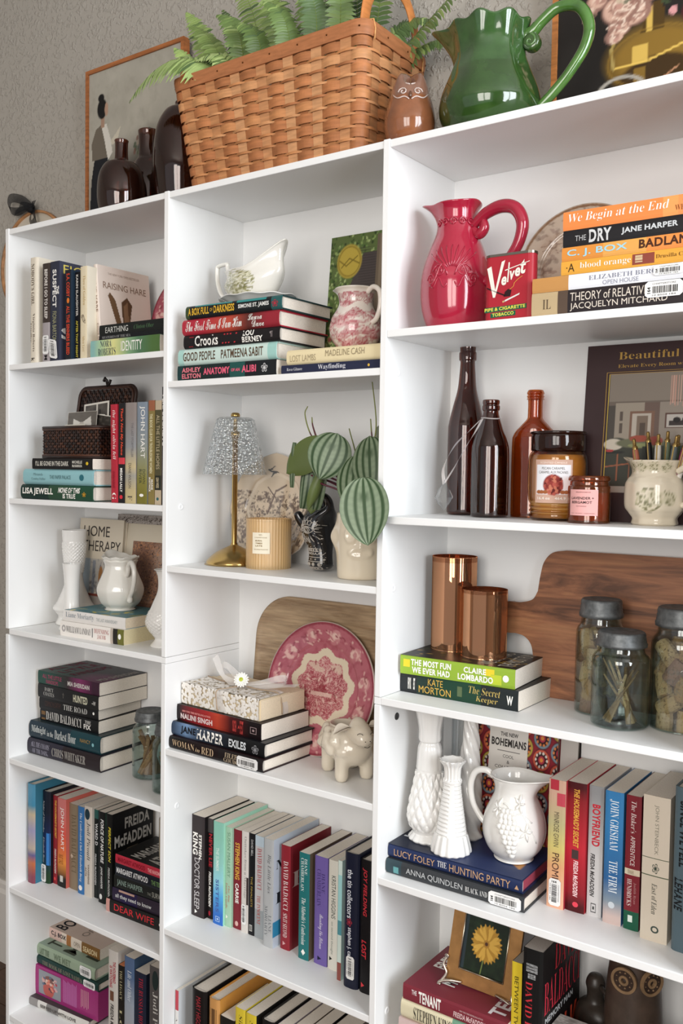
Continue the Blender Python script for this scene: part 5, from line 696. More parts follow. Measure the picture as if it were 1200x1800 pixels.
FR = [((-.12, -.05, .09), (-.2, -.112, .185), (-.335, -.10, .079), 46, .05, '93a868', 0), ((-.13, 0, .06), (-.25, 0, .19), (-.345, .03, .155), 28, .020, '4a5f34', 0),
      ((-.15, -.03, .05), (-.18, -.03, .2), (-.25, -.03, .26), 34, .036, '7d9153', .4), ((-.13, -.04, .05), (-.2, -.06, .15), (-.235, -.075, .17), 30, .03, '8a9e5c', .1), 
      ((-.13, -.05, .06), (-.12, -.05, .17), (-.215, -.06, .215), 34, .034, '6b7f45', .2), ((-.11, -.05, .06), (-.09, -.06, .16), (-.17, -.085, .125), 30, .028, 'a0b273', 0), ((-.12, .03, .04), (-.15, .04, .2), (-.22, .04, .285), 34, .036, '4b6138', .5),
      ((-.08, -.05, .05), (-.05, -.07, .19), (-.13, -.07, .205), 34, .034, '5f7540', .3), ((-.06, -.03, .04), (-.05, -.02, .22), (-.16, 0, .31), 36, .036, '7d9153', .6), ((-.04, -.05, .05), (0, -.07, .17), (-.075, -.088, .165), 30, .03, '566b38', .1),
      ((0, -.04, .05), (.02, -.05, .2), (-.05, -.05, .26), 34, .036, '6b7f45', .4), ((0, 0, .03), (-.02, .0, .22), (-.1, .03, .33), 36, .036, '50663a', .7), ((.03, -.05, .05), (.06, -.07, .17), (.0, -.09, .185), 30, .03, '5f7540', .2),
      ((.05, -.02, .04), (.08, -.03, .2), (.02, -.03, .30), 36, .038, '5f7540', .5), ((.08, -.05, .05), (.12, -.06, .18), (.07, -.085, .205), 30, .032, '4b6138', .3), ((.1, -.02, .05), (.14, -.02, .2), (.09, -.02, .28), 34, .034, '566b38', .5),
      ((.12, -.04, .05), (.16, -.05, .18), (.13, -.07, .235), 30, .03, '5f7540', .2), ((.12, .03, .03), (.13, .03, .2), (.1, .03, .31), 34, .034, '405430', .5), ((.14, .02, .03), (.19, .02, .2), (.19, .0, .27), 30, .03, '4b6138', .4), ((.13, .03, .03), (.2, .05, .2), (.27, .06, .13), 34, .030, '4b6138', .2),
      ((.14, .03, .03), (.24, .06, .14), (.37, .035, .2), 34, .032, '5a703f', .5), ((.14, .04, .03), (.26, .07, .16), (.33, .06, .07), 30, .028, '50663a', .1), ((.02, .04, .03), (.0, .06, .2), (.05, .06, .32), 30, .034, '405430', .5)]
for f in FR: frond(*f)
# ------------------------------------------------------------------ pottery on top
mat('brown_glaze', .12, spec=.6, coat=.5, noise=(40, .25))
def lathe_obj(name, label, cat, loc, prof, c, m, n=72, group=None, mod=None, cf=None, wall=.003, solid=False, rot=0, sm=True):
    b = MB(); pr = smooth(prof, 8) if solid else shell(prof, wall); b.lathe(pr, n, c, mod=mod, cf=cf, cap0=solid, cap1=solid)
    o = b.build(name, m, None, sm, loc); o.rotation_euler = (0, 0, rot); tag(o, label, cat, group); return o
def handle(par, pts, r, c, m, flat=None, n=14, k=8, name='handle'):
    P = smooth([p[:3] for p in pts], k); R = smooth([(p[3], 0) if len(p) > 3 else (r, 0) for p in pts], k)
    b = MB(); b.tube(P, [max(.0004, q[0]) for q in R], n, c, flat=flat); return b.build(name, m, par, True)
glassy('brown_glass', 'c09480', '74442f', base=.02, body=('5a3628', .08))
lathe_obj('brown_vase', 'low wide brown glass bottle vase, front of the three at the left end', 'vase', (.317, .058, Z0), [(.034, 0), (.044, .006), (.049, .035), (.046, .075), (.034, .1), (.017, .108), (.0135, .118), (.0132, .142), (.0145, .15)], '3a1d15', 'brown_glass', 80, 'brown glass vases on top of the bookcase')
lathe_obj('brown_vase', 'taller brown glass vase with wide neck standing behind the low one', 'vase', (.293, .155, Z0), [(.03, 0), (.042, .01), (.047, .05), (.044, .1), (.03, .135), (.0225, .15), (.022, .185), (.0235, .203)], '3a1d15', 'brown_glass', 80, 'brown glass vases on top of the bookcase')
lathe_obj('brown_vase', 'largest domed brown glass vase beside the left end of the basket', 'vase', (.452, .1, Z0), [(.035, 0), (.048, .01), (.057, .06), (.058, .11), (.052, .16), (.036, .192), (.018, .204), (.015, .212)], '3a1d15', 'brown_glass', 80, 'brown glass vases on top of the bookcase')
# owl
OW = thing('owl_figurine', 'small brown glazed ceramic owl in front of the basket', 'figurine', (1.027, .045, Z0), (0, 0, face(1.027, .045)))
def owl(a, r, z, k):
    x, y = r*math.cos(a), r*math.sin(a)*1.02
    if z > .078:
        e = math.exp(-((abs(math.sin(a))-.75)/.3)**2)*max(0, math.cos(a)+.6); z += .016*e*min(1, (z-.078)/.012)
    x += .004*math.exp(-((z-.03)/.03)**2)*max(0, math.cos(a)); return (x, y, z)
b = MB(); b.lathe([(.001, 0)]+smooth([(.027, 0), (.037, .012), (.041, .035), (.037, .06), (.0315, .078), (.026, .088), (.012, .091), (.001, .090)], 6), 48, 'a0673f', mod=owl, cf=lambda u, k, r, z: lin('8a5638') if z < .07 else lin('85604f'))
b.build('body', 'brown_glaze', OW, True)
def swirl(pts, r=.0011): b.tube(pts, r, 6, 'c9b8b0')
b = MB()
def onf(y, z, h=.0006):
    t = [(0, .027), (.012, .037), (.035, .041), (.06, .037), (.078, .0315), (.088, .026), (.1, .015)]
    R = np.interp(z, [q[0] for q in t], [q[1] for q in t]); y = max(-R*.98, min(R*.98, y)); return (math.sqrt(max(0, R*R-y*y))+.0005+h+.004*math.exp(-((z-.03)/.03)**2), y, z)
for sg in (-1, 1):
    swirl([onf(sg*(.012+(.0075-.0009*i*.6)*math.cos(i*.7)), .075+(.0075-.0009*i*.6)*math.sin(i*.7)) for i in range(12)])
    swirl([onf(sg*(.002+.026*s), .060+.016*s*s+.004*math.sin(s*6)) for s in [i/10 for i in range(11)]])
    swirl([onf(sg*(.001+.02*s), .088+.008*s) for s in [i/8 for i in range(9)]])
b.build('swirls', 'ceramic', OW, True)
b = MB(); b.lathe(smooth([(.0005, .004), (.002, .002), (.0028, -.004), (.0005, -.008)], 4), 10, '5a3a28', (.0385, 0, .069)); b.build('beak', 'brown_glaze', OW, True)
# green pitcher
def gp(a, r, z, k):
    fl = 1+.035*math.cos(8*a)*min(1, max(0, (z-.06)/.08)) ; d = (a-PI+PI) % (2*PI)-PI; h = max(0, (z-.105)/.07); g = math.exp(-((abs(a-PI))/.42)**2)
    rr = r*fl*(1+.62*g*min(1, h)**1.3); zz = z + .006*g*h + .0035*math.cos(8*a)*max(0, (z-.15)/.025)
    return (rr*math.cos(a), rr*math.sin(a), zz)
GP = lathe_obj('pitcher', 'large green glazed pitcher with scalloped rim and looping handle', 'pitcher', (1.148, .088, Z0), [(.046, 0), (.062, .006), (.079, .035), (.077, .065), (.063, .1), (.054, .125), (.055, .15), (.061, .172)], '32501f', 'green_glaze', 120, mod=gp, wall=.004, rot=.15, cf=lambda u, k, r, z: lin('2d4a1e') if z < .1 else lin('35552a'))
handle(GP, [(.064, 0, .128, .006), (.056, 0, .138, .007), (.057, 0, .15, .0085), (.068, 0, .155, .009), (.082, 0, .168, .0085), (.105, 0, .182, .0085), (.135, 0, .178, .009), (.152, 0, .15, .009), (.148, 0, .118, .0085), (.125, 0, .082, .008), (.1, 0, .055, .008), (.078, 0, .036, .007)], .008, '48702f', 'green_glaze')
b = MB(); sp = [(.064+.0022*t*math.cos(t*1.5)*.9, -.0085, .137+.0022*t*math.sin(t*1.5)*.9) for t in [i*.25 for i in range(1, 22)]]
b.tube(sp, .0022, 8, '4c7236'); b.tube([(x, .0085, z) for x, _, z in sp], .0022, 8, '4c7236'); b.build('scroll', 'green_glaze', GP, True)
b = MB(); b.lathe(smooth([(.0005, .010), (.012, .009), (.0135, 0), (.012, -.009), (.0005, -.010)], 5), 24, '32501f'); o = b.build('scroll_boss', 'green_glaze', GP, True); o.location = (.066, 0, .137); o.rotation_euler = (PI/2, 0, 0)
# ------------------------------------------------------------------ framed pictures on top
def framed(name, label, loc, w, h, cv, fw=.009, fd=.018, fc='a8673a', tilt=0, roll=0, yaw=0, fm='wood_x'):
    F_ = thing(name, label, 'picture', loc, (tilt, roll, yaw))
    b = MB(); m1 = [((0, 0), (w, 0)), ((w, 0), (w, h)), ((w, h), (0, h)), ((0, h), (0, 0))]
    for i, (a, c) in enumerate(m1):
        q = MB(); ax = (fw, fw); 
        if i == 0: q.box((0, 0, 0), (w, fd, fw), fc)
        if i == 2: q.box((0, 0, h-fw), (w, fd, h), fc)
        if i == 1: q.box((w-fw, 0, fw), (w, fd, h-fw), fc)
        if i == 3: q.box((0, 0, fw), (fw, fd, h-fw), fc)
        q.build('frame_side', fm, F_)
    b.canvas(lambda U, V: (fw+(w-2*fw)*U, .004+0*U, fw+(h-2*fw)*V), cv.a); b.build('picture', 'matt_print', F_)
    b = MB(); b.box((fw*.5, .006, fw*.5), (w-fw*.5, fd-.001, h-fw*.5), '6a5a4a'); b.build('backing', 'cover', F_); return F_
c = Cv(150, 180, 'a8a397'); c.put(c.noise(7, 2)-.3, 'c4bfb2', .7); c.put((c.noise(18, 5)-.5)*2, '8f8a7c', .5); c.put(1-(c.V-.0)/.42, '6a655c', .55); c.ell(.62, .2, .5, .32, '3a332e', 0, .85, .6)
c.ell(.72, .42, .16, .16, '4a4a3c', 0, .6, .8); r_ = random.Random(1)
for k in range(70): a, q = r_.random()*6.3, r_.random()*.13; c.ell(.62+math.cos(a)*q, .44+math.sin(a)*q*1.1, .012, .02, r_.choice(['3d4a35', '55604a', '2c332a', '8a7a6a', '6a4a40']), a, .8)
c.rect(.385, .36, .4, .52, '8a857a'); c.rect(.388, .4, .397, .47, 'd9d2c0'); c.rect(.92, .42, .935, .6, '3a3a34'); c.ell(.927, .61, .012, .02, 'e0c890')
c.poly([(.0, 0), (.03, .36), (.07, .5), (.22, .5), (.27, .3), (.26, 0)], '1f2024'); c.poly([(.04, .48), (.03, .58), (.08, .66), (.16, .69), (.21, .66), (.22, .48)], '6d6458'); c.poly([(.14, .68), (.2, .68), (.25, .58), (.27, .5), (.22, .46), (.18, .58)], 'd5d0c6')
c.poly([(.25, .57), (.36, .64), (.33, .57), (.27, .54)], 'c9c2b0'); c.rect(.135, .66, .175, .73, 'a58672'); c.ell(.15, .775, .055, .06, '1c1a1a'); c.ell(.14, .84, .035, .025, '1c1a1a'); c.ell(.2, .765, .02, .04, 'b08f7a')
framed('framed_picture', 'wood framed painting of a woman reading, standing at the left end on top', (.036, .19, Z0), .325, .403, c)
c = Cv(200, 170, '191715'); c.ell(.25, .2, .6, .5, '231f1c', 0, .8, .8); c.put(c.noise(6, 9)-.5, '2b2622', .6)
B0, B1, B2 = '8a6a2a', 'd8b45a', '4a3614'
c.ell(.27, .2, .13, .09, B2); c.ell(.26, .23, .115, .09, B0, 0, .8, .5); c.ell(.27, .15, .1, .07, '3a2810'); c.poly([(.225, .30), (.232, .38), (.28, .39), (.285, .30)], B2); c.rect(.238, .3, .252, .375, B1, .8)
c.rect(.205, .205, .245, .265, B1, .75); c.rect(.21, .10, .24, .19, B0, .7); c.line([(.155, .205), (.25, .21), (.37, .25)], .004, B1); c.line([(.155, .205), (.148, .27), (.165, .31)], .005, 'a08a50'); c.ring(.26, .22, .12, .09, .03, B0, .5)
for (x, y, q, s) in ((.165, .335, .032, 1), (.205, .375, .042, 2), (.17, .40, .05, 3), (.11, .44, .03, 4), (.25, .43, .04, 5), (.155, .305, .024, 6), (.21, .47, .045, 7), (.30, .42, .03, 8), (.09, .41, .016, 9)):
    for k in range(5): c.ell(x+.005*math.sin(k*2+s), y+.006*math.cos(k+s), q*(1-.18*k), q*1.1*(.9-.17*k), ('8f6c60', 'c4a08e', 'a07a6c', 'd2b6a4', 'b48a7c')[k], s+k)
for (x, y, q) in ((.165, .335, .03), (.205, .375, .035), (.17, .40, .04), (.25, .43, .035), (.21, .47, .035)):
    for k in range(9): a = k*.8+x*30; c.line([(x+q*.3*math.cos(a), y+q*.3*math.sin(a)), (x+q*.8*math.cos(a+.5), y+q*.8*math.sin(a+.5)), (x+q*math.cos(a+1), y+q*math.sin(a+1))], .0022, '8a6458' if k % 2 else 'e0cab8', .8)
for k in range(20): c.ell(.05+r_.random()*.35, .36+r_.random()*.2, .015, .006, r_.choice(['3c4a30', '2c3824', 'b8a890']), r_.random()*3, .8)
c.ell(.36, .33, .035, .045, '4a1a1e', 0, .8); c.ell(.41, .36, .03, .04, '5a2022', 0, .8); c.ell(.305, .345, .010, .014, 'c99090'); c.line([(.25, .12), (.32, .17)], .003, 'b08060'); c.ring(.176, .13, .06, .045, .10, 'a09a90'); c.ell(.125, .12, .014, .018, 'a8443a')
framed('framed_picture', 'wood framed still life of roses and a brass pot, right end on top', (1.205, .19, Z0), .62, .5, c, fc='b0703c')
HP = thing('embroidery_hoop', 'round wooden embroidery hoop on the wall behind the left end, black ribbon on top', 'wall decoration', (-.196, WY-.012, 1.853))
b = MB(); b.lathe([(.131, 0), (.137, 0), (.137, .010), (.131, .010), (.131, 0)], 96, 'b58358'); o = b.build('hoop', 'wood_x', HP, True); o.rotation_euler = (PI/2, 0, 0); o.location = (0, .011, 0)
b = MB(); b.lathe([(.0005, .003), (.132, .003)], 64, 'c9bfae'); o = b.build('cloth', 'fabric', HP); o.rotation_euler = (PI/2, 0, 0); o.location = (0, .010, 0)
mat('sheer_ribbon', .7, spec=.3, alpha=1); nt_ = MATS['sheer_ribbon'].node_tree; nt_.nodes['Principled BSDF'].inputs['Alpha'].default_value = .78
b = MB()
def ribbon(mb, pts, w, c, ax=(0, 0, 1)):
    P = [Vector(p) for p in smooth(pts, 6)]; n = len(P); A = Vector(ax)
    mb.grid(lambda u, v: tuple(P[min(n-1, int(round(u*(n-1))))] + (A+Vector((.25*math.sin(u*9), .35*math.cos(u*7), 0))).normalized()*w*(v-.5)), n-1, 2, c)
for P_ in ([(0, 0, .14), (-.03, -.01, .165), (-.075, -.012, .175), (-.085, -.008, .15), (-.05, -.006, .14), (-.01, -.004, .145), (0, 0, .14)], [(0, 0, .14), (.02, -.01, .128), (.03, -.012, .105), (.012, -.01, .098), (.0, -.006, .12), (0, 0, .14)], [(0, -.002, .14), (-.03, -.008, .15), (-.06, -.01, .135)], [(0, -.002, .14), (.02, -.008, .15)]):
    ribbon(b, P_, .022, '17171a')
b.lathe(smooth([(.0005, -.01), (.008, -.006), (.009, .004), (.0005, .01)], 4), 12, '17171a', (0, -.004, .138)); b.build('ribbon_bow', 'sheer_ribbon', HP, True)
# ------------------------------------------------------------------ top middle bay: gravy boat, house book, toile pitcher
zt = BOOKTOP['teal clouds']
SC = lathe_obj('saucer', 'white oval ceramic saucer under the gravy boat', 'saucer', (.668, .088, zt), [(.03, 0), (.05, .002), (.072, .012), (.084, .016)], 'e8e6e0', 'ceramic', 72, wall=.0025, mod=lambda a, r, z, k: (r*math.cos(a), r*math.sin(a)*.72, z+.0012*math.cos(10*a)*min(1, r/.08)))
GB = thing('gravy_boat', 'white gravy boat with green transfer flowers on its saucer', 'gravy boat', (.658, .088, zt+.0045), (0, 0, -.12))
c = Cv(300, 120, 'e8e5dd'); r_ = random.Random(3)
cx, cy = .72, .5
for k in range(420):
    a, q = r_.random()*6.3, r_.random()**.6; x, y = cx+math.cos(a)*q*.12, cy+math.sin(a)*q*.46; c.ell(x, y, .009, .018, r_.choice(['8f8c5c', 'a5a274', 'd8d5b8', '7a774a', 'bdb98f']), a, .9)
for (x, y, s) in ((.65, .7, 1), (.74, .6, 2), (.69, .35, 3), (.79, .72, 4), (.63, .45, 5), (.77, .3, 6), (.71, .8, 7)): c.flower(x, y, .032, 'dcd9c0', '85825a', 6, s, .95, 2.4)
sf = samp(c)
def boat(a, r, z, k):
    ca, sa = math.cos(a), math.sin(a); h = min(1, max(0, z/.06)); sp = max(0, ca)**2.2; bk_ = max(0, -ca)**2
    x = r*ca*(1.35+.42*sp*h**1.5+.1*bk_) ; y = r*sa*.82*(1-.25*sp*h); zz = z + .047*sp*h**2.2 + .004*bk_*h**2
    return (x, y, zz)
b = MB(); pr = shell([(.026, 0), (.029, .004), (.027, .008), (.04, .02), (.05, .036), (.047, .048), (.046, .056), (.05, .064)], .0028)
b.lathe(pr, 150, 'e8e5dd', mod=boat, cf=lambda u, k, r, z: sf(u, z/.066) if k < len(pr)*.55 else lin('e8e5dd')); b.build('bowl', 'ceramic', GB, True)
handle(GB, [(-.070, 0, .058), (-.076, 0, .082), (-.079, 0, .089), (-.102, 0, .088), (-.107, 0, .083), (-.105, 0, .055), (-.09, 0, .028), (-.05, 0, .012)], .0055, 'e8e5dd', 'ceramic', flat=(.9, .7))
def frontbook(name, label, loc, w, h, t, cv, spine, texts=(), tilt=.08, roll=0, yaw=0, extra=(), group=None):
    """a book or card leaning against the back, cover to the front; local x width, z height, y depth"""
    R_ = thing(name, label, 'book', loc, (-tilt, roll, yaw), group); b = MB(); b.box((0, 0, 0), (w, .002, h), spine); b.box((0, t-.002, 0), (w, t, h), spine); b.box((0, 0, 0), (.002, t, h), spine); b.build('cover', 'cover', R_)
    b = MB(); b.box((.002, .002, .003), (w-.003, t-.002, h-.003), 'dcd5c8'); b.build('pages', 'paper', R_)
    b = MB(); b.canvas(lambda U, V: (w*U, -.0003+0*U, h*V), cv.a); b.build('cover_picture', 'cover', R_)
    if texts or extra:
        b = MB()
        for (s, st, cc, a0, a1, b0, b1) in texts: put(b, s, st, cc, lambda a, q: (w*(a0+(a1-a0)*a), -.0007, h*(b0+(b1-b0)*q)))
        for (a0, a1, b0, b1, cc) in extra: b.quad([(w*a0, -.0006, h*b0), (w*a1, -.0006, h*b0), (w*a1, -.0006, h*b1), (w*a0, -.0006, h*b1)], cc)
        b.build('lettering', 'matt_print', R_)['kind'] = 'stuff'
    return R_
c = Cv(150, 170, '5a6a3a'); r_ = random.Random(8)
for k in range(1500):
    x, y = r_.random(), r_.random(); 
    if y > .72 or x < .25: c.ell(x, y, .012, .009, r_.choice(['6f8a48', '3d5228', '8fa560', '2f3d22', 'a8b87a', '4f6a34']), r_.random()*3, .85)
c.poly([(.2, .05), (.2, .62), (.34, .86), (1, .9), (1, .05)], '4a4240'); c.poly([(.2, .05), (.2, .6), (.33, .4), (.4, .05)], '6b2f2c')
for k in range(26): c.line([(.3, .45+.018*k), (1, .46+.018*k)], .003, '38312f', .7)
c.poly([(.6, .5), (.85, .78), (.9, .76), (.66, .46)], '8a7f72'); c.poly([(.66, .46), (.9, .72), (1, .6), (1, .3), (.7, .3)], '5a5040'); c.rect(.85, .3, 1, .5, '7a2a28'); c.rect(.34, .2, .55, .42, '3a332a'); c.rect(.36, .24, .52, .4, '9a8f70'); c.rect(.62, .18, .8, .4, '2c2620'); c.rect(.47, .05, .57, .98, '6a5c4c'); c.rect(.5, .05, .53, .98, '7d6e5c'); c.rect(.7, .85, .76, 1, '4a3c34'); c.rect(0, 0, 1, .1, '4a5530')
for k in range(60): c.ell(r_.random()*.3, r_.random()*.4, .02, .015, r_.choice(['a8b060', 'b04a50', '3a5030', 'c9c98a']), 0, .8)
c.ell(.2, .82, .125, .115, 'b8a03c'); c.ring(.2, .82, .11, .1, .05, '8f7a28'); c.line([(.1, .83), (.17, .79), (.28, .85)], .006, '7a6820'); c.line([(.12, .78), (.2, .84), (.3, .8)], .006, '7a6820')
frontbook('picture_book', 'tall picture book with a cottage under trees and a gold seal', (.766, .165, 1.5084), .225, .279, .012, c, '4a5a3a', tilt=.09)
c = Cv(260, 130, 'e6ddd3'); toile(c, 'a8404f', .62, 4, 22, 'e0b8b5', 500, .035, 2); c.put(((c.V > .60+.06*np.sin(c.U*30)) & (c.V < .72+.05*np.sin(c.U*22)))*1.0, 'e6ddd3', .92); c.put((c.V > .93)*1.0, 'e6ddd3'); c.put((c.noise(30, 3)-.5)*6*(c.V < .6), 'b5505e', .5)
sf = samp(c)
zp = BOOKTOP['pencil thin']
TP = lathe_obj('pitcher', 'small red toile transfer pitcher on the cream and navy books', 'pitcher', (.905, .075, zp), [(.026, 0), (.03, .003), (.041, .018), (.0455, .035), (.042, .055), (.033, .07), (.029, .082), (.032, .098), (.037, .105)], 'e6ddd3', 'ceramic', 130, mod=spoutmod(PI, .45, .5, .004, .07, .105), wall=.003, rot=-.25, cf=lambda u, k, r, z: sf(u*1.0, z/.106) if k < 62 else lin('e0d8cc'))
handle(TP, [(.03, 0, .097), (.045, 0, .104), (.061, 0, .094), (.063, 0, .07), (.054, 0, .05), (.042, 0, .044)], .0045, 'e6ddd3', 'ceramic')
# ------------------------------------------------------------------ plates
def plate(name, label, x, y, zb, r, cv, tilt, m='ceramic', group=None, rimc='8a3a48', asp=1, scal=0, yaw=0):
    """disc seen from the front (local -y), leaning back"""
    P_ = thing(name, label, 'plate', (x, y, zb), (-tilt, 0, yaw), group); sf_ = samp(cv); b = MB()
    prof = smooth([(.0005, .010), (r*.35, .010), (r*.62, .0095), (r*.7, .006), (r*.85, .002), (r*.985, 0), (r, .0015), (r*.97, .005), (r*.7, .011), (r*.6, .0145), (r*.05, .0145)], 7)
    n = 120
    def md(a, q, z, k): s = 1+scal*abs(math.sin(4*a)); return (q*math.cos(a)*s, z, r*asp+q*math.sin(a)*asp*s)
    nf = int(len(prof)*.56)
    def cf(u, k, q, z):
        if k > nf: return lin('d8ccc0')
        a = 2*PI*u; return sf_(min(.999, max(0, .5+.5*q/r*math.cos(a))), min(.999, max(0, .5+.5*q/r*math.sin(a))))
    # dense face
    pr = [(r*.985*t, float(np.interp(r*.985*t, [p[0] for p in prof[:nf]], [p[1] for p in prof[:nf]]))) for t in [i/90 for i in range(1, 91)]]
    b.lathe([(.0003, .010)]+pr+prof[nf:], 200, 'd8ccc0', mod=md, cf=lambda u, k, q, z: cf(u, 0 if k < 91 else 999, q, z)); b.build('plate_body', m, P_, True); return P_
def redplate(seed, castle=True):
    c = Cv(230, 230, 'b0606c'); R = np.hypot(c.U-.5, c.V-.5)*2; n = c.noise(26, seed); c.put((n-.5)*5, '9a4252', .6); r = random.Random(seed)
    for k in range(11):
        a = k*2*PI/11+.2; x, y = .5+.39*math.cos(a), .5+.39*math.sin(a)
        for j in range(5): c.ell(x+.02*math.cos(a+j), y+.02*math.sin(a+j*2), .05-.007*j, .045-.007*j, ('c98a8c', 'dcb0a8', 'b86a74', 'e0bdb2', 'c07a80')[j], a, .9)
        for j in range(6): b_ = a+.25*(j-2.5); c.ell(.5+.42*math.cos(b_), .5+.42*math.sin(b_), .02, .008, r.choice(['dcb0a8', '8a3444']), b_+j, .8)
    wob = .57+.035*np.sin(np.arctan2(c.V-.5, c.U-.5)*9)+.03*(c.noise(20, seed+3)-.5)
    c.put((R < wob)*1.0, 'dccdb4'); c.put((R < wob-.12)*1.0, 'b0505e', .95)
    n2 = c.noise(18, seed+5); c.put((np.abs(((n2*9+c.V*10) % 1)-.5) < .22)*(R < wob-.12)*1.0, 'd9b0a8', .75); c.put((np.abs(((c.noise(10, seed+8)*12+c.U*5) % 1)-.5) < .16)*(R < wob-.15)*(c.V < .6)*1.0, '8a2434', .7)
    c.put((c.V > .62)*(R < wob-.14)*(c.noise(12, seed+6) > .5)*1.0, 'd9c2ae', .7)
    for k in range(46):
        a, q = r.random()*6.3, r.random()**.5*.2; x, y = .5+q*math.cos(a), .52+q*math.sin(a); c.ell(x, y, .022, .008, r.choice(['8a2434', 'd9b0a8', '9a3444', 'e0c2b4']), r.random()*3, .8)
    for k in range(70):
        a = r.random()*6.3; q = r.uniform(.33, .47); c.ell(.5+q*math.cos(a), .5+q*math.sin(a), .016, .006, r.choice(['dcb0a8', 'c98a8c', '8a3444', 'e0bdb2']), r.random()*3, .85)
    c.rect(.4, .44, .6, .47, 'e0c2b4', .7); c.poly([(.44, .47), (.5, .55), (.56, .47)], '8a2434', .8)
    c.ring(.5, .5, .49, .49, .02, '8a3040'); return c
rp = redplate(4)
plate('dinner_plate', 'large red transferware plate leaning on the wooden tray', .766, .142, .7948, .1285, rp, .2)
plate('dinner_plate', 'red transferware plate at the back, half hidden by the partition', .378, .165, 1.5682, .108, rp, .2)
c = Cv(200, 200, 'c9b6a2'); r_ = random.Random(2); R = np.hypot(c.U-.5, c.V-.5)*2
for k in range(9):
    a = k*.7+.3; x, y = .5+.33*math.cos(a), .5+.33*math.sin(a); c.flower(x, y, .09, 'c2ac98', '8f7563', 6, k, .9)
    for j in range(5): c.ell(x+.1*math.cos(a*2+j), y+.1*math.sin(a*2+j), .035, .014, 'a89080', a+j*1.1, .8)
for k in range(60): x, y, a = r_.random(), r_.random(), r_.random()*3; c.line([(x, y), (x+.04*math.cos(a), y+.04*math.sin(a))], .004, '8f7563', .8)
c.put((c.noise(16, 3)-.56)*8, '7a6456', .5); c.ring(.5, .5, .485, .485, .02, '8a6648')
plate('dinner_plate', 'beige floral plate leaning behind the red pitcher and orange books', 1.262, .17, 1.5682, .107, c, .17)
# toile platter (stoneware, brown prints)
c = Cv(230, 230, 'd2bfa6'); R = np.hypot(c.U-.5, c.V-.5)*2; n = c.noise(16, 12); n2 = c.noise(40, 13); lo = (c.V < .66)*1.0
c.put((n-.5)*8*lo*(n2 > .4), '6a564c', .85); c.put((n2-.55)*10*lo, '54443c', .7); r_ = random.Random(6)
for k in range(240):
    x, y = r_.random(), r_.random()*.62; c.ell(x, y, .014, .007, r_.choice(['5a4840', '7d685c', '4a3c36', 'bda68e']), r_.random()*3, .85)
for k in range(7): c.flower(.2+.11*k, .2+.25*r_.random(), .06, 'c4ae94', '5a4840', 7, k)
c.line([(.42, .45), (.5, .66), (.62, .72)], .012, '6a564c'); c.line([(.5, .6), (.4, .7)], .008, '6a564c'); c.put((R > .6)*(R < .66)*1.0, 'dccbb4', .8)
c.poly([(.4, .86), (.5, .89), (.44, .85), (.53, .83), (.47, .82), (.42, .78), (.45, .83)], '33302e')
plate('serving_plate', 'cream scalloped plate with brown toile print and a swallow, behind the candle', .632, .165, 1.1535, .112, c, .12, scal=-.035)
# ------------------------------------------------------------------ second middle shelf: lamp, candle, hand, planter
ZB2 = -.7149+Z0
LP = thing('table_lamp', 'small brass table lamp with ribbed clear glass shade', 'lamp', (.593, .112, ZB2))
mat('brass', .22, metal=1, col='b8995f')
b = MB(); b.lathe(smooth([(.0005, 0), (.054, 0), (.0555, .003), (.052, .010), (.036, .024), (.016, .034), (.008, .038), (.0065, .042)], 6), 64, 'b08a45'); b.build('base', 'brass', LP, True)
b = MB(); b.lathe([(.0555, -.0002), (.057, 0), (.057, .002), (.0555, .0022)], 64, '1c1a18'); b.build('base_ring', 'cover', LP, True)
b = MB(); b.lathe([(.0055, .04), (.0055, .25), (.0085, .252), (.0085, .262), (.004, .264), (.004, .288)], 24, 'b08a45'); b.build('pole', 'brass', LP, True)
b = MB(); b.lathe(smooth([(.0005, .300), (.006, .2995), (.0085, .297), (.0085, .292), (.0005, .291)], 4), 24, 'b08a45'); b.build('finial', 'brass', LP, True)
def shade(a, r, z, k): 
    q = 1+.025*abs(math.cos(14*a)); bl = .012*abs(math.sin((z-.18)*PI/.0135))*abs(math.cos(14*a)); return (r*(q+bl)*math.cos(a), r*(q+bl)*math.sin(a), z)
b = MB(); n_ = 40; pr = [(.062-.0255*(i/n_), .178+.108*i/n_) for i in range(n_+1)]; pr = pr+[(.03, .290), (.008, .291)]+[(.007, .288), (.029, .287)]+[(r-.0022, z) for r, z in pr[:n_+1][::-1]]+[(.062, .178)]
b.lathe(pr, 224, 'f4f8fa', mod=shade); b.build('shade', 'cut_glass', LP, True)
glassy('amber_frost', 'fff4e2', 'f0d8ac', rough=.25, body=('ecca94', .5))
CD = thing('candle', 'ribbed amber jar candle with small cream label, beside the lamp', 'candle', (.684, .11, ZB2), (0, 0, face(.684, .11)))
b = MB(); b.lathe(shell([(.038, 0), (.042, .001), (.043, .003), (.043, .088), (.0435, .091)], .0022), 180, 'c9a36a', mod=lambda a, r, z, k: (r*(1+.012*math.cos(45*a))*math.cos(a), r*(1+.012*math.cos(45*a))*math.sin(a), z)); b.build('jar', 'amber_frost', CD, True)
b = MB(); b.lathe([(.0005, .006), (.039, .006), (.0395, .074), (.0005, .074)], 48, 'ecd2a0'); b.build('wax', 'wax', CD, True)
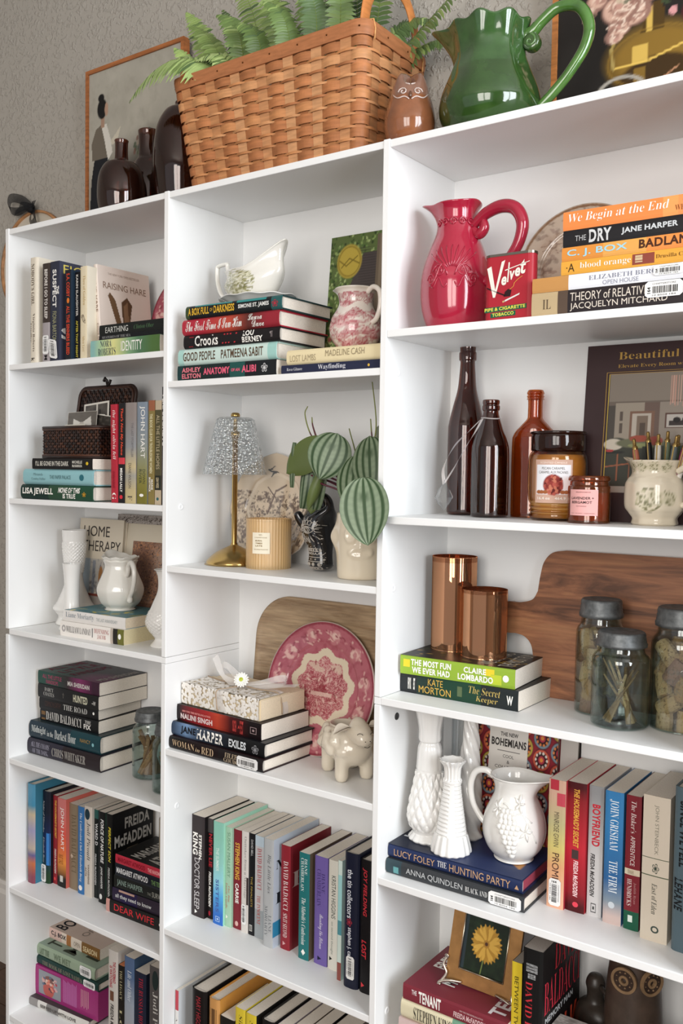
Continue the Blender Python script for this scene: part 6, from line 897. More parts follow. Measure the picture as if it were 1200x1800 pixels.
def clabel(par, r, a0, a1, z0, z1, cv=None, c='ece3cd', texts=(), name='label', h=.0006, m='matt_print'):
    b = MB(); f = lambda u, v, e=0: ((r+h+e)*math.cos(a0+(a1-a0)*u), (r+h+e)*math.sin(a0+(a1-a0)*u), z0+(z1-z0)*v)
    if cv is not None: b.grid(lambda u, v: f(u, v), cv.w-1, cv.h-1, lambda u, v: tuple(cv.a[int(round(v*(cv.h-1))), int(round(u*(cv.w-1)))]))
    else: b.grid(lambda u, v: f(u, v), 16, 1, c)
    for (s, st, cc, u0, u1, v0, v1) in texts: put(b, s, st, cc, lambda a, q: f(u0+(u1-u0)*a, v0+(v1-v0)*q, .0003))
    return b.build(name, m, par)
clabel(CD, .0438, -.75, .05, .03, .07, texts=[('NO.', '', '8a7040', .4, .6, .86, .93), ('CHAMPAGNE', '', '8a7040', .15, .85, .74, .79), ('BURN.', 'N', '8a7040', .2, .6, .58, .65), ('TIMES', 'N', '8a7040', .2, .6, .46, .53), ('LATE', 'N', '8a7040', .2, .6, .34, .41), ('THE CANDLE COLLECTION', '', '8a7040', .1, .9, .18, .23)])
# hand statue
HS = thing('hand_figurine', 'black ceramic upright hand with white henna line drawings', 'figurine', (.792, .135, ZB2), (0, 0, -.35))
me = bpy.data.meshes.new('h'); bm = bmesh.new(); sk = bm.verts.layers.skin.verify()
def chain(pts, root=None):
    vs = [] ; prev = root
    for (x, y, z, r) in pts:
        v = bm.verts.new((x, y, z)); v[sk].radius = (r[0], r[1]) if isinstance(r, tuple) else (r, r)
        if prev: bm.edges.new((prev, v))
        prev = v; vs.append(v)
    return vs
w_ = chain([(0, 0, 0, (.032, .026)), (0, 0, .02, (.029, .024)), (0, 0, .042, (.027, .021)), (0, 0, .066, (.036, .02)), (-.002, 0, .092, (.042, .018)), (-.003, 0, .112, (.041, .016))])
w_[0][sk].use_root = True
for i, (x, l) in enumerate(((-.034, .03), (-.012, .038), (.010, .036), (.031, .026))):
    chain([(x*1.0, -.002, .118, .0095), (x*1.02, -.004, .118+l*.5, .0088), (x*1.0, -.012, .118+l*.85, .0078), (x*.98, -.02, .118+l, .006)], w_[5])
chain([(-.03, -.006, .075, .0125), (-.05, -.014, .092, .0105), (-.056, -.022, .110, .008)], w_[3])
bm.to_mesh(me); bm.free(); ob = bpy.data.objects.new('h', me); COL.objects.link(ob); md_ = ob.modifiers.new('s', 'SKIN'); md_.use_smooth_shade = True; s2 = ob.modifiers.new('b', 'SUBSURF'); s2.levels = 2
dg = bpy.context.evaluated_depsgraph_get(); me2 = bpy.data.meshes.new_from_object(ob.evaluated_get(dg)); bpy.data.objects.remove(ob)
HV = [tuple(v.co) for v in me2.vertices]; b = MB(); b.add(HV, [tuple(p.vertices) for p in me2.polygons], '17171a'); hand = b.build('hand', 'ceramic', HS, True)
from mathutils.bvhtree import BVHTree
bv = BVHTree.FromPolygons(b.v, b.f)
b = MB()
def hl(pts, r=.0007):
    Q = []
    for (x, z) in pts:
        h = bv.ray_cast(Vector((x, -.2, z)), Vector((0, 1, 0)))
        if h[0] is None: 
            if len(Q) > 1: b.tube(Q, r, 5, 'c4bcb2')
            Q = []; continue
        Q.append((x, h[0].y-.0002, z))
    if len(Q) > 1: b.tube(Q, r, 5, 'c4bcb2')
circ = lambda x, z, q, n=12, sz=1: [(x+q*math.cos(2*PI*i/n), z+q*sz*math.sin(2*PI*i/n)) for i in range(n+1)]
hl(circ(0, .078, .004)); hl(circ(0, .078, .013, 18, .5)); hl(circ(0, .078, .0075, 14, .8))
for k in range(9):
    a = PI*k/8; hl(circ(.018*math.cos(a), .078+.014*math.sin(a), .0042, 9)); hl([(.021*math.cos(a), .078+.018*math.sin(a)), (.026*math.cos(a), .078+.024*math.sin(a))])
for k in range(7):
    a = -PI*k/6; hl([(.014*math.cos(a), .072+.007*math.sin(a)), (.02*math.cos(a+.15), .066+.012*math.sin(a+.1)), (.024*math.cos(a), .064+.01*math.sin(a)), (.021*math.cos(a-.2), .07+.008*math.sin(a))])
    for j in range(4): hl(circ((.02+.0035*j)*math.cos(a), .062+(.016+.0035*j)*math.sin(a), .0005, 5))
for z in (.008, .019, .027, .038, .043): hl([(-.03+.005*i, z) for i in range(13)])
for k in range(9): hl(circ(-.026+.0065*k, .0045, .0018, 7)); hl(circ(-.026+.0065*k, .0405, .0014, 6)); hl([(-.028+.0065*k, .036), (-.0265+.0065*k, .032), (-.0232+.0065*k, .032), (-.0215+.0065*k, .036)])
for k in range(4): hl(circ(-.02+.013*k, .0135, .003, 8)); hl(circ(-.02+.013*k, .0135, .0012, 6)); hl(circ(-.015+.013*k, .023, .0012, 5))
for k in range(4): hl(circ(-.036, .07+.012*k, .003, 8, 1.3)); hl([(-.036, .066+.012*k), (-.036, .062+.012*k)])
b.build('henna_lines', 'matt_print', HS, True)['kind'] = 'stuff'
# planter with faces
PT = thing('face_planter', 'cream glazed planter with raised face, against the partition', 'planter', (.914, .088, ZB2), (0, 0, face(.914, .088)))
def ears(a, r, z, k):
    g = math.exp(-((abs(((a+PI) % (2*PI))-PI)-PI/2)/.25)**2)*math.exp(-((z-.073)/.018)**2); e = math.exp(-((z-.073)/.02)**2)
    nose = .0025*math.exp(-((((a+PI) % (2*PI)-PI))/.1)**2)*math.exp(-((z-.066)/.016)**2); eye = sum(.0034*math.exp(-(((((a-s+PI) % (2*PI))-PI)/.22)**2+((z-.078)/.011)**2-1)**2*3) for s in (-.42, .42))
    lid = .0032*math.exp(-(((((a+PI) % (2*PI))-PI)/.45)**2+((z-.048)/.008)**2-1)**2*4)
    rr = r+(.010*g+nose+eye+lid if k < 70 else 0); return (rr*math.cos(a), rr*math.sin(a), z)
b = MB(); pr = shell([(.037, 0), (.0405, .004), (.042, .03), (.043, .06), (.043, .09), (.0425, .114)], .0035)
dense = []
for i in range(len(pr)-1):
    dense.append(pr[i])
b.lathe(pr, 160, 'dccfb8', mod=lambda a, r, z, k: ears(a, r, z, k if k < 44 else 99)); b.build('pot', 'ceramic', PT, True)
b = MB(); b.lathe([(.0005, .1), (.038, .1)], 32, '3a2a1e'); b.build('soil', 'fabric', PT)
PP = thing('peperomia_plant', 'watermelon peperomia with striped drooping leaves growing in the cream planter', 'plant', (.914, .088, ZB2+.1))
rl = random.Random(7)
def leafmesh(c0, tip, nrm, w, back=False, fold=.12):
    """heart leaf: c0 petiole attachment, tip, normal; green stripes as print"""
    c0, tip = Vector(c0), Vector(tip); ax = tip-c0; L = ax.length; ax.normalize(); N_ = Vector(nrm); N_ = (N_-ax*N_.dot(ax)).normalized(); S = ax.cross(N_)
    b = MB(); nu, nv = 40, 34; d, l, k_ = lin('2a4222'), lin('7c8b70'), lin('5d6b3a')
    def f(u, v):
        s = u*2-1; t = -.42+1.42*v; 
        # outline half width at t
        hw = w*math.sqrt(max(0, 1-((t-.22)/.64)**2)) if t < .22 else w*max(0, 1-((t-.22)/.78)**2)**.78
        cup = -fold*w*(s*s)*1.2 - .10*L*max(0, t)**2 + (.0-.12*L*(t*t if t < 0 else 0))
        p = c0+ax*(t*L)+S*(s*hw)+N_*cup; return tuple(p)
    def cf(u, v):
        if back: return k_
        s = u*2-1; t = -.42+1.42*v; hw = max(1e-6, math.sqrt(max(0, 1-((t-.22)/.64)**2)) if t < .22 else max(0, 1-((t-.22)/.78)**2)**.78)
        # meridian veins from base attachment to tip: constant |s| curves, pinched at both ends
        q = abs(s); q = q if t > 0 else q*(.6+.4*1)
        ph = q*2.7; st = abs(ph-round(ph)); wd = .20+.06*(1-hw); m_ = 1/(1+math.exp((st-wd)*40)); m_ = max(m_, math.exp(-(math.hypot(t, s*hw*w/L)/.10)**2)); m_ = max(m_, 1/(1+math.exp((.965-q)*60))*.6)
        n = .95+.07*math.sin(t*46+abs(s)*9); return tuple(d[i]*m_+l[i]*n*(1-m_) for i in range(3))
    b.grid(f, nu, nv, cf); return b.build('leaf', 'leaf', PP, True)
def L_(px, tp, n, w, **k): return leafmesh(tuple(px[i]-(.914, .088, ZB2+.1)[i] for i in range(3)), tuple(tp[i]-(.914, .088, ZB2+.1)[i] for i in range(3)), n, w, **k)
CAMD = (.55, -.83, .15)
LV = [((.882, .042, 1.383), (.866, .026, 1.327), (.5, -.78, .38), .039, {}), ((1.000, -.030, 1.300), (1.014, -.040, 1.224), (.22, -.93, .3), .042, dict(fold=-.05)),
      ((.955, .05, 1.372), (.968, .035, 1.30), (.1, -.8, .5), .034, {}), ((.925, .048, 1.342), (.93, .03, 1.275), (.1, -.8, .55), .034, {}),
      ((.915, .13, 1.40), (.93, .11, 1.35), (-.3, -.5, -.4), .036, dict(back=True)), ((.815, .075, 1.378), (.762, .06, 1.335), (-.1, -.8, -.2), .030, dict(back=True)),
      ((.786, .082, 1.336), (.777, .078, 1.272), (-.35, -.9, .1), .017, dict(fold=.7)), ((.822, .072, 1.338), (.816, .065, 1.272), (-.3, -.9, .2), .019, dict(fold=.7)),
      ((.842, .058, 1.318), (.826, .052, 1.268), (.8, -.5, .1), .011, dict(back=True, fold=.5)), ((.802, .1, 1.33), (.797, .09, 1.262), (.2, -.8, -.2), .022, dict(back=True)),
      ((.768, .07, 1.368), (.762, .068, 1.31), (-.5, -.8, .1), .012, dict(fold=.5))]
for c0, tp, n, w, k in LV:
    L_(c0, tp, n, w, **k)
    b = MB(); q = [(rl.uniform(-.015, .015), rl.uniform(-.015, .015), 0)]; e = tuple(c0[i]-(.914, .088, ZB2+.1)[i] for i in range(3)); ev = Vector(e)+Vector((0, .004, .001))
    q += [(e[0]*.4, e[1]*.4+.01, max(.03, e[2]*.7)), tuple(ev)]; b.tube(smooth(q, 6), [.0024]*6+[.0018]*7, 7, '5a2330'); b.build('stem', 'leaf', PP, True)
for P_ in ([(0, 0, 0), (.0, .0, .06), (.012, .01, .12), (.022, .01, .17), (.018, .0, .25)], [(.02, .01, .115), (.012, .012, .15), (.01, .01, .18)], [(.0, 0, 0), (-.04, .0, .07), (-.09, .0, .13), (-.115, 0, .155), (-.128, 0, .19), (-.122, 0, .205)], [(-.1, 0, .145), (-.11, 0, .17), (-.112, 0, .185)], [(0, 0, 0), (.03, .02, .08), (.055, .03, .16)], [(0, 0, 0), (-.03, .03, .1), (-.05, .03, .165)], [(0, 0, 0), (.02, .03, .08), (.03, .03, .175)]):
    b = MB(); q = smooth(P_, 6); n_ = len(q); b.tube(q, [.0018*(1-.5*i/n_) for i in range(n_)], 6, [lin('5a2a30') if i/n_ < .6 else lin('7a8040') for i in range(n_) for j in range(6)]); b.build('stem' if P_[0] == (0, 0, 0) else 'flower_spike', 'leaf', PP, True)
# ------------------------------------------------------------------ middle bay below: tray, lace book, sheep
ZB3 = -1.0736+Z0
TR = thing('wooden_tray', 'rounded pale wooden tray leaning at the back behind the red plate', 'tray', (.578, .178, ZB3+.0003), (-.09, 0, 0))
def rrect(w, h, r, n=8):
    o = []
    for (cx, cy, a0) in ((w-r, r, -PI/2), (w-r, h-r, 0), (r, h-r, PI/2), (r, r, PI)): o += [(cx+r*math.cos(a0+PI/2*i/n), cy+r*math.sin(a0+PI/2*i/n)) for i in range(n+1)]
    return o
b = MB(); ol = rrect(.40, .292, .085, 12); n = len(ol); cx, cy = .2, .146
def ring(s, y): return [(cx+(x-cx)*s, y, cy+(z-cy)*s) for x, z in ol]
rings = [ring(.93, .013), ring(.985, .011), ring(1, .007), ring(.995, .001), ring(.975, 0), ring(.95, .002), ring(.92, .006), ring(.0001, .0065)]
b.add(sum(rings, []), [(k*n+i, k*n+(i+1) % n, (k+1)*n+(i+1) % n, (k+1)*n+i) for k in range(len(rings)-1) for i in range(n)] + [tuple(range(n))], '9c8164'); 
mat('tray_wood', .55, spec=.3, col='a68c6e', noise=(4, .0)); tm = MATS['tray_wood'].node_tree; N_, L2 = tm.nodes, tm.links
def grain(name, c1, c2, c3, sx, sz, rough=.5):
    """long irregular grain along local x from stretched noise, and growth rings"""
    m = bpy.data.materials.new(name); m.use_nodes = True; nt = m.node_tree; N = nt.nodes; L = nt.links; bs = N['Principled BSDF']
    tc = N.new('ShaderNodeTexCoord'); mp = N.new('ShaderNodeMapping'); mp.inputs['Scale'].default_value = (sx, sz*.3, sz); L.new(tc.outputs['Object'], mp.inputs[0])
    n = N.new('ShaderNodeTexNoise'); n.inputs['Scale'].default_value = 1; n.inputs['Detail'].default_value = 6; n.inputs['Roughness'].default_value = .62; n.inputs['Distortion'].default_value = .9; L.new(mp.outputs[0], n.inputs['Vector'])
    cr = N.new('ShaderNodeValToRGB'); e = cr.color_ramp.elements; e[0].color = lin(c2)+(1,); e[0].position = .34; e[1].color = lin(c3)+(1,); e[1].position = .66; x = e.new(.5); x.color = lin(c1)+(1,); L.new(n.outputs['Fac'], cr.inputs[0])
    mp2 = N.new('ShaderNodeMapping'); mp2.inputs['Scale'].default_value = (sx*3, sz, sz*6); L.new(tc.outputs['Object'], mp2.inputs[0]); n2 = N.new('ShaderNodeTexNoise'); n2.inputs['Scale'].default_value = 1; n2.inputs['Detail'].default_value = 3; L.new(mp2.outputs[0], n2.inputs['Vector'])
    r = N.new('ShaderNodeMapRange'); r.inputs[1].default_value = .3; r.inputs[2].default_value = .7; r.inputs[3].default_value = .78; r.inputs[4].default_value = 1.15; L.new(n2.outputs['Fac'], r.inputs[0])
    v = N.new('ShaderNodeVectorMath'); v.operation = 'SCALE'; L.new(cr.outputs[0], v.inputs[0]); L.new(r.outputs[0], v.inputs['Scale']); L.new(v.outputs[0], bs.inputs['Base Color']); bs.inputs['Roughness'].default_value = rough
    bp = N.new('ShaderNodeBump'); bp.inputs['Strength'].default_value = .15; bp.inputs['Distance'].default_value = .001; L.new(n2.outputs['Fac'], bp.inputs['Height']); L.new(bp.outputs[0], bs.inputs['Normal']); MATS[name] = m
grain('pale_grain', 'a38a6c', '85694c', 'b59c7c', 5, 42)
grain('walnut_grain', '946040', '5c3822', 'ac7850', 4, 34)
b.build('tray_body', 'pale_grain', TR, True)
zl = BOOKTOP['black and fiery red']
LB = thing('lace_wrapped_book', 'old book wrapped in white lace and tied with a sheer ribbon and daisy', 'book', (.522, .042, zl), (0, 0, -.05))
LW, LD, LH = .212, .125, .040
b = MB(); b.box((.004, .004, .0015), (LW, LD, LH-.0015), 'e0cfb4'); b.build('pages', 'paper', LB)
lm = mat('lace', .9, spec=.1, col='ece7df'); nt = lm.node_tree; N = nt.nodes; L = nt.links
tc = N.new('ShaderNodeTexCoord'); vo = N.new('ShaderNodeTexVoronoi'); vo.inputs['Scale'].default_value = 170; L.new(tc.outputs['Object'], vo.inputs['Vector']); nz = N.new('ShaderNodeTexNoise'); nz.inputs['Scale'].default_value = 55; L.new(tc.outputs['Object'], nz.inputs['Vector'])
ad = N.new('ShaderNodeMath'); ad.operation = 'MULTIPLY_ADD'; ad.inputs[1].default_value = .5; L.new(nz.outputs['Fac'], ad.inputs[0]); L.new(vo.outputs['Distance'], ad.inputs[2]); gt = N.new('ShaderNodeMath'); gt.operation = 'GREATER_THAN'; gt.inputs[1].default_value = .90; L.new(ad.outputs[0], gt.inputs[0])
iv = N.new('ShaderNodeMath'); iv.operation = 'SUBTRACT'; iv.inputs[0].default_value = 1; L.new(gt.outputs[0], iv.inputs[1]); L.new(iv.outputs[0], N['Principled BSDF'].inputs['Alpha'])
bp = N.new('ShaderNodeBump'); bp.inputs['Strength'].default_value = .6; bp.inputs['Distance'].default_value = .001; bp.invert = True; L.new(ad.outputs[0], bp.inputs['Height']); L.new(bp.outputs[0], N['Principled BSDF'].inputs['Normal'])
b = MB(); b.box((.001, .001, 0), (LW-.002, .004, LH), 'd4c2a0'); b.box((.001, .001, LH-.0015), (LW-.002, .085, LH), 'd6c6a8'); b.box((.001, .001, 0), (LW-.002, .11, .0015), 'd6c6a8'); b.build('cover', 'cover', LB)
b = MB(); st = [(0, -.0004, .001), (0, -.001, LH*.5), (0, -.0006, LH), (0, .004, LH+.0014), (0, .03, LH+.0012), (0, .06+.01, LH+.0012)]; st = smooth([(y, z) for _, y, z in st], 4)
b.grid(lambda u, v: (-.001+(LW-.001)*u, st[int(round(v*(len(st)-1)))][0]+.0012*math.sin(u*40)*(v > .9)-.0006*math.sin(u*25)*(v < .3), st[int(round(v*(len(st)-1)))][1]+.0004*math.sin(u*60)), 60, len(st)-1, 'ece7df'); b.build('lace_band', 'lace', LB, True)
b = MB(); 
def loopbox(x, w, c, r=.0012): 
    q = [(x, -.002, .0), (x, -.002, LH*.5), (x, -.002, LH+.001), (x, .03, LH+.003), (x+.004, LD-.02, LH+.002)]; return q
mat('ribbon', .6, spec=.3); MATS['ribbon'].node_tree.nodes['Principled BSDF'].inputs['Alpha'].default_value = .5
b.grid(lambda u, v: tuple(Vector(smooth([( .118, -.0025, .002), (.110, -.003, .02), (.108, -.002, LH+.001), (.112, .02, LH+.003), (.12, .05, LH+.004)], 5)[int(round(v*20))])+Vector(((u-.5)*.022*(1-.4*v), 0, 0))), 4, 20, 'e9e4df')
b.grid(lambda u, v: tuple(Vector(smooth([(.12, .05, LH+.004), (.16, .055, LH+.0035), (LW-.01, .065, LH+.002), (LW+.001, .068, LH*.5), (LW+.001, .07, .002)], 5)[int(round(v*20))])+Vector((0, (u-.5)*.016, 0))), 4, 20, 'e9e4df'); b.build('ribbon_band', 'ribbon', LB, True)
b = MB()
for P_ in ([(.104, -.0028, .001), (.101, -.0028, LH*.5), (.101, -.0022, LH+.001), (.11, .02, LH+.0035), (.12, .05, LH+.0055)], [(.12, .05, LH+.0055), (.16, .047, LH+.0048), (LW-.008, .056, LH+.003), (LW+.0018, .058, LH*.6), (LW+.0018, .06, .003)], [(.0, .07, LH+.002), (.05, .058, LH+.003), (.12, .05, LH+.005)]): b.tube(smooth(P_, 5), .0013, 6, 'a8937c')
b.build('cord', 'fabric', LB, True)
b = MB()
for P_, ax in (([(.12, .05, LH+.006), (.09, .06, LH+.02), (.05, .07, LH+.032), (.03, .075, LH+.02), (.08, .06, LH+.008)], (0, .6, .5)), ([(.12, .05, LH+.006), (.16, .06, LH+.016), (.20, .08, LH+.026), (.19, .085, LH+.012), (.14, .06, LH+.006)], (0, .6, .5)), ([(.12, .05, LH+.006), (.07, .05, LH+.012), (.02, .07, LH+.045)], (0, .5, .5)), ([(.12, .05, LH+.006), (.17, .07, LH+.008), (.225, .09, LH+.014)], (0, .7, .3))):
    ribbon(b, P_, .014, 'eeeae6', ax)
b.build('bow', 'ribbon', LB, True)
b = MB(); fc = Vector((.122, .043, LH+.017)); fd = Vector((.5, -.75, .45)).normalized(); Rq = fd.to_track_quat('Z', 'Y').to_matrix()
for lay in range(3):
    for k in range(16):
        a = 2*PI*k/16+lay*.2; r0, r1, w_ = .002, .0155-.003*lay, .0022; h = .001+.002*lay
        pts = [(r0*math.cos(a)-w_*math.sin(a)*.4, r0*math.sin(a)+w_*math.cos(a)*.4, h), (r0*math.cos(a)+w_*math.sin(a)*.4, r0*math.sin(a)-w_*math.cos(a)*.4, h), (r1*.8*math.cos(a)+w_*math.sin(a), r1*.8*math.sin(a)-w_*math.cos(a), h+.002), (r1*math.cos(a), r1*math.sin(a), h+.001), (r1*.8*math.cos(a)-w_*math.sin(a), r1*.8*math.sin(a)+w_*math.cos(a), h+.002)]
        b.add([tuple(fc+Rq @ Vector(p)) for p in pts], [(0, 1, 2, 3, 4)], 'f4f3ee')
k0 = len(b.v); b.lathe(smooth([(.0045, .003), (.004, .006), (.0005, .0075)], 4), 16, 'b5c03a'); b.v[k0:] = [tuple(fc+Rq @ Vector(p)) for p in b.v[k0:]]; b.build('daisy', 'leaf', LB)
# sheep planter: one continuous body from merged rounded volumes
SP = thing('sheep_planter', 'cream ceramic sheep planter with open back, right of the red plate', 'planter', (.884, .098, ZB3), (0, 0, -.55)); SP.scale = (1.13, 1.13, 1.13)
me = bpy.data.meshes.new('sheep'); mb_ = bpy.data.metaballs.new('sheepmeta'); mb_.resolution = .0042; mb_.threshold = .35; mo = bpy.data.objects.new('sheepmeta', mb_); COL.objects.link(mo)
def ell(x, y, z, r, sx=1, sy=1, sz=1):
    e = mb_.elements.new(type='ELLIPSOID'); e.co = (x, y, z); e.radius = r*1.28; e.size_x, e.size_y, e.size_z = sx, sy, sz; e.stiffness = 3
ell(0, 0, .052, .04, 1.15, .95, .85); ell(-.02, 0, .052, .037, 1, .95, .9); ell(.022, 0, .05, .036, 1, .95, .9)
for sx_ in (-.027, .03):
    for sy_ in (-.021, .021):
        for q in range(5): ell(sx_, sy_, .008+.0075*q, .0115)
ell(.046, 0, .080, .021, 1, .98, .95); ell(.056, 0, .077, .0185, 1, .95, .88); ell(.064, 0, .073, .0145, 1, 1, .85); ell(.042, 0, .092, .012)
rr = random.Random(4)
for k in range(64):
    a = rr.random()*2*PI; t = rr.uniform(-.2, .8); x, y, z = .05*math.cos(a)*math.cos(t), .040*math.sin(a)*math.cos(t), .052+.034*math.sin(t)
    if z > .074 and abs(x) < .03 and abs(y) < .03: continue
    if x > .045: continue
    ell(x*.97, y*.97, z, .0085)
dg = bpy.context.evaluated_depsgraph_get(); me2 = bpy.data.meshes.new_from_object(mo.evaluated_get(dg)); bpy.data.objects.remove(mo); bpy.data.metaballs.remove(mb_)
V_ = np.array([v.co[:] for v in me2.vertices]); V_[:, 2] = np.maximum(V_[:, 2]-V_[:, 2].min()*0, 0.0)
# sink the planter's opening into the back
d = np.hypot((V_[:, 0]+.012)/.026, V_[:, 1]/.023); top = (V_[:, 2] > .066) & (d < 1.0); V_[top, 2] -= .03*np.clip((1-d[top])/.22, 0, 1)
b = MB(); b.add([tuple(v) for v in V_.tolist()], [tuple(p.vertices) for p in me2.polygons], 'd8cdba'); b.build('body', 'ceramic', SP, True)
b = MB(); b.lathe([(.0245, -.002), (.0235, .0015), (.0215, .001), (.0195, -.016), (.0005, -.02)], 32, 'cfc3ae', (-.012, 0, .0785), mod=lambda a, r, z, k: (r*1.1*math.cos(a), r*.95*math.sin(a), z), cf=lambda u, k, r, z: lin('d8cdba') if k < 3 else lin('8f8576')); b.build('planter_opening', 'ceramic', SP, True)
for sg in (-1, 1):
    b = MB(); b.grid(lambda u, v: (.050+.02*(u-.5)*math.sin(PI*v)*1.3, sg*(.015+.030*v), .090-.008*v*v+.006*(abs(2*u-1)**2)*math.sin(PI*v)), 8, 8, 'e2d8c8'); b.grid(lambda u, v: (.050+.02*(u-.5)*math.sin(PI*v)*1.3, sg*(.015+.030*v), .088-.008*v*v+.006*(abs(2*u-1)**2)*math.sin(PI*v)), 8, 8, 'e2d8c8', flip=True); b.build('ear', 'ceramic', SP, True)
b = MB()
for sg in (-1, 1):
    b.tube([(.0735-.002*math.cos(a_), sg*(.010+.0035*math.cos(a_)), .083+.0025*math.sin(a_)) for a_ in [PI*i/8 for i in range(9)]], .0005, 5, '3a332c'); b.lathe([(.0005, .0008), (.0012, 0)], 8, '3a332c', (.0805, sg*.004, .074))
b.tube([(.0785, -.005, .066), (.080, 0, .0645), (.0785, .005, .066)], .0005, 5, '3a332c'); b.build('face_lines', 'matt_print', SP, True)
# ------------------------------------------------------------------ top right bay: red pitcher, tobacco tin
ZC1 = -.3002+Z0
RP = lathe_obj('pitcher', 'tall crimson glazed pitcher with embossed scrolls, left side of the top right shelf', 'pitcher', (1.100, .078, ZC1), [(.04, 0), (.045, .004), (.054, .03), (.0575, .06), (.055, .095), (.044, .13), (.034, .155), (.031, .175), (.033, .19), (.039, .2)], 'a31f38', 'ceramic', 110, mod=spoutmod(PI, .5, .75, .010, .155, .2, back=(.004, 0)), wall=.004, rot=-.12)
handle(RP, [(.03, 0, .158, .0075), (.043, 0, .150, .0085), (.052, 0, .158, .008), (.05, 0, .168, .006), (.046, 0, .16, .004)], .006, 'a31f38', 'ceramic', name='scroll')
handle(RP, [(.031, 0, .165, .007), (.055, 0, .180, .0095), (.083, 0, .186, .0105), (.108, 0, .178, .0105), (.121, 0, .155, .010), (.116, 0, .128, .009), (.1, 0, .105, .0085), (.075, 0, .085, .008), (.055, 0, .072, .0075)], .008, 'a31f38', 'ceramic')
b = MB(); tt = [(0, .04), (.004, .045), (.03, .054), (.06, .0575), (.095, .055), (.13, .044), (.155, .034), (.175, .031), (.19, .033)]
def onp(a, z, h=.0004): R = np.interp(z, [q[0] for q in tt], [q[1] for q in tt])+h; return (R*math.cos(a), R*math.sin(a), z)
fa = face(1.1, .078)+.12
for k in range(9):
    t = (k-4)*.16; b.tube([onp(fa-.15+t*s*1.3, .085+.045*s*math.cos(t*1.1)) for s in [.2, .4, .6, .8, 1]], [.001, .0014, .0018, .0018, .0006], 6, 'a31f38')
for sg in (-1, 1):
    b.tube([onp(fa-.15+sg*(.1+.55*s), .08+.02*math.sin(s*5)*(1-s*.3)) for s in [i/14 for i in range(15)]], .0017, 6, 'a31f38')
    b.tube([onp(fa-.15+sg*(.35+.2*math.cos(q)*(1-q/14)), .088+.011*math.sin(q)*(1-q/14)) for q in [i*.6 for i in range(18)]], .0015, 6, 'a31f38')
    b.tube([onp(fa-.15+sg*(.62+.14*math.cos(q)*(1-q/14)), .075+.010*math.sin(q)*(1-q/14)) for q in [i*.6 for i in range(18)]], .0015, 6, 'a31f38')
    b.tube([onp(fa-.15+sg*(.1+.5*s), .07-.008*math.sin(s*9)) for s in [i/14 for i in range(15)]], .0012, 6, 'a31f38')
for k in range(6): b.tube([onp(fa-1.1+k*.45+.2*math.cos(q)*(1-q/12), .17+.007*math.sin(q)*(1-q/12)) for q in [i*.6 for i in range(16)]], .0014, 6, 'a31f38')
b.build('embossed_scrolls', 'ceramic', RP, True)['kind'] = 'stuff'
TN = thing('tobacco_tin', 'small red Velvet-lettered tobacco tin in front of the red pitcher'.replace('Velvet-lettered', 'upright'), 'tin', (1.181, .018, ZC1), (0, 0, .02))
tw, td, th_ = .079, .021, .1
def rr2(w, d, r, n=5): return [(x, y) for x, y in rrect(w, d, r, n)]
b = MB(); b.prism(rr2(tw, td, .009), lambda p, t: (p[0], p[1], th_*.985*t), 'a51628', cside='a81628'); b.build('body', 'cover', TN)
b = MB(); b.prism(rr2(tw+.0012, td+.0012, .0095), lambda p, t: (p[0]-.0006, p[1]-.0006, th_*.965+.0035*t), '8a8478'); b.prism(rr2(tw-.001, td-.001, .009), lambda p, t: (p[0]+.0005, p[1]+.0005, th_*.985+.002*t), '9a9488'); b.build('lid', 'metal', TN)
b = MB(); P2 = lambda u, v: (tw*(.06+.88*u), -.0003, th_*v)
b.quad([P2(-.03, .06+.0), P2(.98, .13), P2(.98, .215), P2(-.03, .145)], '17553f') if 0 else None
b.quad([P2(-.04, .14), P2(.93, .165), P2(.93, .235), P2(-.04, .215)], '155a42'); b.quad([P2(.1, .06), P2(.68, .075), P2(.68, .145), P2(.1, .13)], '155a42')
P3 = lambda u, v: (tw*(.06+.88*u), -.0006, th_*v)
put(b, 'PIPE & CIGARETTE', 'N', 'd8cf52', lambda a, q: P3(-.04+.94*a, .155+.05*q+.022*a)); put(b, 'TOBACCO', 'N', 'd8cf52', lambda a, q: P3(.14+.5*a, .075+.05*q+.012*a))
b.add([P3(.0, .80), P3(.10, .83), P3(.20, .47), P3(.34, .88), P3(.42, .9), P3(.20, .36), P3(.15, .36)], [(0, 6, 2, 1), (6, 5, 2), (2, 5, 4, 3)], 'e8e2d6')
for s, u0, u1, v0, v1 in (('e', .34, .46, .53, .66), ('l', .47, .53, .57, .86), ('v', .53, .65, .60, .73), ('e', .65, .77, .64, .77), ('t', .77, .9, .67, .88)): put(b, s, 'O', 'e8e2d6', lambda a, q: P3(u0+(u1-u0)*a, v0+(v1-v0)*q))
b.quad([P3(.42, .74), P3(.98, .84), P3(.98, .85), P3(.42, .755)], 'e8e2d6'); b.quad([P3(.0, .5), P3(.42, .37), P3(.44, .385), P3(0, .52)], '241418'); b.add([P3(.40, .36), P3(.55, .36), P3(.58, .45), P3(.5, .47), P3(.43, .43)], [(0, 1, 2, 3, 4)], '2a1518'); b.quad([P3(.42, .28), P3(.76, .37), P3(.77, .395), P3(.41, .305)], 'dcd8d4'); b.quad([P3(.38, .27), P3(.44, .285), P3(.43, .31), P3(.37, .295)], 'c9a070')
b.tube([P3(.54, .46), P3(.62, .50), P3(.64, .55), P3(.72, .60), P3(.82, .64)], .0004, 4, 'd9a04a'); b.build('lettering', 'matt_print', TN)['kind'] = 'stuff'
